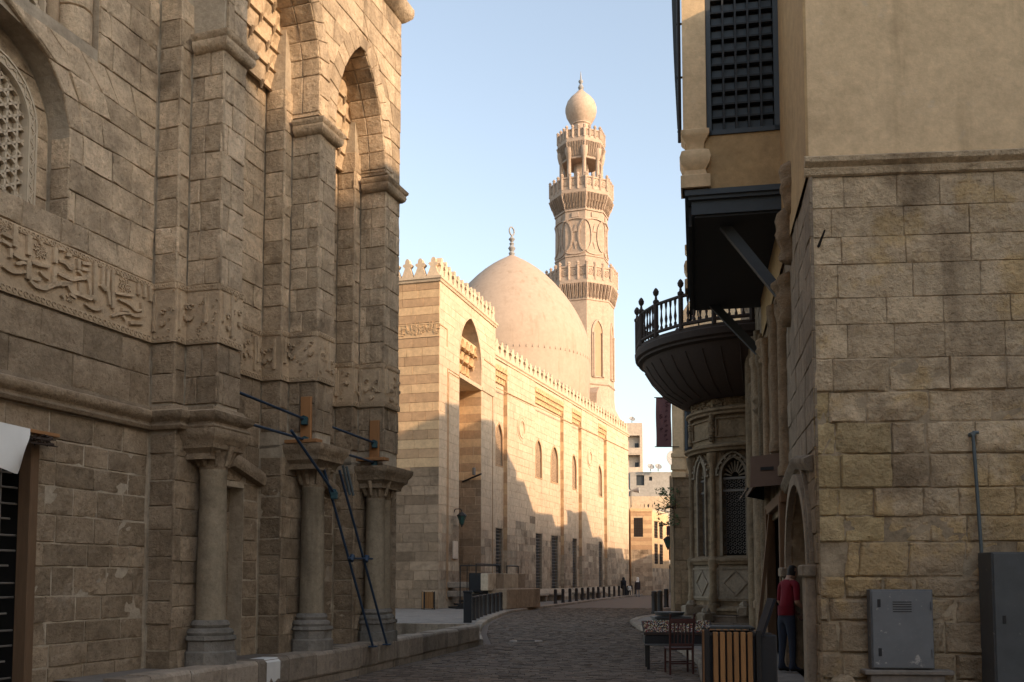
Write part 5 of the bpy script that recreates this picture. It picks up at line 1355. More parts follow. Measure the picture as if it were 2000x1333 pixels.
for z in (9.6, 10.6, 11.6): x.tube((4.2, y1 - .05, z), (4.2, y1 + .14, z), .02, .02, 6)
x.build('drain_pipe', 'iron', OR)
x = MB(); x.prism([(1.7, 10.3), (1.78, 10.3), (1.82, 11.3), (1.86, 13.2), (1.7, 13.2)], lambda a, z, d: (d, a, z), 4.5, 5.6); x.build('open_shutter', 'paint_slate', OR)
RS.finish(300)
# pipe and electricity cabinets on the end wall
def RFw(a, z, c): return RM @ RF.p(a, z, c)
FRZ = math.atan2((RM.to_3x3() @ fu).y, (RM.to_3x3() @ fu).x)
o = thing('wall_pipe', 'thin blue grey pipe climbing the wall above the large cabinet', 'pipe', RFw(2.0, 1.9, .1))
x = MB(); p = RFw(2.0, 1.9, .12) - RFw(2.0, 1.9, .1); q = RFw(1.95, 3.45, .10) - RFw(2.0, 1.9, .1); x.tube(p, q, .022, .022, 10); x.build('pipe', 'grey_pipe', o, 40)
x = MB(); x.tube(q, q + Vector((.07, 0, .0)), .022, .022, 8); x.tube(q + Vector((0, .1, -.02)), q + Vector((0, -.02, -.02)), .03, .03, 8); x.build('elbow', 'grey_pipe', o)
def cabinet(a0, a1, z0, z1, dep, label, mat, latches, ped=None):
    o = thing('electric_cabinet', label, 'cabinet', RFw(a0, 0, .05), FRZ)     # local x along the wall, -y outward
    x = MB(); w_ = a1 - a0; x.bbox(0, w_, -dep, .0, z0, z1, .006); x.build('case', mat, o)
    x = MB(); x.bbox(.015, w_ - .015, -dep - .022, -dep - .002, z0 + .015, z1 - .015, .005); dr = x.build('door', mat, o)
    for (lx, lz) in latches:
        x = MB(); x.bbox(lx - .02, lx + .02, -dep - .028, -dep - .02, lz - .05, lz + .05, .003); x.build('latch', 'black_plastic', dr)
    for (hx, hz) in ((w_ - .03, z0 + .2), (w_ - .03, z1 - .2)):
        x = MB(); x.tube((hx, -dep - .03, hz - .05), (hx, -dep - .03, hz + .05), .012, .012, 8); x.build('hinge', mat, dr)
    for k in range(5):
        x = MB(); x.bbox(w_ * .35, w_ * .65, -dep - .027, -dep - .018, z1 - .16 - k * .03, z1 - .15 - k * .03, .001); x.build('vent_slot', 'black_plastic', dr)
    if ped:
        x = MB(); x.bbox(-.10, w_ + .22, -dep - .06, .02, z0 - .07, z0 - .01, .012); x.bbox(-.02, w_ + .12, -dep - .02, .02, 0.1, z0 - .07, .012); x.build('pedestal', 'pavement', o)
    return o
cabinet(.60, 1.36, .47, 1.46, .16, 'small scratched grey metal cabinet on a concrete pedestal', 'cabinet_grey', [(.10, 1.29), (.10, .68)], True)
cabinet(1.98, 3.2, .12, 1.92, .42, 'large dark grey metal cabinet at the right edge', 'cabinet_dark', [(.12, 1.10)])
for i, (a, z, r_) in enumerate(((.25, .22, .2), (.45, .16, .14), (1.75, .2, .12))):
    x = MB(); x.lathe([(r_ * .8, -.1), (r_, .0), (r_ * .8, r_ * .6), (r_ * .3, r_ * .85)], 8); x.v = [(p[0] + rnd(-.04, .04), p[1] + rnd(-.04, .04), p[2] + rnd(-.03, .03)) for p in x.v]
    o = x.build('rubble_stone', 'stone_right', None, None, tuple(RFw(a, z, .16))); tag(o, ['large rubble lump at the broken foot of the end wall', 'smaller rubble lump left of the concrete pedestal', 'rubble lump between the two cabinets'][i], 'rubble')

# ------------------------------------------------------------------ sabil with bow front and round balcony
SO = tuple(Rw(15.0, -.1, 0)); ST = thing('sabil', 'ornate bow fronted fountain house with arched grille windows under round wooden balcony', 'fountain house', SO, RRZ)
SS = Stones(SO, RRZ); SR_ = 1.72
angs = [198, 158, 118, 78, 38, -2]
def sface(k, R_=SR_, c=0):
    a0, a1 = rad(angs[k] + 20), rad(angs[k] - 20)
    p, q = Vector((R_ * cos(a0), R_ * sin(a0), 0)), Vector((R_ * cos(a1), R_ * sin(a1), 0))
    # seen from outside the right-hand end is the one at the larger angle
    p, q = q, p
    u = (q - p).normalized(); n = Vector((u.y, -u.x, 0))
    return Face(p, u, n), (q - p).length
for k in range(len(angs)):
    F_, l = sface(k); c = l / 2; hw_ = .33 if k == 1 else .20; h = arch_hole(c, hw_, 2.2, 4.35, 4.82)
    x = MB(); wall_front(x, F_, 0, l, .1, 7.4, [h], .1); reveal(x, F_, h, .28, .12, bmi=1); x.build('bay_wall', ['sabil_stone', 'dark_void'], ST)
    if k in (4, 5): continue
    x = MB(); x.ribbon([(c - hw_ - .03, 2.2)] + arch_pts(c, hw_ + .03, 4.35, 4.86, 10) + [(c + hw_ + .03, 2.2)], .07, F_.fn(), 0, .06); x.ribbon(arch_pts(c, hw_ + .14, 4.35, 4.98, 10), .05, F_.fn(), 0, .09)
    for q in [pi * i / 9 for i in range(10)]: x.ribbon([(c + .40 * cos(q), 4.38 + .52 * sin(q) * .9), (c + .46 * cos(q), 4.38 + .58 * sin(q) * .9)], .05, F_.fn(), 0, .09)
    x.build('window_frame', 'sabil_pale', ST)
    g = thing_part('window_grille', ST)
    for i in range(9):       # fan of the arch head
        q = pi * (i + .5) / 9; x = MB(); x.ribbon([(c + .10 * cos(q), 4.33 + .12 * sin(q)), (c + hw_ * .9 * cos(q), 4.33 + .42 * sin(q))], [.02, .05], F_.fn(), -.12, -.07); x.build('fan_bar', 'sabil_pale', g)
    x = MB(); x.ribbon([(c - hw_, 4.28), (c + hw_, 4.28)], .06, F_.fn(), -.14, -.05); x.ribbon([(c - hw_, 3.95), (c + hw_, 3.95)], .06, F_.fn(), -.14, -.05); x.build('cross_bar', 'iron_grey', g)
    x = MB()
    z = 2.3; row = 0
    while z < 4.25:
        for i in range(5):
            a = c + (-.26 + .13 * i) * hw_ / .33 + (.03 if row % 2 else -.03)
            x.ribbon([(a + .052 * cos(q) * (1 - q / 14), z + .052 * sin(q) * (1 - q / 14)) for q in (0, .9, 1.8, 2.7, 3.6, 4.5, 5.4, 6.3)], .014, F_.fn(), -.11, -.085)
        z += .105; row += 1
    x.build('scrollwork', 'iron_grey', g)
    # dado with lozenge
    x = MB(); x.prism([(.04, 1.0), (l - .04, 1.0), (l - .04, 1.95), (.04, 1.95)], F_.fn(), 0, .05); x.ribbon([(.10, 1.08), (l - .10, 1.08), (l - .10, 1.86), (.10, 1.86), (.10, 1.08)], .05, F_.fn(), .04, .08)
    x.ribbon([(c, 1.14), (c + .32, 1.47), (c, 1.80), (c - .32, 1.47), (c, 1.14)], .045, F_.fn(), .04, .08); x.build('dado_panel', 'sabil_pale', ST)
    # panel and tympanum above the window
    x = MB(); x.ribbon([(.12, 5.42), (l - .12, 5.42), (l - .12, 5.92), (.12, 5.92), (.12, 5.42)], .05, F_.fn(), 0, .05)
    x.ribbon(arch_pts(c, l * .42, 6.45, 7.1, 9), .07, F_.fn(), 0, .08)
    for _ in range(110):
        a, z = rnd(.08, l - .08), rnd(6.15, 6.9); r_ = rnd(.02, .06); x.ribbon([(a + r_ * cos(q), z + r_ * sin(q)) for q in (0, 1, 2, 3, 4, 5)], rnd(.015, .03), F_.fn(), 0, .06)
    for _ in range(70):
        a, z = c + rnd(-.55, .55), rnd(4.5, 5.0)
        if abs(a - c) > hw_ + .17 or z > 4.95: x.ribbon([(a + .035 * cos(q), z + .035 * sin(q)) for q in (0, 1, 2, 3, 4, 5)], .02, F_.fn(), 0, .05)
    stuff(x.build('carved_panel', 'sabil_stone', ST))
for k in range(len(angs) - 1):       # engaged columns at the corners
    q = rad(angs[k] - 20); c = ((SR_ + .02) * cos(q), (SR_ + .02) * sin(q))
    x = MB(); x.lathe([(.17, .62), (.17, .9), (.13, .95), (.15, 1.1), (.12, 1.2), (.12, 1.85), (.15, 1.95), (.15, 2.1), (.075, 2.2), (.075, 4.6), (.13, 4.8), (.15, 4.98)], 12, c); x.build('engaged_column', 'sabil_stone', ST, 35)
    x = MB()
    for i in range(26):
        z = 5.3 + i * .035; t_ = i * .55; x.lathe([(.075 + .012 * (i % 2), z), (.075 + .012 * ((i + 1) % 2), z + .035)], 10, (c[0] + .012 * cos(t_), c[1] + .012 * sin(t_)), caps=False)
    x.build('twisted_colonette', 'sabil_stone', ST, 40)
for (z0, ex, nm) in ((1.95, .10, 'sill_moulding'), (5.0, .20, 'cornice'), (6.0, .15, 'cornice'), (.62, .12, 'plinth')):
    x = MB(); a0 = rad(-20); 
    x.lathe([(SR_ - .1, z0), (SR_ + ex * .5, z0 + .02), (SR_ + ex * .6, z0 + .08), (SR_ + ex, z0 + .12), (SR_ + ex, z0 + .17), (SR_ - .1, z0 + .26)], 24, (0, 0), a0, caps=False, sweep=rad(240)); x.build(nm, 'sabil_stone', ST, 30)
for i, (r_, z0, z1) in enumerate(((2.55, .1, .27), (2.28, .27, .44), (2.0, .44, .62))):
    n = 11
    for k in range(n):
        qa, qb = rad(2 + 196 * k / n + .25), rad(2 + 196 * (k + 1) / n - .25); x = MB()
        ins, out = r_ - .45, r_
        V = []; m = 4
        for j in range(m):
            q = qa + (qb - qa) * j / (m - 1)
            for rr, z in ((ins, z0), (out - .015, z0), (out, z1 - .05), (out + .02, z1 - .035), (out + .02, z1 - .005), (out - .01, z1), (ins, z1)): V.append((rr * cos(q), rr * sin(q), z))
        F = [(j * 7 + i_, j * 7 + i_ + 1, (j + 1) * 7 + i_ + 1, (j + 1) * 7 + i_)[::-1] for j in range(m - 1) for i_ in range(6)] + [tuple(range(7)), tuple(range((m - 1) * 7, m * 7))[::-1]]
        x.add(V, F); x.build('step_stone', 'steps_stone', ST)
# balcony: bowl, deck, railing
BL = thing_part('balcony', ST); RB = 3.22
x = MB(); x.lathe([(SR_ + .05, 6.45), (2.0, 6.5), (2.45, 6.78), (2.82, 7.2), (3.03, 7.55), (3.08, 7.68), (3.2, 7.72), (3.2, 7.78), (3.28, 7.82), (3.30, 7.98), (3.25, 8.02), (3.25, 8.1), (.3, 8.12)], 40, (0, 0), rad(-30), caps=False, sweep=rad(240)); x.build('bowl', 'wood_dark', BL, 35)
for k in range(24):
    x = MB(); q = rad(-20 + 220 * k / 23); x.path([(2.0 * cos(q), 2.0 * sin(q), 6.5), (2.45 * cos(q), 2.45 * sin(q), 6.78), (2.82 * cos(q), 2.82 * sin(q), 7.2), (3.03 * cos(q), 3.03 * sin(q), 7.55)], .022, 5); x.build('bowl_rib', 'wood_dark', BL)
posts = [-10 + 17 * k for k in range(13)]
for a in posts:
    q = rad(a); c = (RB * cos(q), RB * sin(q)); x = MB(); x.lathe([(.065, 8.08), (.065, 9.0), (.085, 9.02), (.085, 9.08), (.04, 9.12), (.03, 9.2), (.075, 9.26), (.085, 9.33), (.05, 9.40), (.01, 9.44)], 8, c, q); x.build('post', 'wood_dark', BL, 30)
for a, b_ in zip(posts[:-1], posts[1:]):
    p, q = Vector((RB * cos(rad(a)), RB * sin(rad(a)), 0)), Vector((RB * cos(rad(b_)), RB * sin(rad(b_)), 0)); d = (q - p)
    x = MB()
    for z, r_ in ((8.22, .05), (8.98, .05)): x.tube(p + Vector((0, 0, z)), q + Vector((0, 0, z)), r_, r_, 6)
    x.build('rail', 'wood_dark', BL)
    for t_ in (.22, .41, .59, .78):
        c = p + d * t_; x = MB(); x.lathe([(.04, 8.24), (.04, 8.32), (.02, 8.36), (.042, 8.5), (.024, 8.62), (.018, 8.75), (.034, 8.85), (.04, 8.96)], 8, (c.x, c.y)); x.build('baluster', 'wood_dark', BL, 40)
# flag on the balcony
fp = RM @ Vector((0, 0, 0)); q = rad(150); fl0 = Matrix.Translation(Vector(SO)) @ Matrix.Rotation(RRZ, 4, 'Z') @ Vector((2.95 * cos(q), 2.95 * sin(q), 8.1))
o = thing('flag', 'red white and black flag hanging limp on the round balcony', 'flag', fl0)
x = MB(); x.tube((0, 0, 0), (-.12, 0, 1.85), .018, .015, 6); x.build('pole', 'iron', o)
for i, mt in enumerate(('flag_red', 'flag_white', 'flag_black')):
    x = MB(); V = []; F = []
    for j in range(8):
        for k in range(5):
            z = 1.55 - j * .17; V.append((-.10 - .03 * (i * 1.0 + k / 4.) * 1.6 - .012 * sin(j + k * 2), .05 * sin(k * 1.6 + j * .3 + i), z - i * .08 - k * .02))
    for j in range(7):
        for k in range(4): F.append((j * 5 + k, j * 5 + k + 1, j * 5 + k + 6, j * 5 + k + 5))
    x.add(V, F); x.build('cloth_stripe', mt, o, 60)
# carved fragments lying on the steps
for i, (a, rr, z, lab) in enumerate(((168, 1.95, .62, 'carved stone fragment on the top step below the grille window'), (140, 2.12, .44, 'broken carved block on the middle step of the fountain house'), (122, 2.05, .62, 'small carved stone lump on the top step at the left'))):
    q = rad(a); p = Matrix.Translation(Vector(SO)) @ Matrix.Rotation(RRZ, 4, 'Z') @ Vector((rr * cos(q), rr * sin(q), z))
    x = MB(); x.bbox(-.28, .28, -.12, .12, 0, .26, .03); x.lathe([(.10, .2), (.14, .28), (.08, .36), (.02, .38)], 8, (.05, 0))
    for k in range(6): x.tube((-.25 + .1 * k, -.13, .05), (-.25 + .1 * k, -.13, .22), .03, .02, 5)
    x.v = [(u + rnd(-.02, .02), v + rnd(-.02, .02), w + rnd(-.015, .015)) for u, v, w in x.v]
    tag(x.build('carved_fragment', 'sabil_pale', None, None, p, RRZ + q), lab, 'carved stone')
# ------------------------------------------------------------------ houses along the right side of the street, with unseen ones added for shade
def simple_house(name, label, loc, rz, w, dpt, h, mat, windows=(), parapet=.35, roofbits=()):
    """local x along the front (width w), front at y=0 facing -y"""
    o = thing(name, label, 'house', loc, rz); f = Face((0, 0, 0), (1, 0, 0), (0, -1, 0))
    hs = [rect_hole(*q) for q in windows]
    x = MB(); wall_front(x, f, 0, w, 0, h, hs)
    for q in hs: reveal(x, f, q, .2, back=False)
    x.quad((0, 0, 0), (0, 0, h), (0, dpt, h), (0, dpt, 0)); x.quad((w, 0, 0), (w, dpt, 0), (w, dpt, h), (w, 0, h)); x.quad((0, dpt, 0), (0, dpt, h), (w, dpt, h), (w, dpt, 0)); x.build('wall', mat, o)
    x = MB(); x.box(-.1, w + .1, -.1, dpt, h, h + parapet); x.build('roof', mat, o)
    for q in windows:
        x = MB(); x.box(q[0], q[1], .15, .2, q[2], q[3]); g = x.build('window', 'window_dark', o)
        x = MB(); x.ribbon([(q[0], q[2]), (q[1], q[2]), (q[1], q[3]), (q[0], q[3]), (q[0], q[2])], .1, f.fn(), -.05, .04); x.ribbon([((q[0] + q[1]) / 2, q[2]), ((q[0] + q[1]) / 2, q[3])], .06, f.fn(), -.15, -.05); x.build('window_frame', 'wood_dark', g)
    for (a, b_, c, d, e) in roofbits:
        x = MB(); x.box(a, b_, c, d, h, e); x.build('roof_room', mat, o)
    return o
simple_house('unseen_house', 'tall plain ochre house across the open corner, right of and behind the viewer', (26.9, 10.0, 0), rad(-108), 34, 14, 19.85, 'plaster_ochre', [(2, 3.2, 1, 3), (5, 6.2, 5, 7)], .35, [(16.3, 34, 0, 14, 22.5)])  # unseen; height and roof block set for the shadow on the left front
simple_house('unseen_house', 'plain unseen house added on the left behind the viewer to cut sky light', (-11.3, -19.6, 0), rad(80), 26, 10, 12.5, 'far_beige', [(3, 4, 4, 6)])  # unseen house added to cut low sky light in the street
simple_house('unseen_end_house', 'plain unseen house added far behind the viewer to cut sky light', (11.0, -21.0, 0), rad(180), 24, 8, 12.0, 'far_beige', [(3, 4, 4, 6)])  # unseen, added across the street to darken its lower part
simple_house('unseen_rear_house', 'tall plain house standing behind the corner house, away from the street', (13.0, 21.0, 0), rad(-10), 16, 12, 15.0, 'plaster_ochre', [(2, 3, 9, 11)])  # unseen mass added to keep the sun off the plaster house
nh = thing('plaster_house', 'ochre plaster house with dark window behind the round balcony', 'house', (6.32, 38.0, 0))
fh = Face((0, 0, 0), (1, 0, 0), (0, -1, 0)); wh = rect_hole(.52, .95, 6.6, 8.55)
x = MB(); wall_front(x, fh, 0, 5, 5.7, 9.0, [wh]); reveal(x, fh, wh, .2, back=False); x.quad((0, 0, 0), (0, 0, 9.0), (1.9, 10, 9.0), (1.9, 10, 0)); x.quad((0, 0, 9), (5, 0, 9), (5, 10, 9), (1.9, 10, 9)); x.quad((5, 0, 0), (5, 10, 0), (5, 10, 9), (5, 0, 9)); x.build('upper_wall', 'plaster_ochre', nh)
x = MB(); x.box(.02, 5, .02, 1, 0, 5.7); x.build('lower_wall', 'sabil_stone', nh)
HS_ = Stones((6.32, 38.0, 0), 0); ashlar(HS_, fh, 0.02, 2.0, .12, 5.6, nh, 'sabil_stone', .42, (.5, .9), d=.03, rough=.003); HS_.finish(40)
x = MB(); x.box(.52, .95, .15, .2, 6.6, 8.55); g = x.build('window', 'window_dark', nh); x = MB(); x.ribbon([(.52, 6.6), (.95, 6.6), (.95, 8.55), (.52, 8.55), (.52, 6.6)], .09, fh.fn(), -.02, .06); x.ribbon([(.52, 7.6), (.95, 7.6)], .07, fh.fn(), -.1, .03); x.build('window_frame', 'paint_slate', g)
x = MB()
for (o_, z0, z1) in ((.06, 5.55, 5.75), (.02, 5.75, 5.85), (.07, 5.85, 6.05), (.03, 6.05, 6.35), (.06, 6.35, 6.5)): x.box(-o_, .42 + o_, -o_ - .04, .1, z0, z1)
x.box(-.0, .42, -.05, .1, 6.5, 9.0); x.box(-.1, .5, -.12, .1, 8.85, 9.05); x.build('corner_pilaster', 'plaster_ochre', nh)
x = MB(); x.sweep([(0, 5.5), (.06, 5.53), (.08, 5.62), (0, 5.7)], [(0, 0), (5, 0)], lambda a, w, z: (a, -w, z)); x.build('string_course', 'sabil_stone', nh)
x = MB(); x.box(2.4, 9.4, -.6, 11.2, 0, 15.2); x.box(3.2, 6, 1, 4, 15.2, 16.2); x.build('rear_block', 'plaster_ochre', nh)  # unseen rear block added to cast the shadow on the portal block
for i, (y0, y1, hh) in enumerate(((49.5, 54, 12.2), (54, 60.5, 10.4), (60.5, 63.5, 9.6), (63.5, 68.5, 10.7), (68.5, 74, 8.8), (74, 80, 7.9), (80, 90, 6.9), (90, 104, 6.2))):  # unseen row; heights shaped to place the shadow edge on the mosque
    xa, xb = interp(RE, y0) + 1.6, interp(RE, y1) + 1.6; d = Vector((xb - xa, y1 - y0, 0)); l = d.length; rz_ = math.atan2(d.y, d.x)
    # front faces the street on the left: run from far to near so that -y points to the road
    o = simple_house('row_house', ['first', 'second', 'third', 'fourth', 'fifth', 'sixth', 'seventh', 'eighth'][i] + ' plain shaded house beyond the ochre plaster house, counted from it', (xb, y1, 0), rz_ + pi, l, 7, hh, ['plaster_ochre', 'far_beige', 'far_grey'][i % 3],
                 [(l * .3, l * .3 + 1, 1, 3), (l * .6, l * .6 + 1, hh - 3, hh - 1.4)], .3, [(l * .1, l * .45, 1, 3, hh + rnd(.3, 1.1))])
    o['group'] = 'houses along the right side of the bend'
# banner between two rods
o = thing('street_banner', 'dark maroon vertical banner hanging beside the ochre plaster house', 'banner', (5.66, 37.9, 6.75))
x = MB(); V = []; F = []
for j in range(13):
    for i in range(5): V.append((.60 * i / 4 + .01 * sin(j * .6), .02 * sin(i * 1.3 + j * .5), 1.95 * j / 12))
for j in range(12):
    for i in range(4): F.append((j * 5 + i, j * 5 + i + 1, j * 5 + i + 6, j * 5 + i + 5))
x.add(V, F); x.build('cloth', 'banner_cloth', o, 60)
for z in (0, 1.95):
    x = MB(); x.tube((-.06, 0, z), (.9, 0, z), .018, .018, 6); x.build('rod', 'iron', o)
x = MB(); fb_ = lambda a, z, c: (a, -c, z)
for (a, z) in ((.42, 1.75), (.44, 1.62), (.40, 1.2), (.38, 1.02), (.42, .84), (.40, .62), (.37, .45), (.42, .28), (.18, 1.25), (.2, 1.15), (.22, .7), (.42, 1.42)):
    r_ = rnd(.03, .06); x.ribbon([(a + r_ * cos(q), z + r_ * .8 * sin(q)) for q in (0.2, 1.2, 2.2, 3.2, 4.4)], .022, fb_, .022, .028); x.ribbon([(a - .06, z - .05), (a + .05, z + .02)], .02, fb_, .022, .028)
x.build('printed_script', 'banner_print', o)
# plant hanging from the wall, sign and lantern on the corner
o = thing('hanging_plant', 'leafy dark green plant hanging at the corner below the banner', 'plant', (6.15, 38.0, 4.0)); random.seed(21)
x = MB()
for k in range(16): 
    a = Vector((.25, 0, rnd(.2, .6))); b_ = a + Vector((rnd(-.75, .1), rnd(-.4, .2), rnd(-.5, .7))); x.tube(a, b_, .02, .006, 4)
x.build('stem', 'wood_dark', o)
x = MB()
for k in range(420):
    p = Vector((rnd(-.55, .35), rnd(-.4, .2), rnd(-.35, 1.15))) ; p.x += .2 * noise.noise(p * 3)
    if noise.noise(p * 2.6) < -.12: continue
    a = Vector((rnd(-1, 1), rnd(-1, 1), rnd(-.6, .8))).normalized() * .085; b_ = a.orthogonal().normalized() * .03
    x.add([p - a, p + b_, p + a, p - b_], [(0, 1, 2, 3)])
x.build('leaves', 'leaf', o)
o = thing('shop_sign', 'purple hanging signboard on a bracket above the lantern', 'sign', (7.0, 44.0, 3.55)); x = MB(); x.bbox(0, .55, -.05, .05, 0, .42, .01); x.build('board', 'sign_cloth', o); x = MB(); x.tube((-.35, 0, .42), (.7, 0, .62), .03, .03, 6); x.tube((-.35, 0, .42), (-.1, 0, .55), .02, .02, 6); x.build('bracket', 'iron', o)
x = MB(); fb2 = lambda a, z, c: (a, -c, z)
x.ribbon([(.1, .28), (.2, .2), (.3, .26), (.45, .2)], .05, fb2, .05, .056); x.build('lettering', 'wood_dark', o)
lantern((7.05, 44.0, 2.95), rad(-60), 'dark street lantern under the purple hanging signboard', .65)
# blue advertising stand with round white top
o = thing('blue_stand', 'tall narrow blue advertising stand with a white round top', 'advertising stand', (7.72, 46.0, .12)); x = MB(); x.bbox(-.2, .22, -.05, .05, 0, 1.85, .02); x.build('panel', 'blue_panel', o)
x = MB(); x.lathe([(.05, 1.85), (.12, 1.95), (.10, 2.05), (.05, 2.1)], 12); x.build('neck', 'blue_panel', o, 50); x = MB(); x.lathe([(.09, 2.08), (.14, 2.14), (.13, 2.22), (.06, 2.27), (.01, 2.28)], 12); x.build('top_cap', 'cloth_white', o, 50)
for (a0, a1, z0, z1, mt) in ((-.02, .18, .95, 1.2, 'banner_cloth'), (.0, .18, .5, .85, 'leaf')):
    x = MB(); x.box(a0, a1, -.058, -.052, z0, z1); x.build('picture', mt, o)

# ------------------------------------------------------------------ far end of the street
FH = thing('far_stone_house', 'small striped stone house with lattice windows at the far bend', 'house', (11.25, 92.0, 0), rad(0))
FS = Stones((11.25, 92, 0), 0); f1 = Face((0, .03, 0), (1, 0, 0), (0, -1, 0)); u2 = Vector((sin(rad(22)), cos(rad(22)), 0)); n2 = Vector((cos(rad(22)), -sin(rad(22)), 0)); WW = 2.0
f2 = Face(Vector((WW, 0, 0)) - n2 * .03, u2, n2)
w1 = rect_hole(.28, 1.15, 5.55, 7.3); w2s = [rect_hole(.9, 2.3, 5.3, 7.2), rect_hole(3.0, 4.4, 5.3, 7.2), rect_hole(.9, 2.3, 2.9, 4.9), rect_hole(3.0, 4.4, 2.9, 4.9)]
x = MB(); wall_front(x, f1, 0, WW, 0, 8.2, [w1]); reveal(x, f1, w1, .2); wall_front(x, f2, 0, 7, 0, 8.2, w2s)
for q in w2s: reveal(x, f2, q, .2)
x.quad((0, .03, 0), (0, .03, 8.2), (0, 6, 8.2), (0, 6, 0)); x.quad((0, 0, 8.2), (WW, 0, 8.2), tuple(f2.p(7, 8.2)), (0, 6, 8.2)); fw = x.build('wall', 'far_beige', FH)
ashlar(FS, f1, 0, WW, .1, 7.9, fw, lambda ci, a, z: 'cream_band' if (z > 4.4 and ci % 2) else ('brown_band' if z > 4.4 else 'raw_stone'), .42, (.5, .9), [w1], d=.03, rough=0, fine=False)
ashlar(FS, f2, 0, 7, .1, 7.9, fw, lambda ci, a, z: 'cream_band' if z > 2.6 else 'raw_stone', .42, (.5, .9), w2s, d=.03, rough=0, fine=False); FS.finish(60)
for q, fc in [(w1, f1)] + [(q, f2) for q in w2s]:
    g = thing_part('window', FH); a0, a1 = q.L(1), q.R(1); x = MB(); x.prism([(a0, q.z0), (a1, q.z0), (a1, q.z1), (a0, q.z1)], fc.fn(), -.15, -.12); x.build('pane', 'window_dark', g)
    x = MB()
    for k in range(6): x.ribbon([(a0 + (a1 - a0) * k / 5, q.z0), (a0 + (a1 - a0) * k / 5, q.z1)], .06, fc.fn(), -.1, .02)
    for k in range(8): x.ribbon([(a0, q.z0 + (q.z1 - q.z0) * k / 7), (a1, q.z0 + (q.z1 - q.z0) * k / 7)], .06, fc.fn(), -.1, .02)
    x.build('lattice', 'wood_dark', g)
x = MB(); x.box(-.05, WW + .05, -.08, .2, 7.9, 8.2); x.build('cornice', 'cream_band', FH)
mm3 = merlon_mesh(.42, .55, .2)
for k in range(5): merlon(mm3, FH, .22 + .42 * k, .1, 8.2)
x = MB(); x.tube((.25, .1, 8.2), (.25, .1, 9.9), .05, .05, 6); ld = thing('loudspeaker', 'pair of grey horn loudspeakers on a pole over the far stone house', 'loudspeaker', (11.3, 92.0, 8.2))
x = MB(); x.tube((0, .1, 0), (0, .1, 1.9), .05, .05, 6); x.build('pole', 'iron_grey', ld)
for sg in (-1, 1):
    x = MB(); x.tube((sg * .1, 0, 1.7), (sg * .75, -.15, 1.75), .08, .30, 10); x.build('horn', 'lead_grey', ld)
# house closing the bend
bh = simple_house('bend_house', 'dark shuttered shop house closing the bend right of the far stone house', (15.6, 103.5, 0), rad(12), 9, 6, 8.6, 'far_grey', [(.6, 2.0, 3.6, 6.2), (3.0, 4.4, 3.6, 6.2), (5.5, 7, 3.6, 6.2)])
for k in range(5):
    x = MB(); x.bbox(.3 + k * 1.3, 1.4 + k * 1.3, -.10, -.02, .1, 2.9, .03); x.build('shutter', 'iron_grey', bh)
x = MB(); x.bbox(-.1, 8, -.9, -.02, 3.0, 3.2, .03); x.build('canopy', 'far_beige', bh)
# grey house with roof room, dishes
gh = thing('grey_house', 'grey and beige rendered house with satellite dishes above the far bend', 'house', (14.6, 122, 0))
fg = Face((0, 0, 0), (1, 0, 0), (0, -1, 0)); gw_ = [rect_hole(2.0, 3.1, 9.2, 10.9)]; gu = [rect_hole(1.1, 2.1, 13.3, 14.6), rect_hole(2.7, 3.1, 13.9, 14.4)]
x = MB(); wall_front(x, fg, -.3, 9, 0, 11.9, gw_); [reveal(x, fg, q, .3, back=False) for q in gw_]; x.box(-.3, 9, .35, 8, 0, 11.9); x.build('lower_wall', 'far_beige', gh)
x = MB(); fg2 = Face((0, .25, 0), (1, 0, 0), (0, -1, 0)); wall_front(x, fg2, .3, 7.6, 11.9, 15.0, gu); [reveal(x, fg2, q, .3, back=False) for q in gu]; x.box(.3, 7.6, .6, 8, 11.9, 15.0); x.build('upper_wall', 'far_grey', gh)
for q, fc in [(gw_[0], fg)] + [(q, fg2) for q in gu]:
    x = MB(); x.prism([(q.L(1), q.z0), (q.R(1), q.z0), (q.R(1), q.z1), (q.L(1), q.z1)], fc.fn(), -.3, -.25); x.build('window', 'window_dark', gh)
x = MB(); x.box(6.2, 9.2, -.5, 0, 11.5, 11.75); x.box(6.2, 9.2, -.5, -.42, 11.75, 12.3); x.build('balcony', 'far_plaster', gh)
def dish(loc, r_, lab, rz=0.0, tilt=35):
    o = thing('satellite_dish', lab, 'satellite dish', loc, rz, 'satellite dishes on the roofs')
    x = MB(); x.tube((0, 0, 0), (0, 0, r_ * 1.1), .05, .05, 6); x.build('mast', 'iron_grey', o)
    x = MB(); x.lathe([(.02, 0), (r_ * .5, r_ * .07), (r_ * .85, r_ * .2), (r_, r_ * .3), (r_ * .98, r_ * .32), (r_ * .5, r_ * .1), (.02, .04)], 18, caps=False); d_ = x.build('reflector', 'lead_grey', o, 50); d_.location = (0, 0, r_ * 1.2); d_.rotation_euler = (rad(90 - tilt), 0, rad(15))
    x = MB(); x.tube((0, -.1, r_ * 1.1), (r_ * .1, -r_ * 1.0, r_ * 1.9), .03, .03, 5); x.build('feed_arm', 'iron_grey', o)
dish((16.8 + .6, 121.5, 15.0), .45, 'small satellite dish left on the roof of the grey house'); dish((18.35, 121.5, 15.0), .45, 'small satellite dish in the middle of the grey roof'); dish((20.6, 122.5, 15.0), 1.25, 'largest satellite dish at the right end of the grey roof', 0, 20)
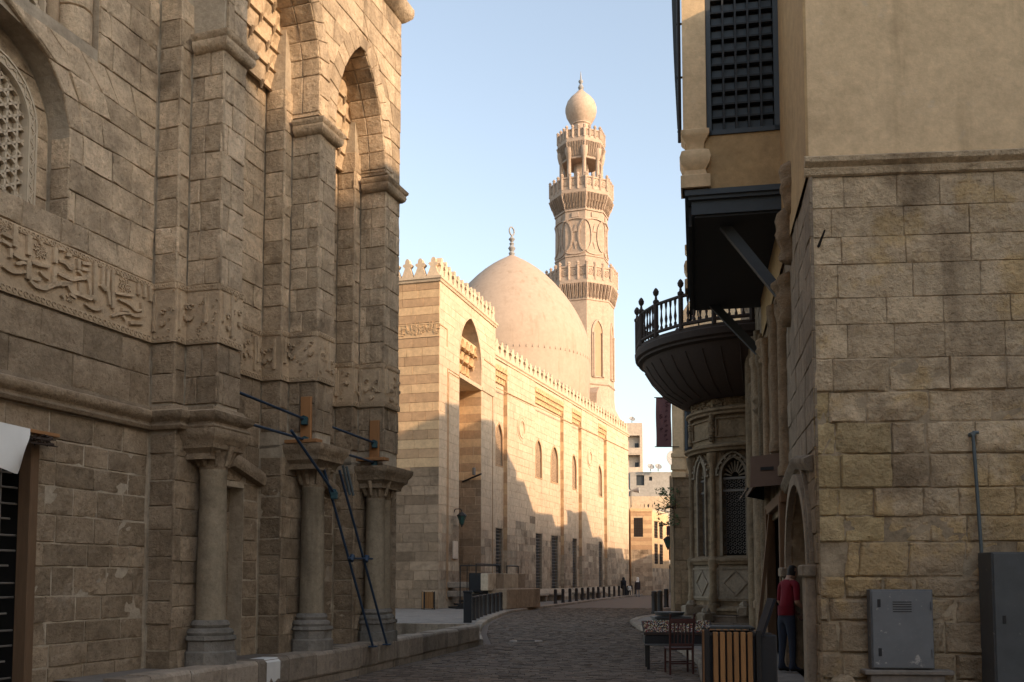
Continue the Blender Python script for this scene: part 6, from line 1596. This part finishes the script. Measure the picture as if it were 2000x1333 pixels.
# apartment block
ab = thing('apartment_block', 'pale sunlit apartment block with stacked balconies far behind the mosque', 'apartment building', (17.6, 152, 0), rad(-8))
x = MB(); x.box(0, 2.9, .9, 9, 0, 26.0); x.box(0, 2.9, 0, .9, 24.0, 26.0); x.build('wall', 'far_plaster', ab)
x = MB(); x.box(2.5, 2.9, 0, .9, 0, 24.0); x.build('side_wall', 'far_plaster', ab)
for k in range(6):
    z = 21.0 - k * 3.05
    x = MB(); x.box(-.2, 2.55, -.4, .9, z - .1, z + .1); x.box(-.2, 2.55, -.45, -.33, z + .1, z + 1.0); x.build('balcony', 'far_plaster', ab)
    x = MB(); x.box(1.7, 2.3, .86, .9, z + .1, z + 1.9); x.build('window', 'window_dark', ab)
dish((18.9, 152, 26.0), .5, 'small satellite dish on top of the pale apartment block')
x = MB(); x.tube((0, 0, 0), (9, -2, 1.3), .035, .035, 5); tag(x.build('overhead_cable', 'iron', None, None, (15.2, 118, 9.6)), 'thin cable slanting across the beige wall of the far house', 'cable')

# ------------------------------------------------------------------ steps and parapets before the portal
pp = thing('stone_parapet', 'stone parapet with metal rail in front of the portal steps', 'parapet', (-.2, 46.5, .12), rad(66))
x = MB(); x.bbox(-.1, 4.1, .0, 1.0, 0, .98, .04); x.build('lower_block', 'raw_dark', pp)
for k in range(5):
    x = MB(); x.bbox(-.6 + k * .9, .28 + k * .9, .75, 1.15, .9, 1.72, .02); x.build('slab', 'raw_stone', pp)
x = MB(); x.path([(-1.5, .95, 1.6), (-1.5, .95, 2.15), (1.2, .95, 2.15), (1.2, .95, 1.7)], .03, 6); x.path([(2.0, .95, 1.7), (2.0, .95, 2.1), (3.4, .95, 2.1), (3.4, .95, 1.7)], .03, 6); x.build('rail', 'iron', pp)
for i, (u, v, r_, z) in enumerate(((4.3, .4, .3, 0), (4.6, .7, .25, 0), (4.25, .8, .28, .3))):
    x = MB(); x.lathe([(r_ * .9, 0), (r_, r_ * .5), (r_ * .7, r_), (r_ * .2, r_ * 1.15)], 7, (u, v)); x.v = [(a + rnd(-.06, .06), b_ + rnd(-.06, .06), c + z + rnd(-.04, .04)) for a, b_, c in x.v]; x.build('broken_stone', 'raw_stone', pp)
ms = thing('metal_stairs', 'dark metal stairs with handrail leading to the portal', 'stairs', (-3.0, 48.2, .12), rad(20))
for k in range(7):
    x = MB(); x.bbox(k * .27, 2.2, -.9, .5, k * .15, k * .15 + .09, .01); x.build('tread', 'iron', ms)
x = MB(); x.box(1.1, 2.3, .5, .6, .8, 1.75); x.build('side_panel', 'paint_slate_dark', ms)
x = MB(); x.prism([(0, 0), (2.2, 0), (2.2, 1.2), (1.9, 1.15), (.0, .12)], lambda a, z, d: (a, d, z), -.96, -.92); x.build('stringer', 'iron', ms)
x = MB(); x.path([(.2, -.85, .1), (.2, -.85, 2.1), (2.2, -.85, 2.1), (2.2, -.85, 1.0)], .03, 6); x.path([(.55, -.85, .3), (.55, -.85, 2.1)], .02, 6); x.build('handrail', 'iron', ms)
for k in range(2):
    x = MB(); x.bbox(-.5, 1.9, .6, 1.3, .55 + k * .45, .85 + k * .45, .03); x.build('landing_slab', 'kerb', ms)
for i, (u, v) in enumerate(((4.2, .9), (7.6, .9), (13.5, .9), (17.8, .9))):
    p = Vector(GO) + Matrix.Rotation(GRZ, 3, 'Z') @ Vector((u, -v, .12)); o = thing('stone_bench', ['first', 'second', 'third', 'fourth'][i] + ' stone bench from the parapet along the foot of the mosque', 'bench', p, GRZ, 'stone benches along the mosque')
    x = MB(); x.bbox(0, 2.4, -.25, .25, .36, .48, .02); x.build('seat', 'kerb', o)
    for a in (.25, 1.95):
        x = MB(); x.bbox(a, a + .2, -.2, .2, 0, .36, .02); x.build('leg', 'kerb', o)

# ------------------------------------------------------------------ bollards
def make_bollard(h=.85, r_=.095):
    o = thing('bollard', 'x', 'bollard', (0, 0, 0)); x = MB(); x.lathe([(r_ * 1.2, 0), (r_ * 1.2, .06), (r_, .09), (r_, h - .08), (r_ * 1.05, h - .06), (r_ * .9, h - .02), (r_ * .3, h)], 12); x.build('post', 'bollard_iron', o, 40)
    x = MB(); x.lathe([(r_ * 1.04, h - .2), (r_ * 1.1, h - .18), (r_ * 1.1, h - .15), (r_ * 1.04, h - .13)], 12, caps=False); x.build('collar', 'bollard_iron', o); return o
proto = make_bollard()
def along(E_, y, off): 
    x0, x1 = interp(E_, y - .3), interp(E_, y + .3); return (interp(E_, y) + off, y, .12)
ords = ['first', 'second', 'third', 'fourth', 'fifth', 'sixth', 'seventh', 'eighth', 'ninth', 'tenth', 'eleventh', 'twelfth', 'thirteenth', 'fourteenth', 'fifteenth', 'sixteenth', 'seventeenth', 'eighteenth', 'nineteenth', 'twentieth', 'twenty first', 'twenty second']
Y1 = [34.6, 36.1, 37.6, 39.1, 40.6, 42.1, 43.6, 45.1]
for i, y in enumerate(Y1):
    lab = ords[i] + ' dark bollard from the ledge in the row before the portal'
    if i == 0: proto.location = along(LE, y, -.45); proto['label'] = lab; proto['group'] = 'bollards along the left kerb'; b0 = proto
    else: copy_tree(proto, lab, along(LE, y, -.45))
n_ = 21
for i in range(n_):
    t_ = i / (n_ - 1); y = 57.2 + (102 - 57.2) * t_ ** 1.0
    o = copy_tree(proto, ords[i] + ' dark bollard from the parapet in the long row before the mosque', along(LE, y, -.45)); o['group'] = 'bollards before the mosque'
for i, (px_, py_, lab) in enumerate(((6.0, 41.2, 'nearest dark bollard on the right pavement corner'), (6.45, 42.6, 'second dark bollard on the right pavement corner'), (7.9, 50.0, 'third dark bollard on the right pavement, farther back'))):
    o = copy_tree(proto, lab, (px_, py_, .12)); o['group'] = 'bollards on the right pavement corner'
    o.scale = (1.25, 1.25, 1.12)
o = thing('control_post', 'thick black square post at the near end of the left bollards', 'post', (-1.48, 32.7, .12)); x = MB(); x.bbox(-.14, .14, -.12, .12, 0, 1.0, .015); x.build('case', 'black_plastic', o); x = MB(); x.bbox(-.16, .16, -.14, .14, 1.0, 1.06, .01); x.build('cap', 'black_plastic', o)

# ------------------------------------------------------------------ litter bins with wooden slats
def slat_bin(loc, rz, label, h=.95, w=.46, lid=True, n=6):
    o = thing('litter_bin', label, 'litter bin', loc, rz, 'slatted litter bins')
    x = MB(); x.box(-w / 2 + .03, w / 2 - .03, -w / 2 + .03, w / 2 - .03, .08, h - .03); x.build('liner', 'black_plastic', o)
    for sx, sy in ((-1, -1), (1, -1), (1, 1), (-1, 1)):
        x = MB(); x.bbox(sx * w / 2 - .025, sx * w / 2 + .025, sy * w / 2 - .025, sy * w / 2 + .025, 0, h, .004); x.build('corner_post', 'iron', o)
    for side in range(4):
        for k in range(n):
            a = -w / 2 + .05 + (w - .10) * (k + .5) / n; hw = (w - .10) / n * .36; x = MB()
            V = dict(zip(range(4), ((a, -w / 2 - .01), (w / 2 + .01, a), (-a, w / 2 + .01), (-w / 2 - .01, -a))))[side]
            if side % 2 == 0: x.bbox(V[0] - hw, V[0] + hw, V[1] - .012, V[1] + .012, .06, h - .02, .004)
            else: x.bbox(V[0] - .012, V[0] + .012, V[1] - hw, V[1] + hw, .06, h - .02, .004)
            x.build('slat', 'slat_wood', o)
    x = MB(); 
    for z in (.12, h - .06):
        x = MB(); x.box(-w / 2 - .005, w / 2 + .005, -w / 2 - .005, w / 2 + .005, z, z + .03); x.build('hoop', 'iron', o)
    return o
nb_ = slat_bin((2.22, 9.95, .12), rad(-8), 'wooden slatted litter bin with open black lid in the right foreground', .97, .50)
x = MB(); x.prism([(-.27, 0), (.27, 0), (.25, .50), (-.25, .50)], lambda a, z, d: (.30 + .13 * z / .5 * 1.0 + d, a, .90 + z * .75), -.03, .0); x.build('lid', 'black_cloth', nb_)
x = MB(); x.bbox(.27, .43, -.24, .24, 0, .92, .01); x.build('side_cabinet', 'black_plastic', nb_)
slat_bin((-4.0, 46.6, .12), rad(16), 'small slatted litter bin at the foot of the striped portal block', .85, .5)

# ------------------------------------------------------------------ wares table, chair and bench on the right
tb = thing('display_table', 'low dark display table covered with glittering trinkets', 'table', (2.9, 17.2, 0), rad(-4))
x = MB(); x.bbox(-.58, .62, -.28, .28, .46, .62, .01); x.build('box', 'black_plastic', tb)
x = MB(); x.prism([(-.30, .62), (.30, .80), (.30, .84), (-.30, .66)], lambda a, z, d: (d, a, z), -.60, .62); x.build('tray', 'wood_dark', tb)
x = MB(); x.bbox(-.60, .62, -.31, -.28, .44, .47, .006); x.build('edge_strip', 'metal_dull', tb)
for sx, sy in ((-.52, -.22), (.55, -.22), (.55, .22), (-.52, .22)):
    x = MB(); x.bbox(sx - .025, sx + .025, sy - .025, sy + .025, 0 if sx < 0 else .0, .47, .004); x.build('leg', 'iron', tb)
random.seed(9)
trk = [MB(), MB(), MB()]
for k in range(900):
    u, v = rnd(-.58, .60), rnd(-.29, .28); z = .665 + (v + .30) / .6 * .18
    r_ = rnd(.006, .014); trk[k % 3].lathe([(r_ * .3, z), (r_, z + r_ * .6), (r_ * .3, z + r_ * 1.4)], 5, (u, v), rnd(0, 3))
tr = thing('trinkets', 'glittering gold, red and pale trinkets heaped on the dark display table', 'trinkets', (2.9, 17.2, 0), rad(-4)); 
for m_, mt in zip(trk, ('trinket_gold', 'trinket_red', 'trinket_pale')): stuff(m_.build('beads', mt, tr))
bt = thing('folding_table', 'dark grey metal folding table behind the slatted bin', 'table', (3.75, 17.0, .12), rad(-6)); x = MB(); x.bbox(-.35, .40, -.3, .3, .62, .66, .008); x.build('top', 'metal_dull', bt)
for sx in (-.3, .34):
    x = MB(); x.path([(sx, -.26, .62), (sx, .24, 0)], .015, 6); x.path([(sx, .26, .62), (sx, -.24, 0)], .015, 6); x.build('leg', 'iron', bt)
ch = thing('red_chair', 'dark red wooden chair seen from behind in front of the display table', 'chair', (2.78, 16.35, 0), rad(3))
x = MB(); x.bbox(-.21, .21, -.2, .2, .42, .46, .012); x.build('seat', 'red_wood', ch)
for sx in (-.19, .19):
    x = MB(); x.path([(sx, -.2, 0), (sx, -.2, .45), (sx * 1.02, -.25, .75), (sx * 1.05, -.30, 1.02)], .02, 8); x.build('rear_leg', 'red_wood', ch)
    x = MB(); x.tube((sx, .18, 0), (sx, .18, .44), .018, .02, 8); x.build('front_leg', 'red_wood', ch)
for k in range(5):
    x = MB(); x.tube((-.12 + .06 * k, -.215, .5), (-.125 + .0625 * k, -.275, .86), .009, .009, 6); x.build('spindle', 'red_wood', ch)
x = MB(); x.bbox(-.22, .22, -.31, -.285, .86, .94, .008); x.build('top_rail', 'red_wood', ch); x = MB(); x.bbox(-.2, .2, -.235, -.215, .48, .53, .006); x.build('lower_rail', 'red_wood', ch)
x = MB(); x.tube((-.19, -.2, .2), (.19, -.2, .2), .012, .012, 6); x.tube((-.19, .18, .2), (.19, .18, .2), .012, .012, 6); x.build('stretcher', 'red_wood', ch)
bn = thing('metal_trough', 'dull grey metal trough bench standing before the curved steps', 'bench', (3.62, 22.8, .12), rad(2)); x = MB()
x.prism([(-.28, .55), (.28, .55), (.28, .42), (.2, .28), (-.2, .28), (-.28, .42)], lambda a, z, d: (d, a, z), -.3, .45); x.build('body', 'metal_dull', bn); x = MB(); x.bbox(-.35, .5, -.32, .32, .55, .60, .01); x.build('top', 'metal_dull', bn); x = MB(); x.lathe([(.1, .6), (.32, .62), (.36, .70), (.33, .70), (.08, .64)], 18, (.05, 0)); x.build('bowl', 'metal_dull', bn, 40)
for a in (-.2, .36):
    x = MB(); x.path([(a, -.25, 0), (a, -.2, .3)], .02, 6); x.path([(a, .25, 0), (a, .2, .3)], .02, 6); x.build('leg', 'iron', bn)
wp = Rw(6.9, .35, .12); o = thing('leaning_plank', 'long brown plank leaning against the shop wall behind the man in red', 'plank', wp, RRZ); x = MB(); x.prism([(0, 0), (.07, 0), (-.25, 2.75), (-.32, 2.75)], lambda a, z, d: (d, a, z), -.09, .09); x.build('board', 'wood_old', o)

# ------------------------------------------------------------------ people
def person(name, label, loc, rz, H, J, mats, zones, extra=None):
    """J: joints {name: (x,y,z,r)}, bones list; a single skinned body"""
    joints, bones = J
    names = list(joints); idx = {n: i for i, n in enumerate(names)}
    me = bpy.data.meshes.new('body'); me.from_pydata([tuple(c * H for c in joints[n][:3]) for n in names], [(idx[a], idx[b_]) for a, b_ in bones], [])
    o = bpy.data.objects.new('body', me); C.objects.link(o)
    m = o.modifiers.new('skin', 'SKIN'); m.use_smooth_shade = True
    sk = me.skin_vertices[0].data
    for n in names:
        r_ = joints[n][3]; sk[idx[n]].radius = (r_ * H, r_ * H) if not isinstance(r_, tuple) else (r_[0] * H, r_[1] * H)
    seen = set(); adj = {n: [] for n in names}
    for a, b_ in bones: adj[a].append(b_); adj[b_].append(a)
    for n in names:          # one root in each connected piece
        if n in seen: continue
        sk[idx[n]].use_root = True; st = [n]
        while st:
            q = st.pop()
            if q in seen: continue
            seen.add(q); st += adj[q]
    s_ = o.modifiers.new('sub', 'SUBSURF'); s_.levels = s_.render_levels = 2
    dg = bpy.context.evaluated_depsgraph_get(); ev = o.evaluated_get(dg); nm = bpy.data.meshes.new_from_object(ev); bpy.data.objects.remove(o)
    for mt in mats: nm.materials.append(M[mt])
    for p in nm.polygons: p.material_index = zones(p.center / H); p.use_smooth = True
    t_ = thing(name, label, 'person', loc, rz); b = bpy.data.objects.new('body', nm); C.objects.link(b); b.parent = t_
    return t_
def skeleton(stride=0.0, armsw=0.0, bend=0.0, elbow=.1, hd=(0, 0)):
    j = {'pel': (0, 0, .53, (.075, .060)), 'spine': (0, -.005 + bend * .3, .62, (.072, .055)), 'chest': (0, bend, .74, (.085, .060)), 'neckb': (0, bend * 1.25, .82, (.05, .042)), 'neck': (0, bend * 1.45 + hd[1] * .3, .855, .032), 'head': (hd[0], bend * 1.7 + hd[1], .905, (.046, .052)), 'crown': (hd[0], bend * 1.75 + hd[1], .955, (.044, .050)), 'top': (hd[0], bend * 1.75 + hd[1], .985, .024), 'nose': (hd[0], bend * 1.7 + hd[1] + .058, .918, .008)}
    b = [('pel', 'spine'), ('spine', 'chest'), ('chest', 'neckb'), ('neckb', 'neck'), ('neck', 'head'), ('head', 'crown'), ('crown', 'top'), ('head', 'nose')]
    for s_, k in ((-1, 'L'), (1, 'R')):
        sw = stride * s_; aw = armsw * -s_
        j.update({'hip' + k: (s_ * .05, 0, .49, .054), 'knee' + k: (s_ * .055, sw * .5 + .01, .275, .036), 'ank' + k: (s_ * .055, sw - .005, .045, .024), 'heel' + k: (s_ * .055, sw - .03, .02, .022), 'toe' + k: (s_ * .065, sw + .10, .016, .020),
                  'sh' + k: (s_ * .105, bend * 1.1, .805, .036), 'elb' + k: (s_ * .135, bend + aw * .5 - .01, .635, .026), 'wri' + k: (s_ * .135, bend + aw + elbow, .49 + elbow * .35, .017), 'palm' + k: (s_ * .132, bend + aw + elbow * 1.25 + .01, .455 + elbow * .4, (.012, .022))})
        b += [('pel', 'hip' + k), ('hip' + k, 'knee' + k), ('knee' + k, 'ank' + k), ('ank' + k, 'heel' + k), ('ank' + k, 'toe' + k), ('neckb', 'sh' + k), ('sh' + k, 'elb' + k), ('elb' + k, 'wri' + k), ('wri' + k, 'palm' + k)]
        px_, py_, pz_, _ = j['palm' + k]
        for f_, (dy, ln) in enumerate(((-.018, .036), (-.006, .046), (.006, .048), (.017, .040))):
            j['f%d%s' % (f_, k)] = (px_, py_ + dy, pz_ - .012, .0052); j['g%d%s' % (f_, k)] = (px_ - s_ * .006, py_ + dy * 1.1 + .006, pz_ - .012 - ln * .55, .005); j['h%d%s' % (f_, k)] = (px_ - s_ * .018, py_ + dy * 1.1 + .012, pz_ - .012 - ln, .0042)
            b += [('f%d%s' % (f_, k), 'g%d%s' % (f_, k)), ('g%d%s' % (f_, k), 'h%d%s' % (f_, k))]
        j['t0' + k] = (px_ - s_ * .004, py_ + .018, pz_ + .01, .006); j['t1' + k] = (px_ - s_ * .014, py_ + .034, pz_ - .008, .0055); j['t2' + k] = (px_ - s_ * .02, py_ + .04, pz_ - .024, .0045); b += [('t0' + k, 't1' + k), ('t1' + k, 't2' + k)]
    return j, b
def zones_red(c):
    if c.z < .035: return 3
    if c.z < .53 and abs(c.x) < .118: return 1
    if c.z < .845 and (c.z > .66 or abs(c.x) < .112): return 0
    if c.z > .845 and (c.z > .955 or (c.y < .02 + .06 and c.z > .885)): return 4
    return 2
pr_ = person('person', 'man in red shirt and blue jeans standing in the doorway on the right', tuple(Rw(3.0, .14, .12)), rad(-66), 1.72, skeleton(.02, .02, .035, .16, (0, .02)), ['red_shirt', 'jeans', 'skin', 'shoe', 'hair'], zones_red)
# shirt hem and sleeves as clothing over the body
x = MB(); x.lathe([(.150, .90), (.152, .96), (.150, 1.05)], 20, caps=False); x.v = [(a * 1.02, b_ * .80 + .005, c) for a, b_, c in x.v]; x.build('shirt_hem', 'red_shirt', pr_, 60)
sk = skeleton(.07, .06, .0, .05)
def zones_b(c): return 1 if (c.z > .87 and c.y > .03) else 0
pb = person('person', 'person in black robe walking along the far bollards', (9.75, 85.3, .0), rad(-25), 1.68, sk, ['black_cloth', 'skin'], zones_b)
x = MB(); x.lathe([(.34, .02), (.30, .5), (.24, .95), (.25, 1.2), (.27, 1.34), (.17, 1.42), (.12, 1.46), (.125, 1.6), (.08, 1.69), (.01, 1.71)], 16); x.v = [(a, b_ * .75, c) for a, b_, c in x.v]; x.build('robe', 'black_cloth', pb, 60)
def zones_w(c):
    if c.z < .03: return 3
    if c.z < .40: return 1
    if c.z < .86: return 0
    return 2
pw_ = person('person', 'person in dark coat and white headscarf walking on the far roadside', (10.95, 85.0, .0), rad(-20), 1.66, skeleton(.08, .07, .0, .05), ['coat_cloth', 'pale_trousers', 'skin', 'shoe'], zones_w)
x = MB(); x.lathe([(.19, 1.28), (.13, 1.36), (.105, 1.44), (.125, 1.54), (.115, 1.64), (.06, 1.70), (.01, 1.71)], 16); x.v = [(a, b_ * 1.0 - .015, c) for a, b_, c in x.v]; x.build('headscarf', 'cloth_white', pw_, 60)
x = MB(); x.lathe([(.24, .62), (.22, .9), (.20, 1.1), (.21, 1.3), (.12, 1.38)], 14); x.v = [(a, b_ * .75, c) for a, b_, c in x.v]; x.build('coat', 'coat_cloth', pw_, 60)
def zones_c(c): return 3 if c.z < .03 else (1 if c.z < .5 else (0 if c.z < .84 else 2))
pc_ = person('person', 'small child in pale top walking between the two far adults', (10.25, 85.2, .0), rad(-20), 1.1, skeleton(.07, .05, .0, .05), ['cloth_white', 'black_cloth', 'skin', 'shoe'], zones_c)

o = thing('manhole_cover', 'round dark iron manhole cover in the road near the end of the ledge', 'manhole cover', (.35, 24.6, .022)); x = MB(); x.lathe([(.36, -.02), (.36, .012), (.34, .014), (.33, .008), (.02, .010)], 28); x.build('lid', 'iron_grey', o)
x = MB(); x.lathe([(.42, -.02), (.42, .012), (.365, .012), (.365, -.02)], 28, caps=False); x.build('ring', 'iron_grey', o)
for k in range(5):
    x = MB(); x.bbox(-.22, .22, -.2 + k * .1 - .015, -.2 + k * .1 + .015, .008, .016, .002); x.build('tread_bar', 'iron', o)
